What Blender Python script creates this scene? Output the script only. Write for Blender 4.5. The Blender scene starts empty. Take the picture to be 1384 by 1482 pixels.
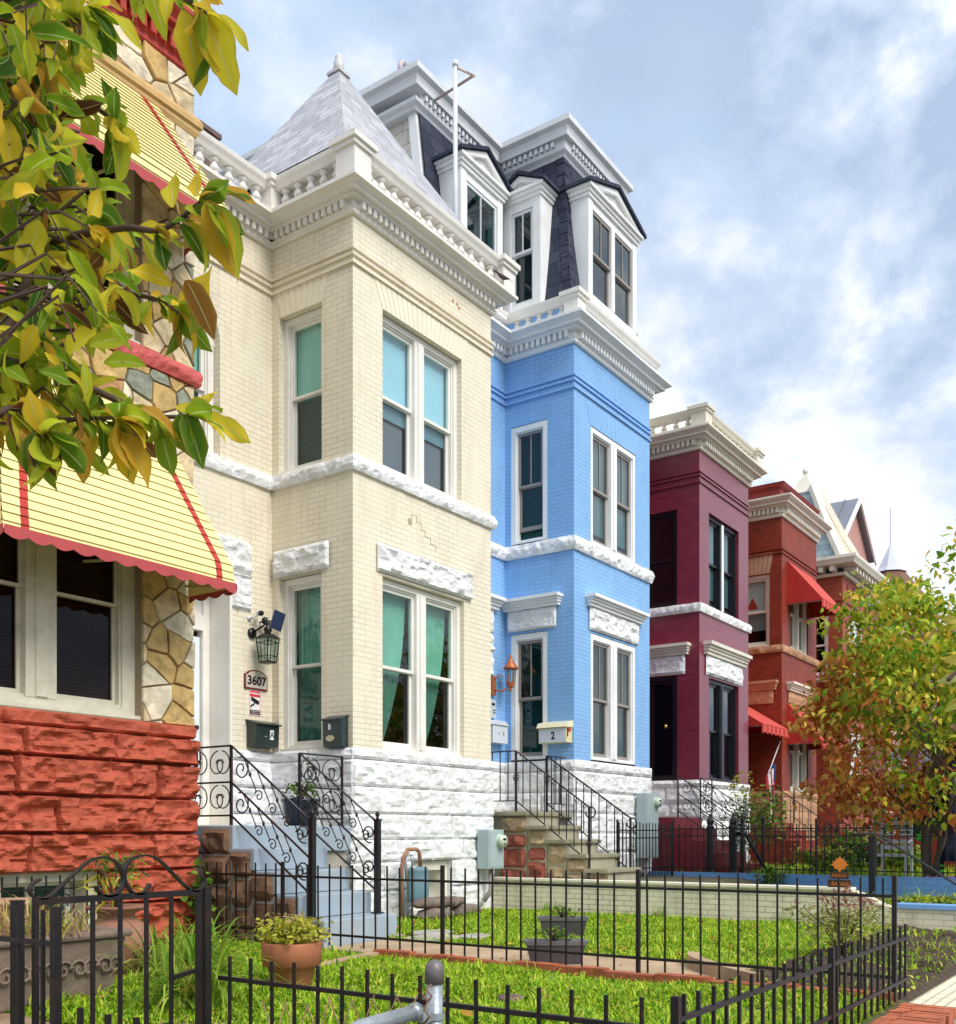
import bpy, bmesh, math, random
import numpy as np
from mathutils import Vector, noise
random.seed(7)
scn = bpy.context.scene
COL = scn.collection
# ---------------------------------------------------------------- camera geometry (metres, camera eye at the origin)
FPX, CX, HY = 1488.0, 692.0, 1206.0
_c = 1038.0/1488.0
ANG = math.atan2(1, _c)
SA, CA = math.sin(ANG), math.cos(ANG)
def ray(u):
    o = (u-CX)/FPX
    return SA+o*CA, CA-o*SA
def onY(u, v, Y):                       # survey helper: photograph point on a plane that faces the street
    rx, ry = ray(u); t = Y/ry
    return rx*t, (HY-v)/FPX*t
def onX(u, v, X):                       # same on a plane square to the street
    rx, ry = ray(u); t = X/rx
    return ry*t, (HY-v)/FPX*t
def onZ(u, v, Z):
    t = FPX*Z/(HY-v); rx, ry = ray(u)
    return rx*t, ry*t
def at(u, v, d):
    rx, ry = ray(u)
    return Vector((rx*d, ry*d, (HY-v)/FPX*d))

# ---------------------------------------------------------------- mesh helpers
class Fr:
    """wall frame: a along the wall, z up, d outward"""
    def __init__(s, o, a, n): s.o, s.a, s.n = o, a, n
    def pt(s, a, z, d=0.0):
        return (s.o[0]+s.a[0]*a+s.n[0]*d, s.o[1]+s.a[1]*a+s.n[1]*d, z)
def FY(y): return Fr((0, y), (1, 0), (0, -1))        # faces the street (-Y)
def FX(x): return Fr((x, 0), (0, 1), (-1, 0))        # faces -X
def FXR(x): return Fr((x, 0), (0, 1), (1, 0))        # faces +X
def wloc(o):
    v = Vector((0, 0, 0))
    while o is not None:
        v = v+o.location; o = o.parent
    return v
class MB:
    def __init__(s): s.v = []; s.f = []; s.m = []; s.s = []; s.uv = {}
    def add(s, vs, fs, mi=0, sm=False):
        b = len(s.v); s.v += [tuple(p) for p in vs]
        for f in fs: s.f.append(tuple(b+i for i in f)); s.m.append(mi); s.s.append(sm)
        return b
    def box(s, x0, x1, y0, y1, z0, z1, mi=0):
        vs = [(x, y, z) for x in (x0, x1) for y in (y0, y1) for z in (z0, z1)]
        s.add(vs, [(0,1,3,2),(4,6,7,5),(0,4,5,1),(2,3,7,6),(0,2,6,4),(1,5,7,3)], mi)
    def fbox(s, F, a0, a1, z0, z1, d0, d1, mi=0):
        vs = [F.pt(a, z, d) for a in (a0, a1) for d in (d0, d1) for z in (z0, z1)]
        s.add(vs, [(0,1,3,2),(4,6,7,5),(0,4,5,1),(2,3,7,6),(0,2,6,4),(1,5,7,3)], mi)
    def hexa(s, b, t, mi=0):                         # bottom and top quads
        s.add(list(b)+list(t), [(0,1,2,3),(4,5,6,7),(0,1,5,4),(1,2,6,5),(2,3,7,6),(3,0,4,7)], mi)
    def quad(s, a, b, c, d, mi=0): s.add([a, b, c, d], [(0,1,2,3)], mi)
    def ring(s, F, a0, a1, z0, z1, w, d0, d1, mi=0, wb=None, wt=None):
        wb = w if wb is None else wb; wt = w if wt is None else wt
        s.fbox(F, a0, a0+w, z0, z1, d0, d1, mi); s.fbox(F, a1-w, a1, z0, z1, d0, d1, mi)
        s.fbox(F, a0+w, a1-w, z0, z0+wb, d0, d1, mi); s.fbox(F, a0+w, a1-w, z1-wt, z1, d0, d1, mi)
    def tube(s, pts, r, n=6, mi=0, closed=False, sm=True, flat=1.0):
        pts = [Vector(p) for p in pts]; N = len(pts)
        if N < 2: return
        rs = r if isinstance(r, (list, tuple)) else [r]*N
        vs = []; up = None
        for i, p in enumerate(pts):
            if closed: t = pts[(i+1) % N]-pts[i-1]
            else: t = pts[min(i+1, N-1)]-pts[max(i-1, 0)]
            if t.length < 1e-9: t = Vector((0, 0, 1))
            t.normalize()
            if up is None:
                up = Vector((0, 0, 1)) if abs(t.z) < .9 else Vector((1, 0, 0))
            sd = t.cross(up)
            if sd.length < 1e-6: sd = t.orthogonal()
            sd.normalize(); up = sd.cross(t).normalized()
            for k in range(n):
                a = 2*math.pi*(k+.5)/n
                vs.append(p+(sd*math.cos(a)+up*math.sin(a)*flat)*rs[i])
        fs = []
        M = N if closed else N-1
        for i in range(M):
            j = (i+1) % N
            for k in range(n):
                l = (k+1) % n
                fs.append((i*n+k, i*n+l, j*n+l, j*n+k))
        if not closed: fs += [tuple(range(n)), tuple((N-1)*n+k for k in range(n))]
        s.add(vs, fs, mi, sm and n > 4)
    def bar(s, a, b, w, mi=0): s.tube([a, b], w*.7071, 4, mi, sm=False)
    def lathe(s, prof, c, n=16, mi=0, sm=True, cap=True, sx=1, sy=1, turn=0):
        vs = []; N = len(prof)
        for r, z in prof:
            for k in range(n):
                a = 2*math.pi*k/n+turn
                vs.append((c[0]+r*math.cos(a)*sx, c[1]+r*math.sin(a)*sy, c[2]+z))
        fs = [(i*n+k, i*n+(k+1) % n, (i+1)*n+(k+1) % n, (i+1)*n+k) for i in range(N-1) for k in range(n)]
        if cap: fs += [tuple(range(n)), tuple((N-1)*n+k for k in range(n))]
        s.add(vs, fs, mi, sm)
    def sweep(s, path, prof, mi=0, sm=False, cap=True):
        """closed profile of (outward, z) swept along a plan polyline; outward = right-hand side"""
        R = [offset_path(path, d) for d, z in prof]; n = len(prof); N = len(path)
        vs = [(R[k][i][0], R[k][i][1], prof[k][1]) for i in range(N) for k in range(n)]
        fs = [(i*n+k, i*n+(k+1) % n, (i+1)*n+(k+1) % n, (i+1)*n+k) for i in range(N-1) for k in range(n)]
        if cap: fs += [tuple(range(n)), tuple((N-1)*n+k for k in range(n))]
        s.add(vs, fs, mi, sm)
    def build(s, name, mats, parent=None, loc=None, recalc=True, bevel=0):
        me = bpy.data.meshes.new(name)
        L = wloc(parent) if parent is not None else Vector((0, 0, 0))
        if loc is not None: L = Vector(loc)
        vs = [(x-L.x, y-L.y, z-L.z) for x, y, z in s.v]
        me.from_pydata(vs, [], s.f)
        if not isinstance(mats, (list, tuple)): mats = [mats]
        for m in mats: me.materials.append(m)
        me.polygons.foreach_set('material_index', s.m)
        me.polygons.foreach_set('use_smooth', s.s)
        if recalc or bevel:
            bm = bmesh.new(); bm.from_mesh(me)
            bmesh.ops.recalc_face_normals(bm, faces=bm.faces)
            bm.to_mesh(me); bm.free()
        uvl = me.uv_layers.new(name='UVMap')
        W = {i: None for i in ()}
        cu = s.uv.get('fn')
        nl = len(me.loops); li = np.zeros(nl, dtype=np.int32); me.loops.foreach_get('vertex_index', li)
        co = np.array(s.v, dtype=np.float32)[li] if nl else np.zeros((0, 3), np.float32)
        if cu is not None:
            uv = np.array(cu, dtype=np.float32)[li]
        else:
            pn = np.zeros(len(me.polygons)*3, np.float32); me.polygons.foreach_get('normal', pn); pn = np.abs(pn.reshape(-1, 3))
            lt = np.zeros(len(me.polygons), np.int32); me.polygons.foreach_get('loop_total', lt)
            nn = np.repeat(pn, lt, axis=0)
            uv = np.stack([co[:, 0], co[:, 2]], 1)
            mx = (nn[:, 0] > nn[:, 1]) & (nn[:, 0] >= nn[:, 2]*.8); uv[mx] = np.stack([co[mx, 1]+.05, co[mx, 2]], 1)
            mz = (nn[:, 2] > nn[:, 0]*1.25) & (nn[:, 2] > nn[:, 1]*1.25); uv[mz] = co[mz][:, :2]
        uvl.data.foreach_set('uv', uv.astype(np.float32).ravel())
        me.update()
        o = bpy.data.objects.new(name, me); COL.objects.link(o)
        if parent is not None: o.parent = parent
        elif loc is not None: o.location = loc
        if bevel:
            md = o.modifiers.new('bevel', 'BEVEL'); md.width = bevel; md.segments = 2; md.limit_method = 'ANGLE'
        return o
def offset_path(path, d):
    N = len(path); out = []
    for i in range(N):
        ns = []
        if i > 0:
            dx, dy = path[i][0]-path[i-1][0], path[i][1]-path[i-1][1]; l = math.hypot(dx, dy); ns.append((dy/l, -dx/l))
        if i < N-1:
            dx, dy = path[i+1][0]-path[i][0], path[i+1][1]-path[i][1]; l = math.hypot(dx, dy); ns.append((dy/l, -dx/l))
        if len(ns) == 2:
            k = 1+ns[0][0]*ns[1][0]+ns[0][1]*ns[1][1]
            m = ((ns[0][0]+ns[1][0])/k, (ns[0][1]+ns[1][1])/k)
        else: m = ns[0]
        out.append((path[i][0]+m[0]*d, path[i][1]+m[1]*d))
    return out
def along(path, step, margin=0.0):
    """points with outward normals and directions along a plan polyline"""
    for i in range(len(path)-1):
        (x0, y0), (x1, y1) = path[i], path[i+1]; l = math.hypot(x1-x0, y1-y0)
        n = max(1, int(round((l-2*margin)/step))); dx, dy = (x1-x0)/l, (y1-y0)/l
        for k in range(n):
            t = margin+(k+.5)*(l-2*margin)/n
            yield (x0+dx*t, y0+dy*t), (dx, dy), (dy, -dx)
def tag(o, label=None, cat=None, group=None, kind=None):
    if label: o['label'] = label
    if cat: o['category'] = cat
    if group: o['group'] = group
    if kind: o['kind'] = kind
    return o
def thing(name, loc, label, cat, group=None, rz=0):
    o = bpy.data.objects.new(name, None); COL.objects.link(o); o.location = loc; o.rotation_euler = (0, 0, rz)
    o.empty_display_size = .1
    return tag(o, label, cat, group)
def copy_of(o, parent, off):
    c = o.copy(); COL.objects.link(c); c.parent = parent; c.location = off
    return c

# ---------------------------------------------------------------- rough stone
def rock_block(mb, F, a0, a1, z0, z1, base, bulge, res=.035, mi=0, seed=0.0, edge=.016):
    na = max(2, int(abs(a1-a0)/res)); nz = max(2, int((z1-z0)/res))
    vs = []
    for i in range(na+1):
        for j in range(nz+1):
            a = a0+(a1-a0)*i/na; z = z0+(z1-z0)*j/nz
            ed = min(abs(a-a0), abs(a1-a), z-z0, z1-z)
            k = min(1, ed/edge); k = k*(2-k)
            P = Vector((a*1.0+seed*7.3, z*1.7, seed*3.1))
            big = noise.noise(P*2.2)*.5+.5
            rid = 1-abs(noise.noise(P*4.5+Vector((3, 1, 7))))*2
            sml = noise.noise(P*13)*.5+noise.noise(P*27)*.25
            cell = noise.cell(P*5+Vector((0, 0, seed)))
            frac = noise.noise(P*6.5+Vector((2, 8, 4))); h = .28+.40*big+.30*rid+.16*sml+.22*cell+.25*(1 if frac > .12 else 0)*frac*3
            jit = (noise.noise(P*9+Vector((9, 9, 9)))*res*.5) if 0 < i < na and 0 < j < nz else 0
            vs.append(F.pt(a+jit, z+jit*.6, base+bulge*k*max(.05, h)))
    fs = []
    for i in range(na):
        for j in range(nz):
            q = (i*(nz+1)+j, (i+1)*(nz+1)+j, (i+1)*(nz+1)+j+1, i*(nz+1)+j+1)
            if (i+j) % 2: fs += [(q[0], q[1], q[2]), (q[0], q[2], q[3])]
            else: fs += [(q[0], q[1], q[3]), (q[1], q[2], q[3])]
    mb.add(vs, fs, mi, False)
def rock_course(mb, F, a0, a1, z0, z1, base, bulge, lens=(.5, 1.1), res=.035, gap=.012, holes=(), mi=0, seed=0):
    R = random.Random(seed*31+int(z0*100))
    segs = [(a0, a1)]
    for (h0, h1, hz0, hz1) in holes:
        if hz0 < z1-.06 and hz1 > z0+.06:
            ns = []
            for s0, s1 in segs:
                if h1 <= s0 or h0 >= s1: ns.append((s0, s1))
                else:
                    if h0 > s0: ns.append((s0, h0))
                    if h1 < s1: ns.append((h1, s1))
            segs = ns
    for s0, s1 in segs:
        a = s0
        while a < s1-1e-6:
            b = a+R.uniform(*lens)
            if s1-b < lens[0]*.5: b = s1
            zz0 = z0
            rock_block(mb, F, a+(gap/2 if a > s0 else 0), b-(gap/2 if b < s1 else 0), z0+gap/2, z1-gap/2, base, bulge, res, mi, R.random()*40)
            a = b
def corner_sign(P, i):
    ax, ay = P[i][0]-P[i-1][0], P[i][1]-P[i-1][1]; bx_, by_ = P[i+1][0]-P[i][0], P[i+1][1]-P[i][1]
    return 1.0 if ax*by_-ay*bx_ > 0 else -1.0
def rock_belt(mb, path, z0, z1, base, bulge, res=.035, mi=0, seed=1):
    """rough band that runs round the corners of a plan path (closed on top and underneath)"""
    P = offset_path(path, base)
    for i in range(len(P)-1):
        (x0, y0), (x1, y1) = P[i], P[i+1]; l = math.hypot(x1-x0, y1-y0)
        F = Fr(P[i], ((x1-x0)/l, (y1-y0)/l), ((y1-y0)/l, -(x1-x0)/l))
        n = max(2, int(l/res)); nz = max(3, int((z1-z0)/res)+1)
        vs = []
        for k in range(n+1):
            a = l*k/n
            c = min(a, l-a); ce = 1.0
            for j in range(nz+1):
                z = z0+(z1-z0)*j/nz
                Q = Vector((x0+(x1-x0)*k/n, y0+(y1-y0)*k/n, z))*1.0+Vector((seed*5, 0, 0))
                h = .55+.5*noise.noise(Q*5)+.35*noise.noise(Q*12)+.2*noise.noise(Q*25)
                rnd = math.sin(math.pi*(j+.6)/(nz+1.2))
                d = bulge*h*rnd
                sh = 0.0                       # mitre the displaced ends at the corners
                if k == 0 and i > 0: sh = -corner_sign(P, i)*d
                if k == n and i < len(P)-2: sh = corner_sign(P, i+1)*d
                vs.append(F.pt(a+sh, z+.008*noise.noise(Q*7), d))
        for k in range(n+1): vs.append(F.pt(l*k/n, z1, -base-.01))
        for k in range(n+1): vs.append(F.pt(l*k/n, z0, -base-.01))
        fs = [(k*(nz+1)+j, (k+1)*(nz+1)+j, (k+1)*(nz+1)+j+1, k*(nz+1)+j+1) for k in range(n) for j in range(nz)]
        T = (n+1)*(nz+1)
        fs += [(k*(nz+1)+nz, (k+1)*(nz+1)+nz, T+k+1, T+k) for k in range(n)]
        B = T+n+1
        fs += [(k*(nz+1), (k+1)*(nz+1), B+k+1, B+k) for k in range(n)]
        mb.add(vs, fs, mi, False)
def panel(mb, F, a0, a1, z0, z1, holes=(), rev=.2, mi=0):
    As = sorted({a0, a1, *[h for H in holes for h in H[:2] if a0 < h < a1]})
    Zs = sorted({z0, z1, *[h for H in holes for h in H[2:4] if z0 < h < z1]})
    for i in range(len(As)-1):
        for j in range(len(Zs)-1):
            ac, zc = (As[i]+As[i+1])/2, (Zs[j]+Zs[j+1])/2
            if any(H[0] < ac < H[1] and H[2] < zc < H[3] for H in holes): continue
            mb.quad(F.pt(As[i], Zs[j]), F.pt(As[i+1], Zs[j]), F.pt(As[i+1], Zs[j+1]), F.pt(As[i], Zs[j+1]), mi)
    for H in holes:
        h0, h1, q0, q1 = H[:4]; r = H[4] if len(H) > 4 else rev
        c = [(h0, q0), (h1, q0), (h1, q1), (h0, q1)]
        for k in range(4):
            (p, q), (s_, t) = c[k], c[(k+1) % 4]
            mb.quad(F.pt(p, q), F.pt(s_, t), F.pt(s_, t, -r), F.pt(p, q, -r), mi)

# ---------------------------------------------------------------- materials
MATS = {}
def nt_new(name):
    m = bpy.data.materials.new(name); m.use_nodes = True; nt = m.node_tree
    for n in list(nt.nodes): nt.nodes.remove(n)
    out = nt.nodes.new('ShaderNodeOutputMaterial'); b = nt.nodes.new('ShaderNodeBsdfPrincipled')
    nt.links.new(b.outputs[0], out.inputs[0])
    return m, nt, b, out
def N(nt, t, **kw):
    n = nt.nodes.new(t)
    for k, v in kw.items():
        if k in n.inputs.keys(): n.inputs[k].default_value = v
        else: setattr(n, k, v)
    return n
def ramp(nt, fac, stops):
    r = nt.nodes.new('ShaderNodeValToRGB'); e = r.color_ramp.elements
    while len(e) < len(stops): e.new(.5)
    for i, (p, c) in enumerate(stops):
        e[i].position = p; e[i].color = (c[0], c[1], c[2], 1) if not isinstance(c, (int, float)) else (c, c, c, 1)
    nt.links.new(fac, r.inputs[0]); return r
def mixc(nt, a, b, f, mode='MIX'):
    m = nt.nodes.new('ShaderNodeMix'); m.data_type = 'RGBA'; m.blend_type = mode
    for s, v in ((6, a), (7, b)):
        if isinstance(v, (tuple, list)): m.inputs[s].default_value = (v[0], v[1], v[2], 1)
        else: nt.links.new(v, m.inputs[s])
    if isinstance(f, (int, float)): m.inputs[0].default_value = f
    else: nt.links.new(f, m.inputs[0])
    return m.outputs[2]
def coords(nt, kind='Object', scale=1.0):
    tc = nt.nodes.new('ShaderNodeTexCoord')
    if kind == 'World':
        g = nt.nodes.new('ShaderNodeNewGeometry'); src = g.outputs['Position']
    else: src = tc.outputs[kind]
    mp = nt.nodes.new('ShaderNodeMapping'); mp.inputs['Scale'].default_value = (scale,)*3 if isinstance(scale, (int, float)) else scale
    nt.links.new(src, mp.inputs[0]); return mp.outputs[0]
def noise_t(nt, vec, sc, det=4, rough=.55, dist=0):
    n = N(nt, 'ShaderNodeTexNoise'); n.inputs['Scale'].default_value = sc; n.inputs['Detail'].default_value = det
    n.inputs['Roughness'].default_value = rough; n.inputs['Distortion'].default_value = dist
    nt.links.new(vec, n.inputs['Vector']); return n.outputs['Fac']
def bump(nt, b, h, st, dist=.02, prev=None):
    bp = nt.nodes.new('ShaderNodeBump'); bp.inputs['Strength'].default_value = st; bp.inputs['Distance'].default_value = dist
    nt.links.new(h, bp.inputs['Height'])
    if prev is not None: nt.links.new(prev, bp.inputs['Normal'])
    nt.links.new(bp.outputs[0], b.inputs['Normal']); return bp.outputs[0]
def mat(name, col, rough=.6, var=.12, nsc=3.0, bmp=0.0, bsc=40.0, metal=0.0, spec=.4, dark=None, dsc=1.2, damt=.5, coat=0):
    """paint / stone / metal with uneven tone; optional stains of a second colour"""
    if name in MATS: return MATS[name]
    m, nt, b, out = nt_new(name)
    v = coords(nt, 'World')
    n1 = noise_t(nt, v, nsc, 5, .6)
    lo = tuple(c*(1-var) for c in col); hi = tuple(min(1, c*(1+var)) for c in col)
    c = ramp(nt, n1, [(.3, lo), (.7, hi)]).outputs[0]
    if dark:
        n2 = noise_t(nt, v, dsc, 6, .65, .4)
        f = ramp(nt, n2, [(.48, 0.0), (.72, damt)]).outputs[0]
        c = mixc(nt, c, dark, f)
    nt.links.new(c, b.inputs['Base Color'])
    b.inputs['Roughness'].default_value = rough; b.inputs['Metallic'].default_value = metal
    b.inputs['Specular IOR Level'].default_value = spec
    if bmp: bump(nt, b, noise_t(nt, v, bsc, 4, .6), bmp, .01)
    MATS[name] = m; return m
def brick(name, col, col2=None, joint=.8, bw=.2, bh=.067, rough=.55, bmp=.35, ms=.008, var=.1, stain=None, jcol=None, spec=.35, samt=.35, coat=0.0):
    if name in MATS: return MATS[name]
    m, nt, b, out = nt_new(name)
    tc = nt.nodes.new('ShaderNodeTexCoord')
    wn = N(nt, 'ShaderNodeTexNoise'); wn.inputs['Scale'].default_value = 5; nt.links.new(tc.outputs['UV'], wn.inputs['Vector'])
    wob = nt.nodes.new('ShaderNodeVectorMath'); wob.operation = 'SCALE'; wob.inputs['Scale'].default_value = .006; nt.links.new(wn.outputs['Color'], wob.inputs[0])
    ad = nt.nodes.new('ShaderNodeVectorMath'); ad.operation = 'ADD'; nt.links.new(tc.outputs['UV'], ad.inputs[0]); nt.links.new(wob.outputs[0], ad.inputs[1])
    bt = nt.nodes.new('ShaderNodeTexBrick')
    bt.inputs['Scale'].default_value = 1; bt.inputs['Brick Width'].default_value = bw; bt.inputs['Row Height'].default_value = bh
    bt.inputs['Mortar Size'].default_value = ms*.5; bt.inputs['Mortar Smooth'].default_value = .25; bt.offset = .5
    nt.links.new(ad.outputs[0], bt.inputs['Vector'])
    c2 = col2 or tuple(c*(1-var) for c in col)
    jc = jcol or tuple(c*joint for c in col)
    for k, cc in (('Color1', col), ('Color2', c2), ('Mortar', jc)): bt.inputs[k].default_value = (*cc, 1)
    # joints show unevenly through the paint
    f = noise_t(nt, tc.outputs['UV'], 1.3, 4, .6)
    f = ramp(nt, f, [(.35, .35), (.60, 1.0)]).outputs[0]
    base = ramp(nt, noise_t(nt, tc.outputs['UV'], 2.2, 5, .6), [(.3, tuple(c*(1-var*.7) for c in col)), (.7, tuple(min(1, c*(1+var*.5)) for c in col))]).outputs[0]
    c = mixc(nt, base, bt.outputs['Color'], f)
    if stain:
        mp = nt.nodes.new('ShaderNodeMapping'); mp.inputs['Scale'].default_value = (1.6, .35, 1); nt.links.new(tc.outputs['UV'], mp.inputs[0])
        sf = ramp(nt, noise_t(nt, mp.outputs[0], 2.5, 6, .7), [(.5, 0.0), (.78, samt)]).outputs[0]
        c = mixc(nt, c, stain, sf)
    nt.links.new(c, b.inputs['Base Color']); b.inputs['Roughness'].default_value = rough; b.inputs['Specular IOR Level'].default_value = spec; b.inputs['Coat Weight'].default_value = coat; b.inputs['Coat Roughness'].default_value = .3
    inv = nt.nodes.new('ShaderNodeMath'); inv.operation = 'SUBTRACT'; inv.inputs[0].default_value = 1; nt.links.new(bt.outputs['Fac'], inv.inputs[1])
    p = bump(nt, b, inv.outputs[0], bmp, .006)
    bump(nt, b, noise_t(nt, tc.outputs['UV'], 60, 3, .6), .15, .004, p)
    MATS[name] = m; return m
def shingle(name, cols, jcol, bw=.25, bh=.18, bmp=.8, rough=.6):
    if name in MATS: return MATS[name]
    m, nt, b, out = nt_new(name)
    tc = nt.nodes.new('ShaderNodeTexCoord'); bt = nt.nodes.new('ShaderNodeTexBrick')
    for k, v in (('Scale', 1), ('Brick Width', bw), ('Row Height', bh), ('Mortar Size', .006), ('Mortar Smooth', .1)): bt.inputs[k].default_value = v
    bt.squash = 1.3; bt.squash_frequency = 3; bt.offset = .37
    nt.links.new(tc.outputs['UV'], bt.inputs['Vector'])
    for k, cc in (('Color1', cols[0]), ('Color2', cols[1]), ('Mortar', jcol)): bt.inputs[k].default_value = (*cc, 1)
    c = mixc(nt, bt.outputs['Color'], (cols[0][0]*.6, cols[0][1]*.6, cols[0][2]*.6), ramp(nt, noise_t(nt, tc.outputs['UV'], 5, 5, .7), [(.5, 0.0), (.8, .5)]).outputs[0])
    nt.links.new(c, b.inputs['Base Color']); b.inputs['Roughness'].default_value = rough; b.inputs['Specular IOR Level'].default_value = .22
    # each course tips outward towards its lower edge
    sp = nt.nodes.new('ShaderNodeSeparateXYZ'); nt.links.new(tc.outputs['UV'], sp.inputs[0])
    dv = nt.nodes.new('ShaderNodeMath'); dv.operation = 'DIVIDE'; dv.inputs[1].default_value = bh; nt.links.new(sp.outputs[1], dv.inputs[0])
    fr = nt.nodes.new('ShaderNodeMath'); fr.operation = 'FRACT'; nt.links.new(dv.outputs[0], fr.inputs[0])
    iv = nt.nodes.new('ShaderNodeMath'); iv.operation = 'SUBTRACT'; iv.inputs[0].default_value = 1; nt.links.new(fr.outputs[0], iv.inputs[1])
    p = bump(nt, b, iv.outputs[0], bmp, .02)
    inv = nt.nodes.new('ShaderNodeMath'); inv.operation = 'SUBTRACT'; inv.inputs[0].default_value = 1; nt.links.new(bt.outputs['Fac'], inv.inputs[1])
    bump(nt, b, inv.outputs[0], .5, .01, p)
    MATS[name] = m; return m
def leafmat(name, stops, nz=6.0, trans=.35, sp=None, rough=.45):
    if name in MATS: return MATS[name]
    m, nt, b, out = nt_new(name)
    g = nt.nodes.new('ShaderNodeNewGeometry')
    c = ramp(nt, g.outputs['Random Per Island'], stops); c.color_ramp.interpolation = 'LINEAR'
    c = c.outputs[0]
    v = coords(nt, 'World')
    nn = noise_t(nt, v, nz, 4, .6)
    c = mixc(nt, c, mixc(nt, c, (.75, .7, .35), 1.0, 'MULTIPLY'), ramp(nt, nn, [(.4, 0.0), (.7, .6)]).outputs[0])
    if sp:
        uv = nt.nodes.new('ShaderNodeTexCoord').outputs['UV']
        s2 = nt.nodes.new('ShaderNodeSeparateXYZ'); nt.links.new(uv, s2.inputs[0])
        # pale midrib (u near .5) and side veins
        ab = nt.nodes.new('ShaderNodeMath'); ab.operation = 'SUBTRACT'; ab.inputs[1].default_value = .5; nt.links.new(s2.outputs[0], ab.inputs[0])
        a2 = nt.nodes.new('ShaderNodeMath'); a2.operation = 'ABSOLUTE'; nt.links.new(ab.outputs[0], a2.inputs[0])
        rib = ramp(nt, a2.outputs[0], [(.0, 1.0), (.035, 0.0)]).outputs[0]
        mu = nt.nodes.new('ShaderNodeMath'); mu.operation = 'MULTIPLY_ADD'; mu.inputs[1].default_value = -1.0; nt.links.new(a2.outputs[0], mu.inputs[0]); nt.links.new(s2.outputs[1], mu.inputs[2])
        m8 = nt.nodes.new('ShaderNodeMath'); m8.operation = 'MULTIPLY'; m8.inputs[1].default_value = 9; nt.links.new(mu.outputs[0], m8.inputs[0])
        fr = nt.nodes.new('ShaderNodeMath'); fr.operation = 'FRACT'; nt.links.new(m8.outputs[0], fr.inputs[0])
        ven = ramp(nt, fr.outputs[0], [(0.0, .45), (.12, 0.0)]).outputs[0]
        c = mixc(nt, c, (.62, .72, .22), ven)
        c = mixc(nt, c, (.7, .72, .35), rib)
        # browned blotches
        bn = noise_t(nt, v, 16, 5, .7, .6)
        c = mixc(nt, c, (.16, .05, .02), ramp(nt, bn, [(.64, 0.0), (.70, .8)]).outputs[0])
        ed = ramp(nt, a2.outputs[0], [(.36, 0.0), (.5, .5)]).outputs[0]
        c = mixc(nt, c, (.55, .38, .08), ed)
        bump(nt, b, ven, .35, .003)
    nt.links.new(c, b.inputs['Base Color']); b.inputs['Roughness'].default_value = rough; b.inputs['Specular IOR Level'].default_value = .2
    tr = nt.nodes.new('ShaderNodeBsdfTranslucent'); nt.links.new(c, tr.inputs['Color'])
    mx = nt.nodes.new('ShaderNodeMixShader'); mx.inputs[0].default_value = trans
    nt.links.new(b.outputs[0], mx.inputs[1]); nt.links.new(tr.outputs[0], mx.inputs[2]); nt.links.new(mx.outputs[0], out.inputs[0])
    MATS[name] = m; return m
def glass(name='window_glass', tint=(.8, .92, .9), refl=1.0):
    if name in MATS: return MATS[name]
    m, nt, b, out = nt_new(name); nt.nodes.remove(b)
    t = nt.nodes.new('ShaderNodeBsdfTransparent'); t.inputs[0].default_value = (*tint, 1)
    g = nt.nodes.new('ShaderNodeBsdfGlossy'); g.inputs['Roughness'].default_value = .015; g.inputs[0].default_value = (.95, .97, 1, 1)
    f = nt.nodes.new('ShaderNodeLayerWeight'); f.inputs[0].default_value = .5
    pw = nt.nodes.new('ShaderNodeMath'); pw.operation = 'POWER'; pw.inputs[1].default_value = 3.6; nt.links.new(f.outputs['Facing'], pw.inputs[0])
    k = nt.nodes.new('ShaderNodeMath'); k.operation = 'MULTIPLY_ADD'; k.inputs[1].default_value = .9*refl; k.inputs[2].default_value = .05*refl; k.use_clamp = True; nt.links.new(pw.outputs[0], k.inputs[0])
    bp = nt.nodes.new('ShaderNodeBump'); bp.inputs['Strength'].default_value = .12; bp.inputs['Distance'].default_value = .01
    nt.links.new(noise_t(nt, coords(nt, 'World'), 2.5, 2, .5), bp.inputs['Height']); nt.links.new(bp.outputs[0], g.inputs['Normal'])
    mx = nt.nodes.new('ShaderNodeMixShader'); nt.links.new(k.outputs[0], mx.inputs[0]); nt.links.new(t.outputs[0], mx.inputs[1]); nt.links.new(g.outputs[0], mx.inputs[2])
    nt.links.new(mx.outputs[0], out.inputs[0]); MATS[name] = m; return m

WHITE = mat('white_paint', (.86, .87, .87), .5, .05, 2, .1, 30, dark=(.55, .52, .45), dsc=1.6, damt=.25)
TRIM = mat('warm_white_trim', (.82, .80, .75), .5, .05, 2, .1, 30, dark=(.5, .46, .38), dsc=2.5, damt=.3)
TRIMC = mat('cream_trim', (.78, .74, .63), .5, .05, 2, .1, 30, dark=(.45, .38, .28), dsc=3, damt=.35)
ROCKW = mat('white_painted_rock', (.82, .83, .85), .6, .06, 4, .5, 45, dark=(.46, .45, .37), dsc=6, damt=.55)
ROCKR = mat('red_painted_rock', (.45, .09, .045), .7, .2, 5, .8, 40, dark=(.27, .04, .025), dsc=5, damt=.55)
REDT = mat('red_painted_trim', (.42, .045, .03), .5, .1, 3, .15, 40)
BRICKC = brick('cream_painted_brick', (.84, .77, .61), joint=.55, var=.06, samt=.6, stain=(.58, .49, .35))
BRICKB = brick('blue_painted_brick', (.26, .50, .86), joint=.5, var=.08, stain=(.17, .32, .56), samt=.5)
BRICKM = brick('maroon_painted_brick', (.20, .010, .034), col2=(.26, .025, .05), joint=.45, var=.18, stain=(.12, .015, .02), samt=.4, spec=.6, rough=.42, coat=.6)  # second brick tone and joints paint in the sheen's lighter and darker rows
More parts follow.
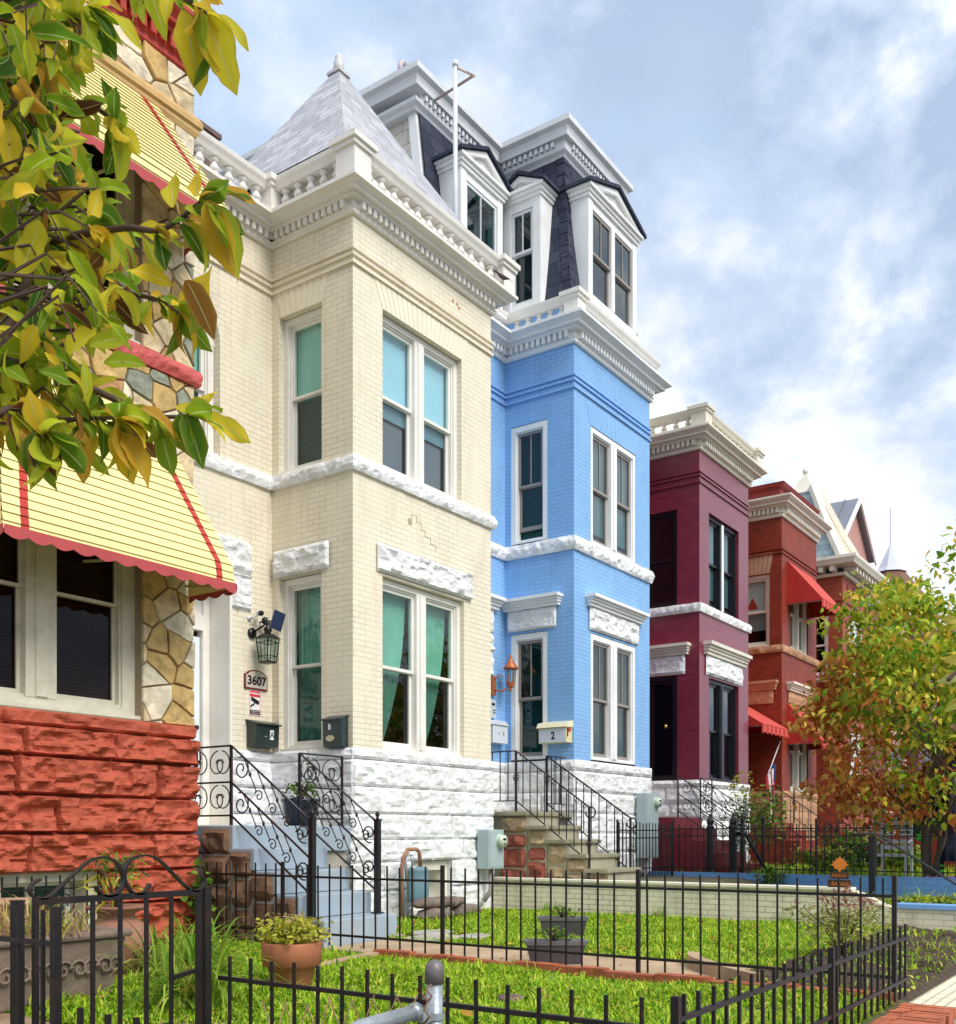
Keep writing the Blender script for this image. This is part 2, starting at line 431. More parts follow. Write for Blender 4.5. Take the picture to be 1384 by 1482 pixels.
BRICKR = brick('red_brick', (.30, .042, .018), col2=(.18, .024, .012), joint=.55, var=.2, stain=(.12, .03, .02))
BRICKR2 = brick('orange_red_brick', (.40, .085, .045), col2=(.30, .06, .035), joint=.6, var=.15)
BRICKP = brick('pink_brick', (.55, .29, .25), joint=.8, var=.1)
IRON = mat('black_iron', (.006, .006, .008), .4, .3, 20, .1, 80, spec=.5)
IRONB = mat('weathered_black_iron', (.008, .006, .007), .45, .4, 12, .2, 60, spec=.45, dark=(.05, .018, .012), dsc=9, damt=.5)
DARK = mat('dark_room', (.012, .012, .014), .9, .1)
GLASS = glass(); GLASSD = glass('darker_window_glass', (.35, .55, .52))
SLATE = shingle('weathered_grey_slate', ((.36, .37, .40), (.54, .54, .58)), (.2, .2, .24), .26, .13)
SLATED = shingle('dark_slate', ((.022, .03, .055), (.05, .058, .09)), (.008, .008, .012), .24, .21, .9, .7)
SHIN = shingle('cream_shingle', ((.62, .58, .50), (.72, .68, .60)), (.3, .27, .22), .3, .24, .6)
FLATROOF = mat('grey_roofing', (.28, .28, .28), .9)
# ---------------------------------------------------------------- windows, doors, cornices
CURT = mat('pale_green_curtain', (.22, .48, .38), .9, .1, 4)
SHADE = mat('pale_aqua_shade', (.32, .66, .60), .9, .04)
SHADEB = mat('pale_blue_shade', (.42, .66, .82), .9, .04)
SHADEG = mat('grey_lavender_shade', (.42, .42, .52), .9, .04)
SHADEW = mat('white_shade', (.6, .6, .58), .9, .04)
BLINDT = mat('dark_teal_blind', (.03, .14, .13), .8, .15, 8)
SASHG = mat('taupe_sash', (.30, .27, .25), .5, .06)
BLACKF = mat('black_frame', (.008, .009, .014), .35, .1, spec=.5)
def curtain_mb(F, a0, a1, z0, z1, d, amp=.018, lean=0.0, k=70):
    mb = MB(); n = 60; vs = []
    for i in range(n+1):
        t = i/n
        for j in range(9):
            zt = j/8; z = z1+(z0-z1)*zt
            a = a0+(a1-a0)*t*(1-lean*zt*zt) if lean >= 0 else a1-(a1-a0)*(1-t)*(1+lean*zt*zt)
            vs.append(F.pt(a, z, d+amp*math.sin(t*k*abs(a1-a0)/2+.7*math.sin(t*9+zt))*(.6+.4*zt)))
    mb.add(vs, [(i*9+j, (i+1)*9+j, (i+1)*9+j+1, i*9+j+1) for i in range(n) for j in range(8)], 0, True)
    return mb
def window(H, F, a0, a1, z0, z1, n=1, rev=.2, fm=None, sm=None, gm=None, fw=.07, mull=.12, muntin=False, shade=None, shadez=.5,
           curtains=None, blind=None, split=.5, lower_open=0.0, sash=.045, name='window', label=None, low=None, sill=True):
    """casing is the part; sashes, panes, curtains and shades are its pieces"""
    fm = fm or TRIM; sm = sm or fm; gm = gm or GLASS
    W = MB()
    W.ring(F, a0, a1, z0, z1, fw, -rev-.08, -rev+.055, wb=fw*.8)
    W.ring(F, a0+fw, a1-fw, z0+fw*.8, z1-fw, .022, -rev-.08, -rev+.03)
    if sill: W.fbox(F, a0, a1, z0-.0, z0+.035, -rev+.055, -.015)
    i0, i1 = a0+fw+.022, a1-fw-.022; uw = (i1-i0-mull*(n-1))/n
    for k in range(n-1):
        m0 = i0+uw+(uw+mull)*k
        W.fbox(F, m0, m0+mull, z0+fw*.8, z1-fw, -rev-.08, -rev+.062)
        W.fbox(F, m0+mull*.3, m0+mull*.7, z0+fw*.8+.01, z1-fw-.01, -rev+.06, -rev+.08)
    w = W.build(name, [fm], H)
    if label: w['label'] = label
    zb, zt = z0+fw*.8+.022, z1-fw-.022; zm = zb+(zt-zb)*split
    S = MB(); G = MB()
    for k in range(n):
        b0 = i0+(uw+mull)*k; b1 = b0+uw
        S.ring(F, b0, b1, zm-.02, zt, sash, -rev-.028, -rev+.008)
        S.ring(F, b0, b1, zb+lower_open, zm+.012+lower_open*0, sash, -rev-.066, -rev-.031, wb=sash*1.5, mi=1 if low else 0)
        G.quad(F.pt(b0+.01, zm, -rev-.01), F.pt(b1-.01, zm, -rev-.01), F.pt(b1-.01, zt-.01, -rev-.01), F.pt(b0+.01, zt-.01, -rev-.01))
        G.quad(F.pt(b0+.01, zb+lower_open+.02, -rev-.05), F.pt(b1-.01, zb+lower_open+.02, -rev-.05), F.pt(b1-.01, zm, -rev-.05), F.pt(b0+.01, zm, -rev-.05))
        if muntin:
            bc = (b0+b1)/2; S.fbox(F, bc-.009, bc+.009, zm+sash, zt-sash, -rev-.02, -rev+.004)
    G.m = [i % 2 for i in range(len(G.f))]
    S.build('sash', [sm, low or sm], w); G.build('pane', [gm, glass('screened_glass', (.50, .58, .57), .8) if gm is GLASS else gm], w, recalc=False)
    # the room behind
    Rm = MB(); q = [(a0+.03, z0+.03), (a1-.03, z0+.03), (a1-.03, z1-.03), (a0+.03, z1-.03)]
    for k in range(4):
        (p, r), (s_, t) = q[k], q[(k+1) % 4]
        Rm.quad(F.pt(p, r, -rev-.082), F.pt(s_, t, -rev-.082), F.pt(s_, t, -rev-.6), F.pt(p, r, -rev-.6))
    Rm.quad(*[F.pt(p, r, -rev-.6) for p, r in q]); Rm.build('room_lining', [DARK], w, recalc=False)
    if shade:
        for k in range(n):
            b0 = i0+(uw+mull)*k; b1 = b0+uw
            m = MB(); m.fbox(F, b0+.012, b1-.012, zt-(zt-zb)*shadez, zt, -rev-.084, -rev-.079); m.build('roller_shade', [shade], w)
    if low == 'x': pass
    if blind:
        for k in range(n):
            b0 = i0+(uw+mull)*k; b1 = b0+uw; m = MB(); z = zb
            while z < zt-.02:
                m.quad(F.pt(b0, z, -rev-.10), F.pt(b1, z, -rev-.10), F.pt(b1, z+.032, -rev-.115), F.pt(b0, z+.032, -rev-.115)); z += .034
            m.build('slatted_blind', [blind], w, recalc=False)
    if curtains:
        for k in range(n):
            b0 = i0+(uw+mull)*k; b1 = b0+uw
            if curtains == 'full':
                curtain_mb(F, b0-.02, b1+.02, zb, zt, -rev-.13, k=150).build('curtain', [CURT], w, recalc=False)
            else:
                curtain_mb(F, b0-.02, b0+(b1-b0)*1.0, zb, zt, -rev-.13, lean=.72, k=190).build('curtain', [CURT], w, recalc=False)
    return w
def cornice(H, path, z0, z1, proj, m, dent=.2, dw=.09, name='cornice', dh=None, dm=None):
    """frieze moulding, dentil course and crown; z0 foot of frieze, z1 top of crown"""
    h = z1-z0; mb = MB()
    A = z0+h*.20; B = z0+h*.50; Cc = z0+h*.62
    mb.sweep(path, [(-.05, z0), (.035, z0), (.05, z0+.015), (.05, A-.02), (.07, A), (-.05, A)])
    mb.sweep(path, [(-.05, A), (.045, A), (.045, B), (-.05, B)])
    mb.sweep(path, [(-.05, B), (proj*.45, B), (proj*.5, B+.02), (proj*.5, Cc), (-.05, Cc)])
    mb.sweep(path, [(-.05, Cc), (proj*.72, Cc), (proj*.72, Cc+h*.08), (proj*.80, Cc+h*.14), (proj*.93, Cc+h*.2), (proj, z1-.05), (proj+.015, z1-.045), (proj+.015, z1), (-.05, z1+.03)])
    for p, t, n in along(path, dent, .03):
        x, y = p; w = dw/2; d0, d1 = .045, proj*.42
        P = [(x-t[0]*w+n[0]*d0, y-t[1]*w+n[1]*d0), (x+t[0]*w+n[0]*d0, y+t[1]*w+n[1]*d0), (x+t[0]*w+n[0]*d1, y+t[1]*w+n[1]*d1), (x-t[0]*w+n[0]*d1, y-t[1]*w+n[1]*d1)]
        mb.hexa([(a, b, A+.004) for a, b in P], [(a, b, B-.001) for a, b in P])
    return mb.build(name, [m], H)
def balustrade(H, path, z0, z1, back, m, bal=.2, peds=(), pw=.2, name='balustrade', solid=None):
    """rails swept along the path set back by `back`; pedestals at given path indices"""
    P = offset_path(path, -back); mb = MB(); h = z1-z0
    mb.sweep(P, [(-.07, z0), (.09, z0), (.09, z0+.06), (.06, z0+.09), (-.07, z0+.09)])
    mb.sweep(P, [(-.08, z1-.13), (.07, z1-.13), (.09, z1-.09), (.12, z1-.05), (.13, z1-.01), (.13, z1), (-.08, z1+.01)])
    for i in peds:
        x, y = P[i]
        for (w, a, b) in ((pw, z0+.002, z1-.10), (pw+.03, z1-.102, z1-.045), (pw+.06, z1-.047, z1+.02)):
            mb.box(x-w, x+w, y-w, y+w, a, b)
    b = mb.build(name, [m], H)
    if solid:
        s = MB()
        s.sweep(P, [(-.05, z0+.09), (.0, z0+.09), (.0, z1-.13), (-.05, z1-.13)]); s.build('backing_panel', [solid], b)
    proto = None; hb = h-.22; pr = [(.05, 0), (.05, .03), (.028, .045), (.055, hb*.25), (.062, hb*.38), (.045, hb*.55), (.026, hb*.75), (.045, hb-.04), (.055, hb-.03), (.055, hb)]
    for p, t, n in along(P, bal, pw if peds else .05):
        if any(abs(p[0]-P[i][0]) < pw+.04 and abs(p[1]-P[i][1]) < pw+.04 for i in peds): continue
        if proto is None:
            q = MB(); q.lathe(pr, (0, 0, 0), 8); proto = q.build('baluster', [m]); proto.parent = b; proto.location = Vector((p[0], p[1], z0+.09))-wloc(b)
        else: copy_of(proto, b, Vector((p[0], p[1], z0+.09))-wloc(b))
    return b
def strings(H, path, zs, m, name='string_course', d=.03, h=.035):
    mb = MB()
    for z in zs: mb.sweep(path, [(-.02, z-h), (d, z-h), (d, z), (-.02, z)])
    return mb.build(name, [m], H)
def hood(H, F, a0, a1, z0, z1, m, rm, capf=.4, seed=1, res=.03, ends=True):
    """rock-faced lintel under a moulded cap"""
    zc = z0+(z1-z0)*(1-capf); mb = MB()
    rock_block(mb, F, a0, a1, z0, zc, .02, .045, res, 0, seed); l = mb.build('lintel', [rm], H, recalc=False)
    c = MB(); h = z1-zc
    for k, (d, q0, q1) in enumerate(((.085, 0, .28), (.12, .28, .5), (.15, .5, .72), (.2, .72, 1))):
        c.fbox(F, a0-.02-d*.5, a1+.02+d*.5, zc+h*q0, zc+h*q1, -.02, d)
    c.build('lintel_cap', [m], l)
    return l
def shell(H, xl, xb, xr, Ym, Yf, zb, zt, bm, holes, back=7.0, hr=.2, xr2=None, left=False):
    """brick skin of a bay-fronted row house with its openings"""
    mb = MB(); e = xr2 or xr
    panel(mb, FY(Ym), xl, xb, zb, zt, holes.get('main', ()), hr)
    panel(mb, FX(xb), Yf, Ym, zb, zt, holes.get('side', ()), hr)
    panel(mb, FY(Yf), xb, xr, zb, zt, holes.get('front', ()), hr)
    mb.quad((xr, Yf, zb), (xr, Ym+back, zb), (xr, Ym+back, zt), (xr, Yf, zt))
    mb.quad((xl, Ym, zb), (xl, Ym+back, zb), (xl, Ym+back, zt), (xl, Ym, zt))
    mb.quad((xl, Ym+back, zb), (xr, Ym+back, zb), (xr, Ym+back, zt), (xl, Ym+back, zt))
    w = mb.build('wall', [bm], H, recalc=False)
    r = MB(); r.add([(xl, Ym, zt+.02), (xb, Ym, zt+.02), (xb, Yf, zt+.02), (xr, Yf, zt+.02), (xr, Ym+back, zt+.02), (xl, Ym+back, zt+.02)], [(0,1,2,3,4,5)])
    r.build('roof', [FLATROOF], H, recalc=False)
    return w
def bump_panel(): pass

ZL, ZR = -1.08, -.70            # ground of the near yards and of the yards beyond
YF, YM = 8.3, 9.68
EPS = .003
# ================================================================ CREAM HOUSE
XB, XR = 9.27, 12.22
H1 = thing('row_house', (9.7, 8.3, ZL), 'cream painted brick row house with slate pyramid roof and white rock-faced foundation', 'row house')
FM, FS, FF = FY(YM), FX(XB), FY(YF)
fz = 1.03                        # foundation top
hs = dict(front=[(9.82, 11.56, fz, 3.21, .2), (9.82, 11.5, 4.56, 6.53, .2)],
          side=[(8.81, 9.55, fz, 3.23, .2), (8.81, 9.55, 4.56, 6.54, .2)],
          main=[(7.30, 8.57, .1, 3.2, .36), (7.30, 8.42, 4.56, 6.47, .24)])
shell(H1, 6.86, XB, XR, YM, YF, fz-.01, 7.52, BRICKC, hs)
# arch spandrels of the upper window
mb = MB(); cx_, r_ = 7.86, .56; zs_ = 5.91
for sgn in (-1, 1):
    pts = [FM.pt(cx_+sgn*r_*math.cos(t), zs_+r_*math.sin(t), 0) for t in [math.pi/2*k/10 for k in range(11)]]
    pin = [FM.pt(cx_+sgn*r_*math.cos(t), zs_+r_*math.sin(t), -.24) for t in [math.pi/2*k/10 for k in range(11)]]
    cor = FM.pt(cx_+sgn*r_, 6.47, 0)
    for k in range(10):
        mb.add([pts[k], pts[k+1], cor], [(0, 1, 2)]); mb.quad(pts[k], pts[k+1], pin[k+1], pin[k])
mb.build('arch_brickwork', [BRICKC], H1, recalc=False)
# splayed flat arches over the openings
def voussoirs(H, F, a0, a1, z0, h, m, n=None, splay=.18, d=.006):
    n = n or int((a1-a0)/.085); mb = MB()
    for k in range(n):
        t0, t1 = (k+.06)/n, (k+.94)/n
        b0, b1 = a0+(a1-a0)*t0, a0+(a1-a0)*t1; u0 = a0-splay+(a1-a0+2*splay)*t0; u1 = a0-splay+(a1-a0+2*splay)*t1
        mb.hexa([F.pt(b0, z0, -.01), F.pt(b1, z0, -.01), F.pt(b1, z0, d), F.pt(b0, z0, d)], [F.pt(u0, z0+h, -.01), F.pt(u1, z0+h, -.01), F.pt(u1, z0+h, d), F.pt(u0, z0+h, d)])
    return mb.build('flat_arch', [m], H)
PLAINC = mat('cream_paint', (.84, .77, .61), .55, .05)
voussoirs(H1, FF, 9.82, 11.5, 6.531, .36, PLAINC); voussoirs(H1, FS, 8.81, 9.5, 6.541, .34, PLAINC, splay=.12)
path1 = [(6.862, YM), (XB, YM), (XB, YF), (XR, YF), (XR, YM)]
# foundation in rock-faced courses
fnd = MB(); zsC = [1.035, .90, .57, .24, -.08, -.36, -.72, -1.12]
bw = [(10.36, 11.25, -1.0, -.36)]
core = MB()
panel(core, FS, YF, YM, -1.15, fz-.012, (), .3)
panel(core, FF, XB, XR, -1.15, fz-.012, [(10.36, 11.25, -1.0, -.36, .5)], .3)
core.quad((XR, YF, -1.15), (XR, YM, -1.15), (XR, YM, fz), (XR, YF, fz))
core.quad((8.57, YM, -1.15), (XB, YM, -1.15), (XB, YM, fz-.012), (8.57, YM, fz-.012))
core.build('foundation_core', [ROCKW], H1, recalc=False)
for i in range(len(zsC)-1):
    t, b = zsC[i], zsC[i+1]; cap = i == 0
    rock_course(fnd, FF, XB-.05, XR+.03, b, t, .02 if not cap else .035, .042 if not cap else .035, (.6, 1.05), .028, .007, bw if not cap else (), seed=i+3)
    rock_course(fnd, FS, YF-.05, YM, b, t, .02 if not cap else .03, .042 if not cap else .035, (.5, .8), .03, .007, seed=i+13)
    rock_course(fnd, FM, 8.60, XB, b, t, .02, .05, (.5, .8), .03, .007, seed=i+23)
fnd.build('foundation', [ROCKW], H1, recalc=False)
belt = MB(); rock_belt(belt, path1, 4.37, 4.545, .03, .055, .03, seed=2); belt.build('belt_course', [ROCKW], H1, recalc=False)
strings(H1, path1, (7.06, 6.985, 6.89), BRICKC)
cornice(H1, path1, 7.44, 7.74, .27, TRIM, .105, .06)
balustrade(H1, path1, 7.745, 8.17, -.10, TRIM, .235, peds=(1, 2, 3), pw=.15)
for (F_, a0, a1, z0, z1, sd) in ((FF, 9.70, 11.72, 3.245, 3.6, 5), (FS, 8.67, 9.62, 3.24, 3.58, 8)):
    mb = MB(); rock_block(mb, F_, a0, a1, z0, z1, .02, .06, .028, 0, sd, .04); mb.build('lintel', [ROCKW], H1, recalc=False)
# door surround: lintel with one long leg of rock-faced stone
mb = MB(); rock_block(mb, FM, 7.0, 8.91, 3.22, 3.62, .0, .07, .03, 0, 4); rock_block(mb, FM, 8.60, 8.91, 2.76, 3.215, .0, .07, .03, 0, 9); mb.build('door_surround', [ROCKW], H1, recalc=False)
window(H1, FF, 9.82, 11.56, fz, 3.20, n=2, rev=.13, fm=TRIM, curtains='swept', mull=.20, sash=.04)
window(H1, FS, 8.81, 9.55, fz, 3.22, n=1, rev=.13, curtains='full', sash=.035, fw=.08)
w_ = window(H1, FF, 9.82, 11.5, 4.55, 6.52, n=2, rev=.14, shade=SHADEB, shadez=.62, mull=.20, sash=.04)  # light blue of the shades also paints in the reflection on the panes
for k in range(2):
    m = MB(); b0 = 9.93+k*.84; m.fbox(FF, b0, b0+.58, 4.64, 5.3, -.255, -.25); m.build('lower_shade', [SHADEG], w_)
w_ = window(H1, FS, 8.81, 9.55, 4.55, 6.53, n=1, rev=.14, shade=SHADE, shadez=.52, sash=.035, fw=.08)
m = MB(); m.fbox(FS, 8.9, 9.48, 4.63, 5.6, -.262, -.256); m.build('lower_shade', [BLINDT], w_)
# arched window in the recess
aw = window(H1, FM, 7.31, 8.41, 4.55, 6.2, n=1, rev=.16, shade=SHADE, shadez=.58, fw=.09)
mb = MB()
for k in range(16):
    t0, t1 = math.pi*k/16, math.pi*(k+1)/16
    for (ro, ri, d0, d1) in ((.56, .45, -.22, -.10),):
        P = [(cx_+ro*math.cos(t0), zs_+ro*math.sin(t0)), (cx_+ro*math.cos(t1), zs_+ro*math.sin(t1)), (cx_+ri*math.cos(t1), zs_+ri*math.sin(t1)), (cx_+ri*math.cos(t0), zs_+ri*math.sin(t0))]
        mb.hexa([FM.pt(a, z, d0) for a, z in P], [FM.pt(a, z, d1) for a, z in P])
mb.build('arched_head', [TRIM], aw)
mb = MB(); mb.add([FM.pt(cx_+.47*math.cos(math.pi*k/16), max(zs_+.47*math.sin(math.pi*k/16), 6.15), -.17) for k in range(17)]+[FM.pt(cx_, 6.15, -.17)], [(i, i+1, 17) for i in range(16)]); mb.build('fanlight', [SHADE], aw, recalc=False)
# front door, set deep in its white reveal
D = MB(); D.fbox(FM, 7.42, 8.45, .12, 2.42, -.46, -.41); D.fbox(FM, 7.58, 8.29, 1.3, 2.25, -.41, -.395); D.fbox(FM, 7.58, 8.29, .35, 1.1, -.41, -.395)
d_ = D.build('door', [mat('white_door_paint', (.78, .83, .88), .4, .04)], H1)
Fm = MB(); Fm.ring(FM, 7.31, 8.56, .1, 2.60, .10, -.47, -.36); Fm.fbox(FM, 7.31, 8.56, 2.60, 3.19, -.45, -.40); Fm.ring(FM, 7.31, 8.56, 2.60, 3.19, .09, -.40, -.36)
Fm.build('door_frame', [TRIM], H1)
LN = MB()
for (a0, a1) in ((8.572-.012, 8.60),): LN.fbox(FM, a0, a1, .1, 3.2, -.36, .012)
LN.fbox(FM, 7.3, 8.60, 3.17, 3.235, -.36, .014)
LN.build('door_lining', [TRIM], H1)
KN = MB(); BRZ = mat('dark_bronze', (.06, .03, .02), .35, .2, metal=.7)
for z, r in ((1.30, .03),): KN.tube([FM.pt(8.38, z, -.41), FM.pt(8.38, z, -.37)], r, 12)
KN.fbox(FM, 8.355, 8.405, .80, 1.06, -.41, -.385); KN.tube([FM.pt(8.38, 1.03, -.38), FM.pt(8.38, 1.02, -.32), FM.pt(8.38, .90, -.31), FM.pt(8.38, .83, -.37)], .012, 8)
KN.build('door_handle', [BRZ], d_)
# basement window
B_ = MB(); B_.ring(FF, 10.37, 11.24, -1.0, -.37, .12, -.42, -.05); B_.fbox(FF, 10.49, 11.12, -.9, -.49, -.4, -.36); bw_ = B_.build('basement_window', [TRIMC], H1)
g = MB(); g.ring(FF, 10.5, 11.11, -.88, -.49, .035, -.35, -.3); g.build('sash', [WHITE], bw_); g = MB(); g.quad(*[FF.pt(a, z, -.33) for a, z in ((10.52, -.86), (11.1, -.86), (11.1, -.5), (10.52, -.5))]); g.build('pane', [mat('dusky_glass', (.03, .08, .07), .08, .2, spec=.6)], bw_, recalc=False)
# pyramid roof
def pyramid(H, x0, x1, y0, y1, zb, apex, m, flare=.0, name='pyramid_roof', cut=.965, finm=None, cap=True):
    cx, cy, za = apex; b = [(x0, y0), (x1, y0), (x1, y1), (x0, y1)]; mb = MB(); L = 9; uv = []
    for i in range(4):
        p, q = b[i], b[(i+1) % 4]; base = len(mb.v); ln = math.hypot(q[0]-p[0], q[1]-p[1])
        mx, my = (p[0]+q[0])/2, (p[1]+q[1])/2; sl = math.sqrt((mx-cx)**2+(my-cy)**2+(za-zb)**2)
        for k in range(L+1):
            t = cut*k/L; w = t-flare*math.sin(math.pi*min(1, t*1.0))*(1-t)
            z = zb+(za-zb)*w
            for (X, Y, s) in ((p[0], p[1], -.5), (q[0], q[1], .5)):
                mb.v.append((X+(cx-X)*t, Y+(cy-Y)*t, z)); uv.append((s*ln*(1-t)+i*7.3, sl*t))
        for k in range(L): mb.f.append((base+2*k, base+2*k+1, base+2*k+3, base+2*k+2)); mb.m.append(0); mb.s.append(False)
    mb.uv['fn'] = uv
    r = mb.build(name, [m], H, recalc=False)
    return r
AP = (10.76, 9.9, 10.80)
r_ = pyramid(H1, 9.22, 12.34, 8.38, 11.25, 8.35, AP, SLATE, .02)
mb = MB(); mb.box(9.30, 12.26, 8.46, 11.2, 7.7, 8.352); mb.build('roof_kerb', [TRIM], H1)
# ridge flashing and finial
mb = MB()
def onpyr(i, t):
    b = [(9.22, 8.38), (12.34, 8.38), (12.34, 11.25), (9.22, 11.25)][i]
    w = t-.02*math.sin(math.pi*min(1, t))*(1-t)
    return (b[0]+(AP[0]-b[0])*t, b[1]+(AP[1]-b[1])*t, 8.35+(AP[2]-8.35)*w+.012)
LEADW = mat('white_metal_flashing', (.72, .72, .76), .4, .05, metal=.2)
for zt_, s_, h_ in ((.90, .20, .05), (.955, .11, .05)):
    P = onpyr(0, zt_); dx = AP[0]-P[0]; dy = AP[1]-P[1]; z = P[2]
    mb.hexa([(AP[0]+a*dx*1.06, AP[1]+b*dy*1.06, z-.10) for a, b in ((-1, -1), (1, -1), (1, 1), (-1, 1))], [(AP[0]+a*dx*.45, AP[1]+b*dy*.45, z+.16) for a, b in ((-1, -1), (1, -1), (1, 1), (-1, 1))])
mb.build('ridge_cap', [SLATE], H1)
mb = MB(); mb.box(AP[0]-.12, AP[0]+.12, AP[1]-.12, AP[1]+.12, 10.66, 10.70)
mb.lathe([(.085, 0), (.075, .10), (.07, .16), (.05, .2), (.055, .23), (.03, .28), (.0, .3)], (AP[0], AP[1], 10.70), 12)
mb.build('finial', [mat('aged_white_metal', (.6, .58, .58), .5, .1, dark=(.3, .28, .26))], H1)
# crack and patches on the front
mb = MB(); cr = [(10.33, 3.98), (10.40, 4.05), (10.40, 4.12), (10.5, 4.12), (10.5, 4.05), (10.6, 4.05), (10.6, 3.97), (10.68, 3.97), (10.68, 3.90), (10.8, 3.90), (10.8, 3.83), (10.92, 3.83), (10.92, 3.76)]
for i in range(len(cr)-1):
    (a, z), (b, y) = cr[i], cr[i+1]; mb.fbox(FF, min(a, b)-.004, max(a, b)+.004, min(z, y)-.004, max(z, y)+.004, -.001, .0025)
mb.build('mortar_crack', [mat('crack_shadow', (.42, .35, .24), .9)], H1)
mb = MB()
for a, z in ((11.28, 7.24), (11.38, 7.24), (11.42, 7.20)): mb.fbox(FF, a, a+.04, z, z+.035, -.002, .003)
mb.build('bare_brick_chips', [mat('bare_brick', (.5, .2, .12), .9)], H1)

# ================================================================ BLUE HOUSE
XB2, XR2 = 14.63, 17.46
H2 = thing('row_house', (15, 8.3, ZR), 'bright blue painted brick row house with dark slate mansard storey and three white dormers', 'row house')
FM2, FS2, FF2 = FY(9.64), FX(XB2), FY(YF)
fz2 = 1.20
hs = dict(front=[(15.2, 16.87, fz2, 3.36, .1), (15.2, 16.87, 4.86, 6.83, .1)], side=[(8.80, 9.52, fz2, 3.36, .1), (8.80, 9.52, 4.86, 6.87, .1)], main=[(12.95, 14.0, .31, 3.3, .3)])
shell(H2, 12.45, XB2, XR2, 9.64, YF, fz2-.01, 8.03, BRICKB, hs)
PLAINB = mat('blue_paint', (.26, .50, .86), .55, .05)
voussoirs(H2, FF2, 15.2, 16.87, 6.832, .36, PLAINB)
path2 = [(12.45, 9.64), (XB2, 9.64), (XB2, YF), (XR2, YF), (XR2, 9.64)]
fnd = MB(); zs2 = [1.205, 1.03, .68, .33, 0, -.33, -.75]
core = MB(); core.sweep(path2, [(-.2, -.75), (.0, -.75), (.0, fz2-.012), (-.2, fz2-.012)]); core.build('foundation_core', [ROCKW], H2)
for i in range(len(zs2)-1):
    t, b = zs2[i], zs2[i+1]; cap = i == 0
    rock_course(fnd, FF2, XB2-.04, XR2+.03, b, t, .03 if cap else .015, .042, (.5, .95), .04, .007, seed=i+43)
    rock_course(fnd, FS2, YF-.04, 9.64, b, t, .03 if cap else .015, .04, (.5, .8), .045, .007, seed=i+53)
    rock_course(fnd, FM2, 12.45, XB2, b, t, .015, .05, (.5, .8), .05, .014, holes=[(12.9, 14.05, .3, 4)], seed=i+63)
fnd.build('foundation', [ROCKW], H2, recalc=False)
belt = MB(); rock_belt(belt, path2, 4.63, 4.855, .03, .08, .035, seed=4); belt.build('belt_course', [ROCKW], H2, recalc=False)
strings(H2, path2, (7.50, 7.42, 7.30), BRICKB)
cornice(H2, path2, 7.99, 8.36, .30, WHITE, .105, .06)
balustrade(H2, path2, 8.365, 8.74, -.04, TRIM, .2, pw=.13, solid=PLAINB, peds=(2,))
hood(H2, FF2, 15.12, 16.95, 3.40, 3.97, WHITE, ROCKW, .32, 6); hood(H2, FS2, 8.62, 9.58, 3.40, 3.93, WHITE, ROCKW, .34, 7)
hood(H2, FM2, 12.7, 14.25, 3.35, 3.93, WHITE, ROCKW, .34, 8)
mb = MB(); rock_block(mb, FM2, 14.02, 14.25, 2.6, 3.345, 0, .07, .04, 0, 11); mb.build('door_surround', [ROCKW], H2, recalc=False)
kw = dict(rev=.06, fm=WHITE, sm=SASHG, gm=GLASSD, muntin=True, sash=.045)
window(H2, FF2, 15.2, 16.87, fz2, 3.35, n=2, mull=.24, blind=BLINDT, fw=.09, **kw); window(H2, FF2, 15.2, 16.87, 4.85, 6.82, n=2, mull=.22, shade=SHADEG, shadez=.9, fw=.08, **kw)
window(H2, FS2, 8.80, 9.52, fz2, 3.35, blind=BLINDT, fw=.09, **kw); window(H2, FS2, 8.80, 9.52, 4.85, 6.86, fw=.09, lower_open=.16, curtains=None, blind=BLINDT, **kw)
d = MB(); d.fbox(FM2, 13.0, 13.95, .32, 2.9, -.28, -.22); d.build('door', [mat('dark_blue_door', (.02, .05, .12), .4)], H2)
# mansard storey
mzb, mzt = 8.5, 11.55; ins = .45
HM = MB()
O = path2[1:4]; b0 = offset_path([(12.85, 9.64)]+O+[(XR2, 15.2)], -.03); t0 = offset_path([(12.85, 9.64)]+O+[(XR2, 15.2)], -.03-ins)
vs = []; uv = []; K = 6; run = 0
for i in range(len(b0)-1):
    ln = math.hypot(b0[i+1][0]-b0[i][0], b0[i+1][1]-b0[i][1]); base = len(HM.v)
    for k in range(K+1):
        t = k/K; w = t+.22*math.sin(math.pi*t)*.6*(1-t)      # concave: steepens upward
        for (p, q, s) in ((b0[i], t0[i], 0), (b0[i+1], t0[i+1], ln)):
            HM.v.append((p[0]+(q[0]-p[0])*w, p[1]+(q[1]-p[1])*w, mzb+(mzt-mzb)*t)); uv.append((run+s, (mzt-mzb)*t))
    for k in range(K): HM.f.append((base+2*k, base+2*k+1, base+2*k+3, base+2*k+2)); HM.m.append(0); HM.s.append(False)
    run += ln+.13
HM.uv['fn'] = uv; ms = HM.build('mansard_roof', [SLATED], H2, recalc=False)
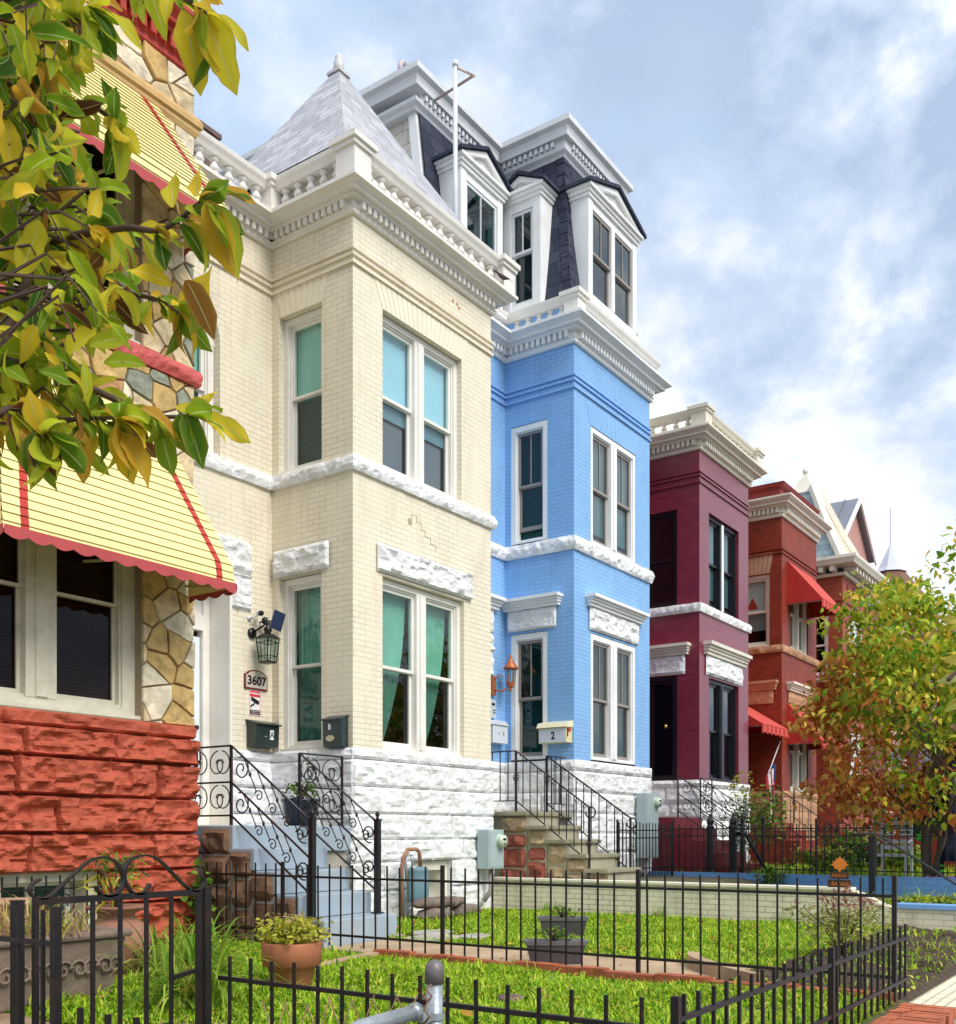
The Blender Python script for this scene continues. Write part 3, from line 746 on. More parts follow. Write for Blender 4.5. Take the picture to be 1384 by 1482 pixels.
# hip line of bigger slates at the bay corner
mb = MB()
for k in range(14):
    t = k/14; t1 = (k+1.15)/14
    def cp(t, o):
        w = t+.22*math.sin(math.pi*t)*.6*(1-t); return (b0[2][0]+(t0[2][0]-b0[2][0])*w+o[0], b0[2][1]+(t0[2][1]-b0[2][1])*w+o[1], mzb+(mzt-mzb)*t)
    for o in ((0, 1), (1, 0)):
        a = cp(t, (-.014, -.014)); b = cp(min(1, t1), (-.004, -.004))
        e = .14+.02*(k % 2)
        mb.hexa([a, (a[0]+o[0]*e, a[1]+o[1]*e, a[2]), (a[0]+o[0]*e+(.02 if o[0] == 0 else 0), a[1]+o[1]*e+(.02 if o[1] == 0 else 0), a[2]), (a[0]+.02, a[1]+.02, a[2])],
                [b, (b[0]+o[0]*e, b[1]+o[1]*e, b[2]), (b[0]+o[0]*e+(.01 if o[0] == 0 else 0), b[1]+o[1]*e+(.01 if o[1] == 0 else 0), b[2]), (b[0]+.01, b[1]+.01, b[2])])
mb.build('hip_slates', [SLATED], ms)
# side party wall of cream shingles, corner board
mb = MB(); mb.quad((12.86, 9.86, 8.0), (12.86, 15.2, 8.0), (12.86, 15.2, 11.6), (12.86, 10.2, 11.6)); mb.build('shingled_side_wall', [SHIN], H2, recalc=False)
mb = MB(); mb.quad((XR2-.1, 9, 8), (XR2-.1, 15.2, 8), (XR2-.1, 15.2, 11.5), (XR2-.1, 9.2, 11.5)); mb.build('shingled_side_wall', [SHIN], H2, recalc=False)
mb = MB(); mb.hexa([(12.80, 9.78, 8.3), (12.90, 9.78, 8.3), (12.90, 9.93, 8.3), (12.80, 9.93, 8.3)], [(12.80, 10.16, 11.6), (12.90, 10.16, 11.6), (12.90, 10.31, 11.6), (12.80, 10.31, 11.6)])
mb.build('corner_board', [WHITE], H2)
pt_ = offset_path([(12.82, 15.2), (12.82, 9.64)]+O+[(XR2, 15.2)], -.54)
pt_[1] = (12.82, pt_[2][1]); pt_[0] = (12.82, 15.2)
GREYW = mat('grey_white_trim', (.70, .73, .76), .5, .05, dark=(.4, .4, .38), dsc=2, damt=.3)
up = MB()
up.sweep(pt_, [(-.3, 11.44), (.08, 11.44), (.10, 11.48), (.15, 11.53), (.16, 11.58), (-.3, 11.58)])
up.sweep(pt_[1:], [(-.3, 11.58), (.15, 11.58), (.15, 11.70), (-.3, 11.70)])
up.sweep(pt_, [(-.3, 11.70), (.23, 11.70), (.24, 11.77), (.26, 11.83), (.31, 11.87), (.32, 11.88), (.32, 11.97), (-.3, 12.0)])
for p, t, n in along(pt_[1:], .11, .02):
    x, y = p; w = .028
    P = [(x+t[0]*a*w+n[0]*d, y+t[1]*a*w+n[1]*d) for a, d in ((-1, .148), (1, .148), (1, .20), (-1, .20))]
    up.hexa([(a, b, 11.60) for a, b in P], [(a, b, 11.69) for a, b in P])
up.build('upper_cornice', [GREYW], H2)
mb = MB(); mb.quad((12.85, 10.1, 11.99), (17, 10.1, 11.99), (17, 15.2, 11.99), (12.85, 15.2, 11.99)); mb.quad((15.0, 8.8, 11.992), (17, 8.8, 11.992), (17, 10.1, 11.992), (15.0, 10.1, 11.992)); mb.build('upper_roof', [FLATROOF], H2, recalc=False)
# dormers
def dormer(H, F, a0, a1, z0, ze, zp, depth, n=1, split=.5):
    """pedimented dormer; face at d=0 of the frame, cheeks run back by depth"""
    g = MB(); c = (a0+a1)/2
    g.fbox(F, a0, a0+.15, z0, ze, -depth, 0); g.fbox(F, a1-.15, a1, z0, ze, -depth, 0)
    g.fbox(F, a0+.15, a1-.15, ze-.14, ze, -depth, -.012); g.fbox(F, a0+.15, a1-.15, z0, z0+.12, -depth, -.012)
    g.fbox(F, a0-.03, a1+.03, z0-.09, z0, -depth, .06)
    # entablature mouldings
    for (p, q0, q1) in ((.03, 0, .06), (.06, .06, .12), (.10, .12, .17)): g.fbox(F, a0-p, a1+p, ze+q0+.001, ze+q1, -depth, p)
    zz = ze+.171
    # tympanum
    g.hexa([F.pt(a0, zz, -.1), F.pt(a1, zz, -.1), F.pt(a1, zz, .01), F.pt(a0, zz, .01)], [F.pt(c-.06, zp-.07, -.1), F.pt(c+.06, zp-.07, -.1), F.pt(c+.06, zp-.07, .01), F.pt(c-.06, zp-.07, .01)])
    for sg, ae in ((-1, a0-.09), (1, a1+.09)):
        # raking mould
        g.hexa([F.pt(ae, zz, -.12), F.pt(ae-sg*.13, zz, -.12), F.pt(ae-sg*.13, zz, .08), F.pt(ae, zz, .08)], [F.pt(c, zp-.02, -.12), F.pt(c, zp-.12, -.12), F.pt(c, zp-.12, .08), F.pt(c, zp-.02, .08)])
        # small triangular panel edges
    tri = [(c-(a1-a0)*.2, zz+.09), (c+(a1-a0)*.2, zz+.09), (c, zp-.17)]
    for k in range(3):
        (p, q), (r, s_) = tri[k], tri[(k+1) % 3]; g.tube([F.pt(p, q, .015), F.pt(r, s_, .015)], .012, 4, sm=False)
    o = g.build('dormer', [WHITE], H)
    rf = MB()
    for sg, ae in ((-1, a0-.15), (1, a1+.15)):
        rf.hexa([F.pt(ae, zz-.01, -depth-.35), F.pt(c, zp, -depth-.35), F.pt(c, zp, .13), F.pt(ae, zz-.01, .13)], [F.pt(ae, zz+.045, -depth-.35), F.pt(c, zp+.055, -depth-.35), F.pt(c, zp+.055, .13), F.pt(ae, zz+.045, .13)])
    rf.build('dormer_roof', [SLATED], o)
    W = MB(); G = MB(); i0, i1 = a0+.16, a1-.16; mul = .12; uw = (i1-i0-mul*(n-1))/n; zb, zt = z0+.13, ze-.15; zm = zb+(zt-zb)*split
    for k in range(n):
        q0 = i0+(uw+mul)*k; q1 = q0+uw
        W.ring(F, q0, q1, zm-.02, zt, .045, -.06, -.025, 0); W.ring(F, q0, q1, zb, zm+.015, .045, -.1, -.063, 0)
        W.fbox(F, (q0+q1)/2-.01, (q0+q1)/2+.01, zm, zt-.04, -.055, -.03)
        G.quad(*[F.pt(a, z, -.045) for a, z in ((q0, zm), (q1, zm), (q1, zt), (q0, zt))]); G.quad(*[F.pt(a, z, -.08) for a, z in ((q0, zb), (q1, zb), (q1, zm), (q0, zm))])
        if k < n-1: W.fbox(F, q1, q1+mul, zb, zt, -.1, -.004, 1)
    W.build('sash', [SASHG if n > 1 else GREYW, WHITE], o); G.build('pane', [GLASSD], o, recalc=False)
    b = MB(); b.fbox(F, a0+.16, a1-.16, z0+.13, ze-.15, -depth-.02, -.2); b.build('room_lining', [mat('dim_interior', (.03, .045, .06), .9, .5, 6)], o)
    return o
dormer(H2, FY(9.55), 13.22, 14.42, 8.72, 10.60, 11.12, .75, 1, .45)
dormer(H2, FX(14.60), 8.92, 9.66, 8.80, 10.62, 11.03, .75, 1, .55)
dormer(H2, FY(8.30), 15.12, 16.92, 8.95, 10.64, 11.18, .75, 2, .5)
# ================================================================ STONE HOUSE (left)
H0 = thing('row_house', (5.4, 8.3, ZL), 'flagstone-faced row house with red rock-faced basement and red cornice at the left edge', 'row house')
XA, XC = 3.94, 6.86
F0 = FY(YF)
def clip(poly, nx, ny, c):          # keep nx*x+ny*y<=c
    out = []
    for i in range(len(poly)):
        p, q = poly[i], poly[(i+1) % len(poly)]; dp, dq = nx*p[0]+ny*p[1]-c, nx*q[0]+ny*q[1]-c
        if dp <= 0: out.append(p)
        if (dp < 0 < dq) or (dq < 0 < dp):
            t = dp/(dp-dq); out.append((p[0]+(q[0]-p[0])*t, p[1]+(q[1]-p[1])*t))
    return out
def flagstones(mb, F, rects, pitch=.27, gap=.011, seed=3):
    R = random.Random(seed); x0 = min(r[0] for r in rects)-pitch; x1 = max(r[1] for r in rects)+pitch; z0 = min(r[2] for r in rects)-pitch; z1 = max(r[3] for r in rects)+pitch
    S = {}; nx = int((x1-x0)/pitch)+1; nz = int((z1-z0)/pitch)+1
    for i in range(-1, nx+1):
        for j in range(-1, nz+1):
            if R.random() < .12: continue
            S[i, j] = (x0+(i+R.uniform(-.1, 1.1))*pitch, z0+(j+R.uniform(-.1, 1.1))*pitch)
    for (i, j), s in S.items():
        poly = [(s[0]-1, s[1]-1), (s[0]+1, s[1]-1), (s[0]+1, s[1]+1), (s[0]-1, s[1]+1)]
        for di in range(-3, 4):
            for dj in range(-3, 4):
                q = S.get((i+di, j+dj))
                if q is None or (di == 0 and dj == 0): continue
                dx, dz = q[0]-s[0], q[1]-s[1]; l = math.hypot(dx, dz)
                if l < 1e-4: continue
                poly = clip(poly, dx/l, dz/l, (dx*(s[0]+q[0])/2+dz*(s[1]+q[1])/2)/l-gap)
                if len(poly) < 3: break
            if len(poly) < 3: break
        if len(poly) < 3: continue
        h = R.uniform(.022, .045); mi = R.choices(range(5), [4.5, 4, 1.3, 3.2, .7])[0]; tx, tz = R.uniform(-.06, .06), R.uniform(-.06, .06)
        for r in rects:
            p = clip(clip(clip(clip(poly, -1, 0, -r[0]), 1, 0, r[1]), 0, -1, -r[2]), 0, 1, r[3])
            if len(p) < 3: continue
            # wobble the outline by splitting edges
            pp = []
            for k in range(len(p)):
                a, b = p[k], p[(k+1) % len(p)]; pp.append(a); L = math.hypot(b[0]-a[0], b[1]-a[1]); n = int(L/.06)
                for m_ in range(1, n):
                    t = m_/n; x, z = a[0]+(b[0]-a[0])*t, a[1]+(b[1]-a[1])*t; w = noise.noise(Vector((x*14, z*14, seed)))*.007
                    onb = abs(x-r[0]) < 1e-3 or abs(x-r[1]) < 1e-3 or abs(z-r[2]) < 1e-3 or abs(z-r[3]) < 1e-3
                    pp.append((x, z) if onb else (x+w, z+w))
            c = (sum(q[0] for q in pp)/len(pp), sum(q[1] for q in pp)/len(pp)); n = len(pp)
            ins = [(c[0]+(q[0]-c[0])*.95, c[1]+(q[1]-c[1])*.95) for q in pp]
            dd = lambda q: h+tx*(q[0]-c[0])+tz*(q[1]-c[1])+.008*noise.noise(Vector((q[0]*9, q[1]*9, 5)))
            mid = [(c[0]+(q[0]-c[0])*.5, c[1]+(q[1]-c[1])*.5) for q in pp]
            vs = [F.pt(a, z, 0) for a, z in pp]+[F.pt(a, z, dd((a, z))-.008) for a, z in pp]+[F.pt(a, z, dd((a, z))) for a, z in ins]+[F.pt(a, z, dd((a, z))+.01*noise.noise(Vector((a*13, z*13, 8)))) for a, z in mid]+[F.pt(c[0], c[1], dd(c)+.004)]
            fs = [(k, (k+1) % n, n+(k+1) % n, n+k) for k in range(n)]+[(n+k, n+(k+1) % n, 2*n+(k+1) % n, 2*n+k) for k in range(n)]+[(2*n+k, 2*n+(k+1) % n, 3*n+(k+1) % n, 3*n+k) for k in range(n)]+[(3*n+k, 3*n+(k+1) % n, 4*n) for k in range(n)]
            mb.add(vs, fs, mi)
MORT = mat('stone_mortar', (.30, .24, .16), .95, .15, 10, .4, 90)
def fstone(n, c): return mat(n, c, .8, .30, 6, .9, 22, dark=tuple(x*.42 for x in c), dsc=5, damt=.75)
FST = [fstone('flagstone_cream', (.72, .57, .34)), fstone('flagstone_ochre', (.58, .39, .15)), fstone('flagstone_grey_green', (.27, .29, .22)), fstone('flagstone_pale', (.76, .67, .50)), fstone('flagstone_rust', (.44, .24, .11))]
wh = [(4.28, 6.25, 1.09, 3.66, .2), (4.28, 6.25, 4.68, 6.62, .2)]
mb = MB(); panel(mb, F0, XA, XC, 1.0, 7.62, wh, .2)
panel(mb, FX(XA), YF, YM, 1.0, 7.62, (), .2); panel(mb, FY(YM), 1.4, XA, -1.1, 7.62, [(2.0, 3.1, .1, 3.2, .3)], .3)
mb.quad((XC, YF, 1.0), (XC, 16, 1.0), (XC, 16, 7.62), (XC, YF, 7.62)); mb.quad((1.4, YM, -1.1), (1.4, 16, -1.1), (1.4, 16, 7.62), (1.4, YM, 7.62)); mb.quad((1.4, 16, -1.1), (XC, 16, -1.1), (XC, 16, 7.62), (1.4, 16, 7.62))
mb.build('wall', [MORT], H0, recalc=False)
mb = MB(); flagstones(mb, F0, [(6.25, XC, 1.075, 4.49), (XA, 6.25, 3.66, 4.49), (XA, 4.28, 1.075, 3.66), (6.25, XC, 4.67, 7.01), (XA, 6.25, 6.62, 7.01), (XA, 4.28, 4.67, 6.62), (XA, XC, 7.215, 7.6)], .25, .009, 5)
flagstones(mb, FX(XA), [(YF, YM, 1.0, 7.6)], .3, .010, 9); flagstones(mb, FY(YM), [(1.4, 2.0, -1, 7.6), (3.1, XA, -1, 7.6), (2.0, 3.1, 3.2, 7.6)], .3, .010, 11)
mb.build('flagstone_facing', FST, H0, recalc=False)
d = MB(); d.fbox(FY(YM), 2.0, 3.1, .1, 3.2, -.32, -.26); d.build('door', [WHITE], H0)
p0 = [(1.4, YM), (XA, YM), (XA, YF), (XC, YF), (XC, YM)]
# basement courses
fnd = MB(); XC_ = XC-.005; zs0 = [1.075, .94, .675, .335, 0, -.35, -.66, -1.03]
bh = [(4.75, 5.80, -.98, -.32)]
core = MB(); panel(core, F0, XA, XC-.02, -1.15, 1.06, [(4.75, 5.80, -.98, -.32, .45)], .3); core.quad((XC-.02, YF, -1.15), (XC-.02, YM, -1.15), (XC-.02, YM, 1.06), (XC-.02, YF, 1.06)); panel(core, FX(XA), YF, YM, -1.15, 1.06)
core.build('basement_core', [ROCKR], H0, recalc=False)
for i in range(len(zs0)-1):
    t, b = zs0[i], zs0[i+1]; cap = i == 0
    rock_course(fnd, F0, XA-.05, XC, b, t, .03 if cap else .015, .07 if cap else .13, (.8, 1.5) if not cap else (.9, 1.6), .021, .005, bh if i > 2 else (), seed=i+80, )
    rock_course(fnd, FX(XA), YF-.04, YM, b, t, .03 if cap else .02, .07, (.5, .8), .06, .012, seed=i+90)
fnd.build('basement_wall', [ROCKR], H0, recalc=False)
PALEW = mat('aged_cream_window_paint', (.66, .62, .50), .5, .08, 6, .15, 60, dark=(.30, .27, .16), dsc=3, damt=.5)
BLBR = mat('brown_blind', (.10, .05, .035), .8, .2, 14)
window(H0, F0, 4.28, 6.25, 1.09, 3.66, n=2, rev=.16, fm=PALEW, mull=.30, fw=.14, sash=.03, blind=BLBR, split=.42, gm=glass('clear_dark_glass', (.40, .36, .33), .35))
window(H0, F0, 4.28, 6.25, 4.68, 6.62, n=2, rev=.16, fm=PALEW, mull=.26, fw=.12, sash=.03, blind=BLBR, gm=glass('clear_dark_glass'))
# basement window with its wrought bars
B_ = MB(); B_.ring(F0, 4.76, 5.79, -.98, -.33, .10, -.4, -.04); B_.fbox(F0, 4.86, 5.69, -.88, -.43, -.4, -.36); bw0 = B_.build('basement_window', [PALEW], H0)
g = MB(); g.ring(F0, 4.87, 5.28, -.87, -.44, .04, -.35, -.3); g.ring(F0, 5.28, 5.68, -.87, -.44, .04, -.35, -.3); g.build('sash', [WHITE], bw0)
g = MB(); g.quad(*[F0.pt(a, z, -.33) for a, z in ((4.9, -.85), (5.66, -.85), (5.66, -.46), (4.9, -.46))]); g.build('pane', [MATS['dusky_glass']], bw0, recalc=False)
def spiral(F, c, r0, r1, a0, turns, d=.0, n=26):
    return [F.pt(c[0]+(r0+(r1-r0)*k/n)*math.cos(a0+2*math.pi*turns*k/n), c[1]+(r0+(r1-r0)*k/n)*math.sin(a0+2*math.pi*turns*k/n), d) for k in range(n+1)]
g = MB()
for k in range(8): a = 4.80+k*.135; g.bar(F0.pt(a, -1.0, .07), F0.pt(a, -.37, .07), .012)
for z in (-.49, -.93): g.bar(F0.pt(4.76, z, .07), F0.pt(5.79, z, .07), .014)
for s in (-1, 1):
    g.tube(spiral(F0, (5.27+s*.11, -.64), .10, .02, math.pi/2, -s*1.3, .085), .008, 5); g.tube(spiral(F0, (5.27+s*.09, -.81), .075, .02, -math.pi/2, s*1.2, .085), .008, 5)
g.build('window_bars', [IRON], bw0)
# sills and bands
mb = MB(); P_ = [(XA, YM), (XA, YF), (XC, YF), (XC, YM)]
rock_belt(mb, P_, 4.50, 4.66, .045, .06, .03, seed=7); mb.build('sill_course', [mat('rose_painted_rock', (.55, .10, .09), .6, .1, 5, .4, 50)], H0, recalc=False)
YST = mat('yellow_sandstone', (.62, .42, .17), .7, .15, 6, .4, 40, dark=(.45, .22, .10), dsc=3, damt=.6)
mb = MB(); mb.sweep(P_, [(0, 7.02), (.03, 7.02), (.05, 7.06), (.05, 7.10), (.075, 7.11), (.075, 7.16), (.05, 7.21), (0, 7.21)]); mb.build('string_course', [YST], H0)
cornice(H0, P_, 7.60, 8.04, .25, REDT, .115, .065)
mb = MB(); mb.sweep(P_, [(-.3, 8.07), (-.05, 8.07), (-.05, 8.5), (.0, 8.52), (.02, 8.6), (-.3, 8.6)]); mb.build('parapet', [REDT], H0)
mb = MB(); mb.quad((1.4, YM, 8.0), (XC, YM, 8.0), (XC, 16, 8.0), (1.4, 16, 8.0)); mb.quad((XA, YF, 8.002), (XC, YF, 8.002), (XC, YM, 8.002), (XA, YM, 8.002)); mb.build('roof', [FLATROOF], H0, recalc=False)

# ---- metal slat awnings
YEL = mat('pale_yellow_enamel', (.90, .77, .33), .35, .05, 3, 0, dark=(.66, .54, .26), dsc=3, damt=.4, spec=.4)
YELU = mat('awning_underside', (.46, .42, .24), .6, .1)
REDS = mat('red_enamel', (.50, .035, .025), .4, .08, 4)
ROSE = mat('rose_enamel', (.46, .07, .07), .45, .1, 4)
def slat_awning(label, x0, x1, y, zf, zt, proj, hip=.36, stripes=(.30,)):
    A = thing('metal_awning', ((x0+x1)/2, y, zf), label, 'awning', 'yellow metal awnings over the stone house windows')
    F = FY(y); prof = []                    # from top at the wall to the front edge
    n = 20; L = []
    for k in range(n+1):
        t = k/n
        if t < .86: s = t/.86; d = .03+(proj-.03-.02)*s; z = zt+(zf+.20-zt)*s
        else: s = (t-.86)/.14; d = proj-.02+.02*s; z = zf+.20-.20*s
        L.append((d, z))
    mb = MB(); tr = MB()
    def xl(t): return x0+hip*(1-min(1, t/.86))
    def xr_(t): return x1-hip*(1-min(1, t/.86))
    for k in range(n):
        (d0, z0), (d1, z1) = L[k], L[k+1]; t0, t1 = k/n, (k+1)/n; e = .011
        A0, A1 = xl(t0), xr_(t0); B0, B1 = xl(t1), xr_(t1)
        P = [F.pt(A0, z0, d0), F.pt(A1, z0, d0), F.pt(B1, z1, d1+e), F.pt(B0, z1, d1+e)]
        mb.quad(*P, 0)
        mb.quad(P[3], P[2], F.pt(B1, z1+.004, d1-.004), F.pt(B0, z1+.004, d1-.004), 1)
        for (f0, f1) in ((.15, .22), (-.22, -.15)):
            if f0 > 0: q = [(A0+f0, A0+f1), (B0+f0*1, B0+f1)]
            else: q = [(A1+f0, A1+f1), (B1+f0, B1+f1)]
            tr.quad(F.pt(q[0][0], z0+.003, d0+.004), F.pt(q[0][1], z0+.003, d0+.004), F.pt(q[1][1], z1+.001, d1+e+.004), F.pt(q[1][0], z1+.001, d1+e+.004))
        # hipped sides
        for (xa, xb, sg, lim) in ((A0, B0, -1, 0), (A1, B1, 1, 0)):
            mb.quad(F.pt(xa, z0, d0), F.pt(xb+sg*e*.6, z1, d1), F.pt(xb+sg*e*.6, z1, .02), F.pt(xa, z0, .02), 0)
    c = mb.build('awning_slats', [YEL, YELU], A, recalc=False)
    for q_ in (0, 1):
        s_ = MB()
        for k in range(n): i = 8*k+4*q_; s_.quad(*tr.v[i:i+4])
        s_.build('stripe', [REDS], A, recalc=False)
    V = MB(); m = int((x1-x0)/.025); w = .20
    def val(pf, L_, sides):
        mm = max(2, int(L_/.02)); vs = []
        for i in range(mm+1):
            s = L_*i/mm; b = .032+.032*abs(math.sin(math.pi*s/w))
            p = pf(s); vs += [(p[0], p[1], zf+.035), (p[0], p[1], zf), (p[0]-0, p[1], zf-b)]
        V.add(vs, [(3*i+j, 3*i+3+j, 3*i+4+j, 3*i+1+j) for i in range(mm) for j in range(2)], 0)
    val(lambda s: (x0+s, y-proj-.022), x1-x0, 0)
    val(lambda s: (x1+.012, y-proj-.022+s), proj, 0); val(lambda s: (x0-.012, y-proj-.022+s), proj, 0)
    o = V.build('scalloped_valance', [ROSE], A, recalc=False)
    sm_ = o.modifiers.new('thickness', 'SOLIDIFY'); sm_.thickness = .004
    # frame underneath
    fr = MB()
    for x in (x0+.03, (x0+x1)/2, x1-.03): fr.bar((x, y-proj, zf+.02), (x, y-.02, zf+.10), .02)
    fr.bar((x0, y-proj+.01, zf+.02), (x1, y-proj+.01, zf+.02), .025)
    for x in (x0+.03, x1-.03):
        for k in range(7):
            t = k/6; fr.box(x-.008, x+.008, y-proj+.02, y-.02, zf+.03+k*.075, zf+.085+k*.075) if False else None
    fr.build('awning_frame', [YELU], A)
    return A
slat_awning('large yellow slatted metal awning with red stripes over the ground-floor window of the flagstone house', 4.42, 6.76, YF-.03, 2.36, 4.0, .70)
slat_awning('yellow slatted metal awning half hidden by leaves over the upper-floor window of the flagstone house', 4.42, 6.70, YF-.03, 5.80, 7.03, .68, hip=.30)

# ================================================================ MAROON HOUSE
def simple_house(label, xl, xb, xr, bm, zg, zf, zb0, zb1, zstr, zc0, zc1, cm, hs, proj=.32, beltm=None, found=None, foundr=.06, dent=.11, res=.07, xloc=None):
    H = thing('row_house', (xb+1, YF, zg), label, 'row house')
    shell(H, xl, xb, xr, YM, YF, zf-.01, zc0+.05, bm, hs)
    path = [(xl, YM), (xb, YM), (xb, YF), (xr, YF), (xr, YM)]
    core = MB(); core.sweep(path, [(-.2, zg-.05), (0, zg-.05), (0, zf-.012), (-.2, zf-.012)]); core.build('foundation_core', [found or ROCKW], H)
    fnd = MB(); z = zf; i = 0; hts = [.15]+[.34]*6
    for h in hts:
        if z <= zg: break
        b = max(z-h, zg-.02)
        rock_course(fnd, FY(YF), xb-.04, xr+.03, b, z, .03 if i == 0 else .012, foundr, (.5, .9), res, .014, seed=i+int(xb*10))
        rock_course(fnd, FX(xb), YF-.04, YM, b, z, .03 if i == 0 else .012, foundr, (.5, .8), res, .014, seed=i+int(xb*20)); z = b; i += 1
    fnd.build('foundation', [found or ROCKW], H, recalc=False)
    if zb1: mb = MB(); rock_belt(mb, path, zb0, zb1, .03, .07, .06, seed=int(xb)); mb.build('belt_course', [beltm or ROCKW], H, recalc=False)
    if zstr: strings(H, path, zstr, bm)
    if zc1: cornice(H, path, zc0+.03, zc1, proj, cm, dent, .062)
    return H, path
hs = dict(front=[(20.3, 22.0, 1.1, 3.24, .18), (20.3, 22.0, 4.72, 6.68, .18)], side=[(8.79, 9.56, 1.1, 3.26, .15), (8.79, 9.56, 4.72, 6.7, .15)], main=[(18, 19.2, .3, 3.3, .3)])
H3, path3 = simple_house('dark maroon painted brick row house with black window frames and cream balustraded cornice', 17.7, 19.8, 22.6, BRICKM, ZR, 1.1, 4.53, 4.71, (7.42, 7.34, 7.2), 7.80, 8.22, TRIMC, hs)
balustrade(H3, path3, 8.225, 8.62, -.08, TRIMC, .24, peds=(2, 3), pw=.16)
kw = dict(fm=BLACKF, sm=BLACKF, gm=GLASSD, rev=.12)
wb_ = window(H3, FY(YF), 20.3, 22.0, 1.1, 3.24, n=2, mull=.2, **kw); w5 = window(H3, FY(YF), 20.3, 22.0, 4.72, 6.67, n=2, mull=.2, shade=SHADEG, shadez=.9, **kw)
mb = MB(); mb.fbox(FY(YF), 21.10, 21.20, 4.76, 6.62, -.055, -.03); mb.build('mullion_strip', [WHITE], w5)
window(H3, FX(19.8), 8.79, 9.56, 4.72, 6.7, **kw)
d = MB(); F_ = FX(19.8); d.ring(F_, 8.80, 9.55, 1.1, 3.25, .07, -.15, -.02); d.ring(F_, 8.87, 9.48, 1.15, 3.18, .06, -.12, -.06); dd_ = d.build('door', [BLACKF], H3)
g = MB(); g.quad(*[F_.pt(a, z, -.1) for a, z in ((8.9, 1.2), (9.45, 1.2), (9.45, 3.15), (8.9, 3.15))]); g.build('pane', [mat('black_glass', (.004, .005, .01), .05, .1, spec=.6)], dd_, recalc=False)
g = MB(); g.lathe([(0, -.04), (.03, -.03), (.04, 0), (.03, .03), (0, .04)], (19.84-.09, 9.02, 2.22), 10); g.build('door_handle', [mat('brass', (.8, .5, .15), .25, .05, metal=.8)], dd_)
hood(H3, FY(YF), 20.1, 22.2, 3.28, 3.95, TRIMC, ROCKW, .38, 16, .05); hood(H3, FX(19.8), 8.6, 9.6, 3.28, 3.90, TRIMC, ROCKW, .36, 17, .05)

# ================================================================ RED HOUSE WITH AWNINGS
hs = dict(front=[(25.55, 27.0, 1.05, 3.1, .18), (25.55, 27.0, 4.62, 6.5, .18)], side=[(8.6, 9.4, 4.62, 6.4, .15)], main=[(23.4, 24.4, .3, 3.2, .3)])
TAN = mat('tan_stone', (.50, .27, .15), .7, .15, 5, .3, 30)
H4, path4 = simple_house('red brick row house with bright red canvas awnings and a cream dentil cornice', 22.85, 24.9, 27.7, BRICKR, ZR, 1.05, 4.45, 4.62, (7.0, 6.9), 7.72, 8.2, TRIMC, hs, beltm=TAN, found=TAN, foundr=.03, res=.12)
mb = MB(); mb.sweep(path4, [(-.25, 8.21), (-.05, 8.21), (-.05, 8.5), (.04, 8.52), (.08, 8.6), (-.25, 8.6)]); mb.build('parapet', [mat('dark_red_paint', (.25, .03, .025), .5, .1)], H4)
w6 = window(H4, FY(YF), 25.55, 27.0, 4.62, 6.5, n=2, fm=TRIMC, rev=.1, mull=.16, gm=GLASSD); window(H4, FY(YF), 25.55, 27.0, 1.05, 3.1, n=2, fm=TRIMC, rev=.1, mull=.16, gm=GLASSD); w7 = window(H4, FX(24.9), 8.6, 9.4, 4.62, 6.4, fm=TRIMC, shade=SHADEW, shadez=.78, gm=GLASS, rev=.1)
m = MB(); m.add([FX(24.9).pt(a, z, -.17) for a, z in ((8.95, 5.6), (9.25, 5.6), (9.18, 5.75), (9.1, 5.9), (9.02, 5.75))], [(0, 1, 2, 3, 4)]); m.build('red_window_decoration', [REDS], w7, recalc=False)
m = MB(); m.fbox(FY(YM), 23.4, 24.4, .3, 3.2, -.3, -.2); m.build('door', [mat('dark_door', (.01, .01, .015), .4)], H4)
hood(H4, FY(YF), 25.35, 27.3, 3.25, 3.75, TRIMC, TAN, .4, 21, .1); hood(H4, FX(24.9), 8.5, 9.68, 3.2, 3.75, TAN, TAN, .4, 22, .1)
hood(H4, FY(YM), 23.2, 24.7, 3.5, 3.9, TAN, TAN, .4, 23, .1)
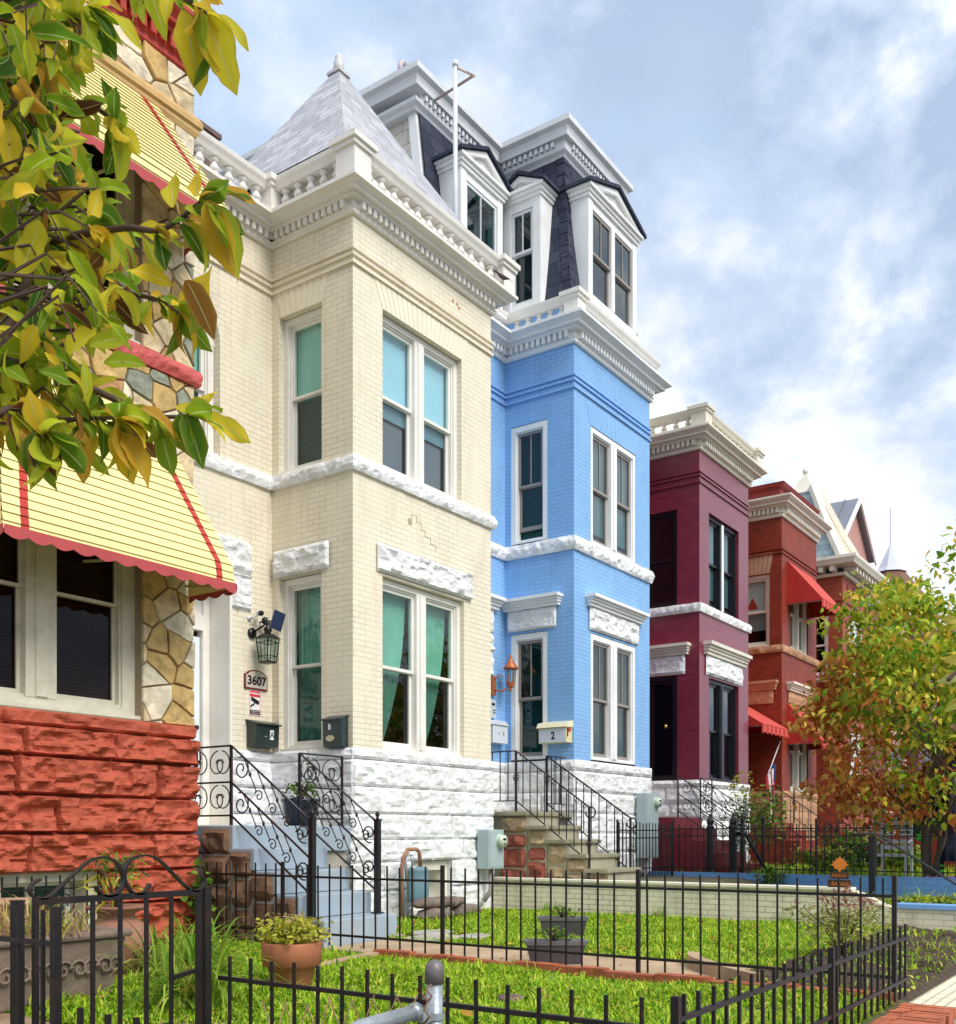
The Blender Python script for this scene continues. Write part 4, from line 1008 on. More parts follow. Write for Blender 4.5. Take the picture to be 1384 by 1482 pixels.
# attic cap bricks
voussoirs(H4, FX(24.9), 8.6, 9.4, 6.42, .5, mat('pale_repointing', (.52, .3, .2), .9), n=8, splay=.1)
CAN = mat('red_canvas', (.50, .03, .022), .8, .08, 5, .15, 200)
CANS = mat('red_canvas_faded', (.62, .12, .09), .8, .08, 5)
def canvas_awning(label, x0, x1, y, zt, zb, proj, val=.2):
    A = thing('canvas_awning', ((x0+x1)/2, y, zb), label, 'awning', 'red canvas awnings on the red brick house'); mb = MB()
    n = int((x1-x0)/.14)
    for k in range(n):
        a, b = x0+(x1-x0)*k/n, x0+(x1-x0)*(k+1)/n; mi = k % 2
        mb.hexa([(a, y-.01, zt-.01), (b, y-.01, zt-.01), (b, y-proj, zb), (a, y-proj, zb)], [(a, y-.01, zt), (b, y-.01, zt), (b, y-proj-.01, zb+.01), (a, y-proj-.01, zb+.01)], mi)
        mb.hexa([(a+.004, y-proj-.008, zb-val+.03*(k % 2)), (b-.004, y-proj-.008, zb-val+.03*(k % 2)), (b-.004, y-proj, zb-val+.03*(k % 2)), (a+.004, y-proj, zb-val+.03*(k % 2))], [(a+.004, y-proj-.008, zb), (b-.004, y-proj-.008, zb), (b-.004, y-proj, zb), (a+.004, y-proj, zb)], mi)
    for x in (x0, x1-.006):
        mb.add([(x, y, zt), (x, y, zb-val*.2), (x, y-proj, zb-val*.2), (x, y-proj, zb), (x+.006, y, zt), (x+.006, y, zb-val*.2), (x+.006, y-proj, zb-val*.2), (x+.006, y-proj, zb)], [(0,1,2,3), (4,5,6,7), (0,1,5,4), (1,2,6,5), (2,3,7,6), (3,0,4,7)], 0)
    mb.build('canopy', [CAN, CANS], A)
    f = MB(); f.bar((x0+.02, y-proj+.02, zb-.02), (x1-.02, y-proj+.02, zb-.02), .02); f.bar((x0+.03, y, zb-.05), (x0+.03, y-proj, zb-.05), .02); f.bar((x1-.03, y, zb-.05), (x1-.03, y-proj, zb-.05), .02); f.build('awning_frame', [SASHG], A)
canvas_awning('upper red canvas awning on the red brick house, over the second-floor front window', 25.3, 27.25, YF, 6.75, 5.72, .85)
canvas_awning('lower red canvas awning on the red brick house, over the ground-floor window beside the tree', 25.3, 27.2, YF, 3.22, 2.25, .85)
canvas_awning('red canvas awning over the entrance door of the red brick house', 22.95, 24.85, YM-.02, 3.5, 2.5, 1.55)
PIPEW = mat('white_pipe', (.7, .72, .75), .4, .05)
ds = MB(); ds.tube([(27.86, 9.2, -.6), (27.86, 9.2, 6.9)], .05, 8); ds.tube([(27.86, 9.2, 6.9), (27.9, 9.4, 7.1)], .05, 8)
for z in (.8, 3, 5.2): ds.box(27.79, 27.93, 9.13, 9.27, z, z+.05)
tag(ds.build('downspout', [PIPEW], loc=(27.86, 9.2, -.6)), 'white downspout in the corner between the two red brick houses', 'downspout')

# ================================================================ FARTHER HOUSES
BRK6 = BRICKR2
hs = dict(front=[(30.85, 32.4, 4.55, 6.4, .15), (30.9, 32.2, 1.1, 3.0, .15)], side=[(8.7, 9.4, 4.55, 6.4, .15)], main=[(28.6, 29.6, .3, 3, .3)])
H5, path5 = simple_house('orange-red brick row house with arched white upper window and pale pyramid roof cap', 28.05, 30.2, 33.0, BRK6, ZR, 1.0, 4.37, 4.5, None, 7.35, None, TRIMC, hs, beltm=mat('grey_stone', (.42, .40, .38), .7), found=BRICKR2, foundr=.005, res=.2)
mb = MB(); mb.sweep(path5, [(-.1, 7.40), (.1, 7.40), (.12, 7.48), (-.1, 7.48)]); mb.sweep(path5, [(-.1, 7.66), (.42, 7.66), (.45, 7.72), (.50, 7.8), (.50, 7.88), (-.1, 7.9)])
for p, t, n in along(path5, .34, .05):
    x, y = p; P = [(x+t[0]*a+n[0]*q, y+t[1]*a+n[1]*q) for a, q in ((-.06, 0), (.06, 0), (.06, .36), (-.06, .36))]; mb.hexa([(a, b, 7.5) for a, b in P], [(a, b, 7.655) for a, b in P])
mb.build('cornice', [TRIMC], H5)
mb = MB()
for k in range(4): mb.fbox(FY(YF), 30.65+k*.62, 31.0+k*.62, 6.9, 7.25, -.01, .025)
mb.fbox(FY(YF), 30.2, 33, 6.66, 6.72, -.01, .03); mb.fbox(FX(30.2), YF, YM, 6.66, 6.72, -.01, .03); mb.build('brick_panels', [BRICKR], H5)
window(H5, FY(YF), 30.85, 32.4, 4.55, 6.4, n=2, fm=WHITE, rev=.08, shade=SHADEW, shadez=.95, fw=.14, gm=GLASS); window(H5, FY(YF), 30.9, 32.2, 1.1, 3.0, n=2, fm=WHITE, rev=.08, gm=GLASS, shade=SHADEB, shadez=.6); window(H5, FX(30.2), 8.7, 9.4, 4.55, 6.4, fm=WHITE, rev=.08, gm=GLASSD)
mb = MB()
for s in (0, 1):
    pts = [(31.62+(-1 if s == 0 else 1)*.80*math.cos(t), 6.0+.42*math.sin(t)) for t in [math.pi/2*k/8 for k in range(9)]]
    cor = (31.62+(-1 if s == 0 else 1)*.80, 6.42)
    for k in range(8): mb.add([FY(YF).pt(*pts[k], .004), FY(YF).pt(*pts[k+1], .004), FY(YF).pt(*cor, .004)], [(0, 1, 2)])
mb.build('arch_brickwork', [BRICKR], H5, recalc=False)
SLB = shingle('blue_green_slate', ((.17, .24, .27), (.26, .32, .34)), (.06, .08, .09), .3, .22, .8)
AP5 = (31.6, 9.8, 11.1)
pr = pyramid(H5, 30.1, 33.1, 8.3, 11.3, 7.9, AP5, SLB, .06, cut=.8)
pr.data.materials.append(shingle('cream_roof_boards', ((.60, .55, .42), (.70, .64, .50)), (.3, .26, .18), 2.0, .16, .8))
for i_ in range(9): pr.data.polygons[i_].material_index = 1
mb = MB()
for (x, y) in ((30.1, 8.3), (33.1, 8.3), (30.1, 11.3)): mb.tube([(x, y, 7.92), (x+(AP5[0]-x)*.42, y+(AP5[1]-y)*.42, 7.9+3.2*.40), (AP5[0]+(x-AP5[0])*.2, AP5[1]+(y-AP5[1])*.2, 7.95+3.2*.8)], .13, 4, sm=False)
mb.hexa([(AP5[0]+a*.36, AP5[1]+b*.36, 10.35) for a, b in ((-1, -1), (1, -1), (1, 1), (-1, 1))], [(AP5[0]+a*.04, AP5[1]+b*.04, 11.0) for a, b in ((-1, -1), (1, -1), (1, 1), (-1, 1))])
mb.lathe([(.02, 0), (.07, .05), (.09, .13), (.06, .2), (0, .24)], (AP5[0], AP5[1], 10.98), 10); mb.build('roof_cap', [TRIMC], H5)
# pink gabled house
H6 = thing('row_house', (36, YF, ZR), 'pink brick row house with steep gable and grey standing-seam metal roof, far down the row', 'row house')
xl, xr, xm = 34.9, 38.4, 36.6; mb = MB()
mb.add([(xl, YM, -1), (xr, YM, -1), (xr, YM, 9.98), (xm, YM, 11.45), (xl, YM, 9.98)], [(0, 1, 2, 3, 4)]); mb.quad((xl, YM, -1), (xl, 16, -1), (xl, 16, 9.98), (xl, YM, 9.98)); mb.quad((xr, YM, -1), (xr, 16, -1), (xr, 16, 9.98), (xr, YM, 9.98))
mb.box(35.4, 38.2, YF, YM-.005, -1, 7.6); mb.build('wall', [BRICKP], H6, recalc=False)
mb = MB(); SEAM = mat('grey_metal_roof', (.22, .24, .29), .35, .08, 2, metal=.5)
for (a, za, b, zb_) in ((xl-.25, 9.78, xm, 11.5), (xr+.25, 9.78, xm, 11.5)):
    mb.hexa([(a, YM-.2, za), (b, YM-.2, zb_), (b, 16, zb_), (a, 16, za)], [(a, YM-.2, za+.06), (b, YM-.2, zb_+.06), (b, 16, zb_+.06), (a, 16, za+.06)])
    y = YM+.3
    while y < 16: mb.bar((a, y, za+.08), (b, y, zb_+.08), .04); y += .75
mb.build('roof', [SEAM], H6)
for (a, b) in ((xl-.27, xm), (xr+.27, xm)): mb = MB(); mb.hexa([(a, YM-.26, 9.66), (b, YM-.26, 11.40), (b, YM-.2, 11.40), (a, YM-.2, 9.66)], [(a, YM-.26, 9.88), (b, YM-.26, 11.62), (b, YM-.2, 11.62), (a, YM-.2, 9.88)]); mb.build('barge_board', [WHITE], H6)
mb = MB(); mb.sweep([(35.4, YM), (35.4, YF), (38.2, YF)], [(-.1, 7.5), (.1, 7.5), (.14, 7.62), (.14, 7.7), (-.1, 7.7)]); mb.build('cornice', [WHITE], H6)
mb = MB(); mb.add([FY(YM).pt(36.6+.5*math.cos(math.pi*k/10), 9.0+.5*math.sin(math.pi*k/10), .01) for k in range(11)], [tuple(range(11))]); mb.fbox(FY(YM), 36.1, 37.1, 8.2, 9.0, -.02, .01); mb.fbox(FY(YF), 36.0, 37.6, 4.6, 6.4, -.02, .012); mb.fbox(FY(YF), 36.0, 37.6, 1.1, 3.0, -.02, .012); mb.build('window', [BLACKF], H6, recalc=False)
# plum house with turret
H7 = thing('row_house', (41, YF, ZR), 'plum-coloured brick row house with a small brick turret and white metal spire tip', 'row house')
PLUM = brick('plum_brick', (.22, .10, .13), joint=.7); mb = MB(); mb.box(40.2, 43.3, YF, 16, -1, 8.35); mb.box(38.7, 40.2, YM, 16, -1, 8.3); mb.build('wall', [PLUM], H7)
mb = MB(); mb.sweep([(38.7, YM), (40.2, YM), (40.2, YF), (43.3, YF), (43.3, YM)], [(-.1, 8.35), (.1, 8.35), (.2, 8.5), (.2, 8.62), (-.1, 8.62)]); mb.build('cornice', [TRIM], H7)
mb = MB()
for z in (4.6, 1.1):
    for (a, b) in ((40.9, 41.6), (41.8, 42.5)): mb.fbox(FY(YF), a, b, z, z+1.9, -.02, .012)
mb.build('window', [BLACKF], H7)
tc = (41.9, 9.7)
mb = MB(); mb.lathe([(1.55, 8.6), (1.35, 9.0), (.45, 10.2)], (tc[0], tc[1], 0), 8, sm=False); mb.build('turret_roof', [brick('brown_tile', (.20, .09, .055), joint=.5, bw=.3, bh=.2)], H7)
mb = MB(); mb.lathe([(.62, 10.1), (.5, 10.25), (.25, 10.75), (.05, 11.15), (.025, 11.2), (.02, 12.6), (0, 12.7)], (tc[0], tc[1], 0), 8, sm=False); mb.build('spire', [mat('white_metal', (.62, .64, .74), .4, .05)], H7)
# last houses, mostly behind the street tree
for i, (x, m_, zt, lab) in enumerate([(43.6, BRICKR, 8.2, 'plain red brick row house beyond the turreted one, mostly behind the street tree'), (48.8, BRICKP, 7.9, 'pale pink brick row house near the far end, seen through the street tree'), (54.0, BRICKR2, 8.3, 'last orange-red brick row house at the far end of the row')]):
    Hn = thing('row_house', (x+3, YF, ZR), lab, 'row house'); mb = MB(); mb.box(x+2.2, x+5.1, YF, 16, -1, zt); mb.box(x, x+2.2, YM, 16, -1, zt); mb.build('wall', [m_], Hn)
    mb = MB(); mb.sweep([(x, YM), (x+2.2, YM), (x+2.2, YF), (x+5.1, YF)], [(-.1, zt), (.1, zt), (.3, zt+.2), (.3, zt+.3), (-.1, zt+.3)]); mb.build('cornice', [TRIMC], Hn)
    for z in (4.6, 1.1):
        mb = MB(); mb.ring(FY(YF), x+2.9, x+4.4, z, z+1.9, .1, -.02, .03); w = mb.build('window', [WHITE], Hn); mb = MB(); mb.fbox(FY(YF), x+3, x+4.3, z+.1, z+1.8, -.02, .008); mb.build('pane', [BLACKF], w)
# ================================================================ GROUND
def structure(o): o['kind'] = 'structure'; return o
CONC = mat('pale_concrete', (.42, .39, .34), .85, .15, 2.5, .3, 50, dark=(.2, .17, .12), dsc=2, damt=.5)
SOIL = mat('dark_soil', (.07, .045, .03), .95, .4, 14, .8, 40)
TURF = mat('turf_soil', (.11, .10, .045), .95, .4, 10, .6, 30)
ASPH = mat('asphalt', (.05, .05, .052), .9, .2, 20, .4, 90)
PATH = mat('worn_tan_cement', (.46, .33, .21), .85, .18, 3, .35, 40, dark=(.25, .17, .10), dsc=4, damt=.5)
mb = MB(); mb.quad((-200, -200, -1.75), (400, -200, -1.75), (400, 300, -1.75), (-200, 300, -1.75)); structure(mb.build('street', [ASPH]))
mb = MB(); mb.box(-60, 120, -2.6, 1.2, -1.9, -1.60); structure(mb.build('pavement', [CONC]))
mb = MB(); mb.box(-12, 12.12, 1.5, 9.7, -1.8, -1.085); structure(mb.build('lawn_ground', [TURF]))
mb = MB(); mb.box(12.36, 17.3, 1.5, 5.0, -1.8, -1.04); mb.hexa([(12.36, 5.0, -1.8), (17.3, 5.0, -1.8), (17.3, 6.5, -1.8), (12.36, 6.5, -1.8)], [(12.36, 5.0, -1.04), (17.3, 5.0, -1.04), (17.3, 6.5, -.78), (12.36, 6.5, -.78)]); mb.box(12.36, 17.3, 6.5, 9.7, -1.8, -.78); structure(mb.build('blue_yard_ground', [mat('yard_ground', (.10, .09, .05), .95, .4, 8, .6, 30)]))
mb = MB(); mb.box(17.5, 75, 1.5, 9.7, -1.8, -.78); structure(mb.build('far_yard_ground', [MATS['yard_ground']]))
mb = MB(); mb.box(-12, 120, 9.7, 30, -1.8, -1.3); structure(mb.build('back_ground', [TURF]))
mb = MB(); mb.box(7.02, 7.95, 2.9, 6.69, -1.12, -1.072); structure(mb.build('garden_path', [PATH]))
mb = MB()
for (x, y, r, a) in ((8.3, 6.35, .33, .3), (8.75, 6.7, .26, 1.0), (8.2, 6.9, .2, .2), (8.7, 6.1, .22, .7)):
    mb.lathe([(r*1.0, -1.09), (r, -1.06), (r*.9, -1.05), (0, -1.048)], (x, y, 0), 7, sm=False, sx=1.1, sy=.8, turn=a)
structure(mb.build('stepping_stones', [CONC]))
mb = MB(); mb.box(1.5, 3.95, 3.6, 9.6, -1.12, -1.077); structure(mb.build('flagged_path', [mat('brown_paving', (.30, .20, .12), .8, .25, 4, .5, 20, dark=(.12, .08, .05), dsc=5, damt=.6)]))
mb = MB(); nx_, ny_ = 150, 44; vs = []
for i in range(nx_+1):
    for j in range(ny_+1):
        x, y = 7.04+(12.1-7.04)*i/nx_, 1.50+1.35*j/ny_; e = min(1, min(i, nx_-i, j, ny_-j)/3)
        vs.append((x, y, -1.09+e*(.035+.05*noise.noise(Vector((x*2.3, y*2.3, 1)))+.035*abs(noise.noise(Vector((x*9, y*9, 2))))+.02*noise.noise(Vector((x*25, y*25, 3))))))
mb.add(vs, [(i*(ny_+1)+j, (i+1)*(ny_+1)+j, (i+1)*(ny_+1)+j+1, i*(ny_+1)+j+1) for i in range(nx_) for j in range(ny_)], 0, False); structure(mb.build('flower_bed', [SOIL], recalc=False))
def grass(name, rects, dens, h=(.05, .11), label=None, seed=1, avoid=(), cols=None):
    R = np.random.RandomState(seed); P = []
    for (x0, x1, y0, y1, z) in rects:
        n = int((x1-x0)*(y1-y0)*dens); p = np.stack([R.uniform(x0, x1, n), R.uniform(y0, y1, n), np.full(n, z)], 1); P.append(p)
    P = np.concatenate(P); keep = np.ones(len(P), bool)
    for (cx, cy, r) in avoid: keep &= np.hypot(P[:, 0]-cx, P[:, 1]-cy) > r
    cl = np.array([noise.noise(Vector((x*1.4, y*1.4, seed))) for x, y in P[:, :2]]); c2 = np.array([noise.noise(Vector((x*4.5, y*4.5, seed+9))) for x, y in P[:, :2]]); keep &= cl+.6*c2 > R.uniform(-.80, -.10, len(P))
    P = P[keep]; cl = cl[keep]; n = len(P)
    A = R.uniform(0, 2*np.pi, n); H = R.uniform(h[0], h[1], n)*(1+.7*cl)*np.where(R.rand(n) < .04, 1.9, 1); L = R.uniform(.2, 1.1, n)*H; W = R.uniform(.003, .0075, n)
    broad = R.rand(n) < .33; W = np.where(broad, W*2.6, W); H = np.where(broad, H*.6, H); L = np.where(broad, L*1.3, L)
    dx, dy = np.cos(A), np.sin(A); sx, sy = -dy*W, dx*W
    V = np.zeros((n, 5, 3))
    V[:, 0] = P-np.stack([sx*.4, sy*.4, np.zeros(n)], 1); V[:, 1] = P+np.stack([sx*.4, sy*.4, np.zeros(n)], 1)
    M = P+np.stack([dx*L*.4, dy*L*.4, H*.7], 1)
    V[:, 2] = M+np.stack([sx, sy, np.zeros(n)], 1); V[:, 3] = M-np.stack([sx, sy, np.zeros(n)], 1)
    V[:, 4] = P+np.stack([dx*L, dy*L, H*np.where(broad, .7, .95)], 1)
    idx = np.arange(n)[:, None]*5
    me = bpy.data.meshes.new(name); me.vertices.add(n*5); me.vertices.foreach_set('co', V.astype(np.float32).ravel())
    me.loops.add(n*7); lo = np.concatenate([idx+np.array([[0, 1, 2, 3]]), idx+np.array([[3, 2, 4]])], 1); me.loops.foreach_set('vertex_index', lo.astype(np.int32).ravel())
    me.polygons.add(n*2); st = (np.arange(n)[:, None]*7+np.array([[0, 4]])).ravel(); me.polygons.foreach_set('loop_start', st.astype(np.int32))
    me.materials.append(leafmat('grass_blades', cols or [(0, (.05, .16, .01)), (.25, (.18, .40, .015)), (.55, (.38, .62, .03)), (.88, (.62, .72, .06)), (1, (.80, .70, .18))], 2.0, .35)); me.update(calc_edges=True); me.validate()
    o = bpy.data.objects.new(name, me); COL.objects.link(o); o['kind'] = 'stuff'
    if label: o['label'] = label; o['category'] = 'grass'
    return o
grass('grass', [(3.42, 6.78, 1.56, 8.2, -1.085)], 9500, (.025, .062), 'bright green weedy grass in front of the flagstone house, inside the low front fence', 3, [(5.09, 5.12, .16), (5.45, 3.55, .12), (5.05, 3.9, .1)])
grass('grass', [(7.97, 12.08, 2.75, 8.2, -1.085)], 6500, (.02, .055), 'short green lawn in front of the cream house, beyond the tall picket fence', 4, [(8.45, 6.5, .4), (9.16, 5.4, .2), (10.3, 7.8, .35)])
grass('grass', [(7.1, 12.0, 1.56, 2.8, -1.07)], 330, (.03, .09), 'sparse weeds sprouting from the dark soil of the flower bed', 8)
grass('grass', [(12.5, 17.2, 1.6, 4.6, -1.04), (17.6, 30, 1.6, 8, -.78)], 260, (.05, .16), 'rough green ground cover in the yards beyond the low cream wall', 6)

# ================================================================ LOW WALLS
REDBR = brick('red_brick_coping', (.42, .11, .05), col2=(.30, .06, .03), joint=.5, bw=.062, bh=.18, ms=.016, var=.25, jcol=(.10, .045, .03), stain=(.12, .05, .03), bmp=.6)
CRB = brick('cream_painted_wall_brick', (.86, .79, .60), joint=.5, bw=.21, bh=.068, ms=.014, var=.06, stain=(.26, .23, .13), bmp=.7, samt=.55, jcol=(.46, .42, .30))
mb = MB(); mb.box(12.15, 12.36, 3.3, 8.28, -1.25, -.66); mb.box(12.15, 12.36, 1.5, 2.75, -1.25, -.84)
for k in range(8):
    t0, t1 = k/8, (k+1)/8; f = lambda t: -.66-.18*(.5-.5*math.cos(math.pi*t)); y0, y1 = 3.3-.55*t0, 3.3-.55*t1
    mb.hexa([(12.15, y1, -1.25), (12.36, y1, -1.25), (12.36, y0, -1.25), (12.15, y0, -1.25)], [(12.15, y1, f(t1)), (12.36, y1, f(t1)), (12.36, y0, f(t0)), (12.15, y0, f(t0))])
w = mb.build('garden_wall', [CRB], loc=(12.2, 5, -1.08)); tag(w, 'low cream painted brick wall between the cream and blue houses\' yards', 'wall')
mb = MB(); mb.box(12.12, 12.39, 3.25, 8.29, -.659, -.63); mb.build('coping', [mat('cream_cap', (.86, .80, .64), .6, .1, 4, .2, 40, dark=(.4, .36, .26), dsc=4, damt=.4)], w)
mb = MB(); mb.box(12.12, 12.39, 1.5, 2.76, -.839, -.79); mb.build('blue_coping', [mat('sky_blue_paint', (.20, .42, .80), .5, .08)], w)
BRKP = mat('weathered_edge_brick', (.46, .13, .06), .85, .35, 7, .5, 50, dark=(.20, .07, .045), dsc=5, damt=.6)
BLB = brick('blue_painted_wall_brick', (.13, .30, .60), joint=.6, bw=.21, bh=.09, ms=.012, var=.12)
mb = MB(); mb.box(17.32, 17.5, 1.5, 8.28, -1.3, -.70); mb.box(12.42, 12.6, 1.25, 1.5, -1.3, -.84); tag(mb.build('garden_wall', [BLB], loc=(17.4, 5, -1.04)), 'low blue painted brick wall between the blue and maroon houses\' yards', 'wall')
mb = MB(); mb.box(3.2, 6.94, 1.23, 1.50, -1.8, -1.14); R = random.Random(8); x = 3.22
while x < 6.9: e_ = R.uniform(-.008, .008); z_ = R.uniform(-.006, .006); mb.box(x, x+.058, 1.20+e_, 1.42+e_, -1.139, -1.075+z_); mb.box(x+.002, x+.06, 1.43+e_, 1.51+e_, -1.139, -1.078-z_); x += .067
tag(mb.build('retaining_wall', [BRKP], loc=(5, 1.36, -1.6)), 'red brick-on-edge front wall of the flagstone house yard at the pavement', 'wall')
mb = MB(); mb.box(6.96, 12.15, 1.20, 1.5, -1.8, -1.085); tag(mb.build('retaining_wall', [CRB], loc=(9, 1.35, -1.6)), 'cream painted brick front wall of the cream house yard at the bottom right corner', 'wall')
mb = MB(); mb.box(12.6, 40, 1.22, 1.5, -1.8, -1.0); tag(mb.build('retaining_wall', [BLB], loc=(20, 1.36, -1.6)), 'blue painted front wall of the farther yards along the pavement', 'wall')
# red brick edging under the tall fence
mb = MB(); R = random.Random(5); y = 1.56
while y < 5.75:
    l = .205; mb.box(6.80+R.uniform(-.008, .008), 6.90, y, y+l-.008, -1.2, -1.02+R.uniform(-.012, .012)); mb.box(6.905, 7.0, y+.05, y+l+.04, -1.2, -1.055+R.uniform(-.01, .01)); y += l
tag(mb.build('brick_edging', [mat('worn_red_brick', (.40, .11, .05), .85, .3, 9, .4, 40, dark=(.15, .06, .04), dsc=6, damt=.5)], loc=(6.9, 4, -1.08)), 'row of red bricks edging the lawn below the tall picket fence', 'edging')
mb = MB(); P = [(6.85, 5.85), (6.3, 5.75), (5.6, 5.55), (5.2, 5.3)]
for i in range(3): mb.hexa([(P[i][0], P[i][1]-.05, -1.15), (P[i+1][0], P[i+1][1]-.05, -1.15), (P[i+1][0], P[i+1][1]+.05, -1.15), (P[i][0], P[i][1]+.05, -1.15)], [(P[i][0], P[i][1]-.05, -1.03), (P[i+1][0], P[i+1][1]-.05, -1.03), (P[i+1][0], P[i+1][1]+.05, -1.03), (P[i][0], P[i][1]+.05, -1.03)])
tag(mb.build('path_edging', [PATH], loc=(6, 5.6, -1.08)), 'thin tan cement edging running from the flower pot to the picket fence', 'edging')
mb = MB()
for k in range(8):
    t0, t1 = k/8, (k+1)/8; g = lambda t: (7.0+1.0*t, 2.45+.9*math.sin(t*1.4)); (xa, ya), (xb_, yb) = g(t0), g(t1)
    mb.hexa([(xa, ya, -1.15), (xb_, yb, -1.15), (xb_, yb+.13, -1.15), (xa, ya+.13, -1.15)], [(xa, ya, -.98), (xb_, yb, -.98), (xb_, yb+.11, -.98), (xa, ya+.11, -.98)])
tag(mb.build('path_kerb', [PATH], loc=(7.5, 3, -1.08)), 'curved raised cement kerb at the street end of the garden path', 'kerb')

# ================================================================ STOOPS
STEPP = mat('pale_blue_grey_step_paint', (.33, .40, .47), .5, .07, 3, .1, 40, dark=(.36, .36, .34), dsc=3, damt=.35)
BROWN = mat('brownstone_rubble', (.20, .11, .065), .85, .3, 6, .5, 40, dark=(.09, .06, .04), dsc=4, damt=.6)
S1 = thing('stoop', (7.6, 7.5, -1.08), 'pale blue-grey painted concrete steps with brownstone sides up to the cream house door', 'steps')
zz = [.08, -.15, -.375, -.60, -.825]; yy = [7.95, 7.64, 7.33, 7.02, 6.70]
mb = MB(); mb.box(7.08, 8.85, 7.95, 9.30, -.2, .08); mb.box(7.08, 9.2, 9.3, 9.67, -.2, .08); mb.build('landing', [STEPP], S1, bevel=.012)
for k in range(1, 5):
    mb = MB(); mb.box(7.08, 8.13 if k < 4 else 8.16, yy[k], yy[k-1]-.003, (zz[k+1] if k < 4 else -1.1), zz[k]); mb.build('step', [STEPP], S1, bevel=.012)
mb = MB()
for k in range(5):
    z1 = zz[k]; 
    y1 = yy[k-1] if k else 8.4
    lo = -1.1
    for (b, t, s) in ((z1-.30, z1-.02, 1), (z1-.6, z1-.31, 2), (-1.1, z1-.61, 3)):
        b = max(b, -1.1)
        if t-b > .08: rock_block(mb, FX(7.075), yy[k]+.04, y1+(.035 if k else 0), b, t, -.02, .07, .05, 0, k*3+s)
mb.build('side_rubble', [BROWN], S1, recalc=False)
mb = MB(); mb.box(7.09, 8.12, 7.0, 8.3, -1.1, -.86); mb.box(7.09, 8.12, 7.34, 8.3, -.86, -.62);  mb.box(7.09, 8.12, 7.7, 9.6, -.62, -.21); mb.box(8.14, 8.8, 8.0, 9.6, -1.1, -.205); mb.build('core', [mat('grey_mortar', (.36, .34, .30), .9, .2, 4, .4, 30, dark=(.25, .14, .08), dsc=5, damt=.5)], S1)

IR2 = mat('painted_black_ironwork', (.008, .006, .008), .38, .4, 15, .1, 80, spec=.55, dark=(.10, .02, .02), dsc=7, damt=.5)
def scroll_rail(label, x, ya, za, yb, zb, flat, post_bot, newel_top, newel_bot, hts=(0, .34, .71)):
    """sloping ironwork panel in the plane x=const from (ya,za) at the top to (yb,zb) at the foot; `flat` = list of points of the level return"""
    T = thing('stair_railing', (x, yb, newel_bot), label, 'railing', 'scrolled iron railings of the cream house steps')
    def P(s, h): return (x, ya+(yb-ya)*s, za+(zb-za)*s+h)
    L = abs(yb-ya)
    m = MB()
    m.tube([P(-.0, hts[2]), P(1, hts[2])], .016, 6, flat=.6); m.build('handrail', [IR2], T)
    m = MB()
    for h in hts[:2]: m.bar(P(0, h), P(1.0, h), .016)
    m.bar((x, ya, post_bot), (x, ya, za+hts[2]), .024)
    m.build('frame', [IR2], T)
    sc = MB()
    def spir(s, h, r0, a0, turns, n=22, rr=.006):
        # spiral in the vertical plane, centre (y, z)
        cy, cz = ya+(yb-ya)*s, za+(zb-za)*s+h; sg = 1 if yb < ya else -1
        pts = []
        for k in range(n+1):
            r = r0*(1-.82*k/n); a = a0+turns*2*math.pi*k/n
            pts.append((x, cy-sg*r*math.cos(a), cz+r*math.sin(a)))
        return pts
    for b in range(2):
        h0, h1 = hts[b], hts[b+1]; hh = h1-h0
        sc.tube(spir(.13, h0+hh*.62, .125, 1.9, -1.45), .008, 5)                    # big scroll by the top post
        sc.tube(spir(.90, h0+hh*.50, .10, -1.3, -1.35), .008, 5)                 # closing scroll at the newel
        for i, s in enumerate((.16, .33, .50, .66)):
            e = (s+.16, h0+hh*.10); t = (s, h1)
            a = Vector(P(*t)); c = Vector(P(e[0], h0+hh*.42)); sc.tube([a, a.lerp(c, .5), c], .006, 5)
            kn = a.lerp(c, .52); sc.lathe([(0, -.03), (.014, -.012), (.014, .012), (0, .03)], kn, 6)
            q = spir(e[0]+.035, h0+hh*.34, .062, math.pi*.85, -1.3 if i % 2 else -1.25); sc.tube([tuple(c)]+q, .0065, 5)
    sc.build('scrollwork', [IR2], T)
    if flat:
        m = MB(); z = za
        F = [Vector(p) for p in flat]
        for h in hts: m.tube([p+Vector((0, 0, h)) for p in F], .013, 4, sm=False)
        m.bar((F[-1].x, F[-1].y, post_bot), (F[-1].x, F[-1].y, za+hts[2]), .022)
        d = (F[1]-F[0]); ln = d.length; d.normalize(); n = max(1, int(ln/.32))
        for b in range(2):
            for i in range(n):
                c = F[0]+d*(ln*(i+.5)/n)+Vector((0, 0, (hts[b]+hts[b+1])/2)); rr = .14
                for sg in (-1, 1):
                    pts = [c+d*(sg*(.03))+(d*math.cos(a)*sg*-1+Vector((0, 0, 1))*math.sin(a))*rr*(1-.8*k/20) for k, a in ((k, 1.57+sg*0+k/20*7.5) for k in range(21))]
                    m.tube(pts, .007, 5)
        m.build('level_section', [IR2], T)
    m = MB(); m.box(x-.027, x+.027, yb-.027, yb+.027, newel_bot, newel_top); m.box(x-.036, x+.036, yb-.036, yb+.036, newel_top, newel_top+.015); m.box(x-.05, x+.05, yb-.05, yb+.05, newel_bot, newel_bot+.012)
    m.lathe([(.02, 0), (.012, .02), (.026, .045), (.018, .07), (0, .08)], (x, yb, newel_top+.015), 10); m.build('newel_post', [IRON], T)
    return T
scroll_rail('scrolled black iron railing on the left of the cream house steps', 7.13, 8.03, .18, 6.90, -.60, [(7.13, 8.03, .18), (7.13, 9.4, .18)], .08, .13, -.82)
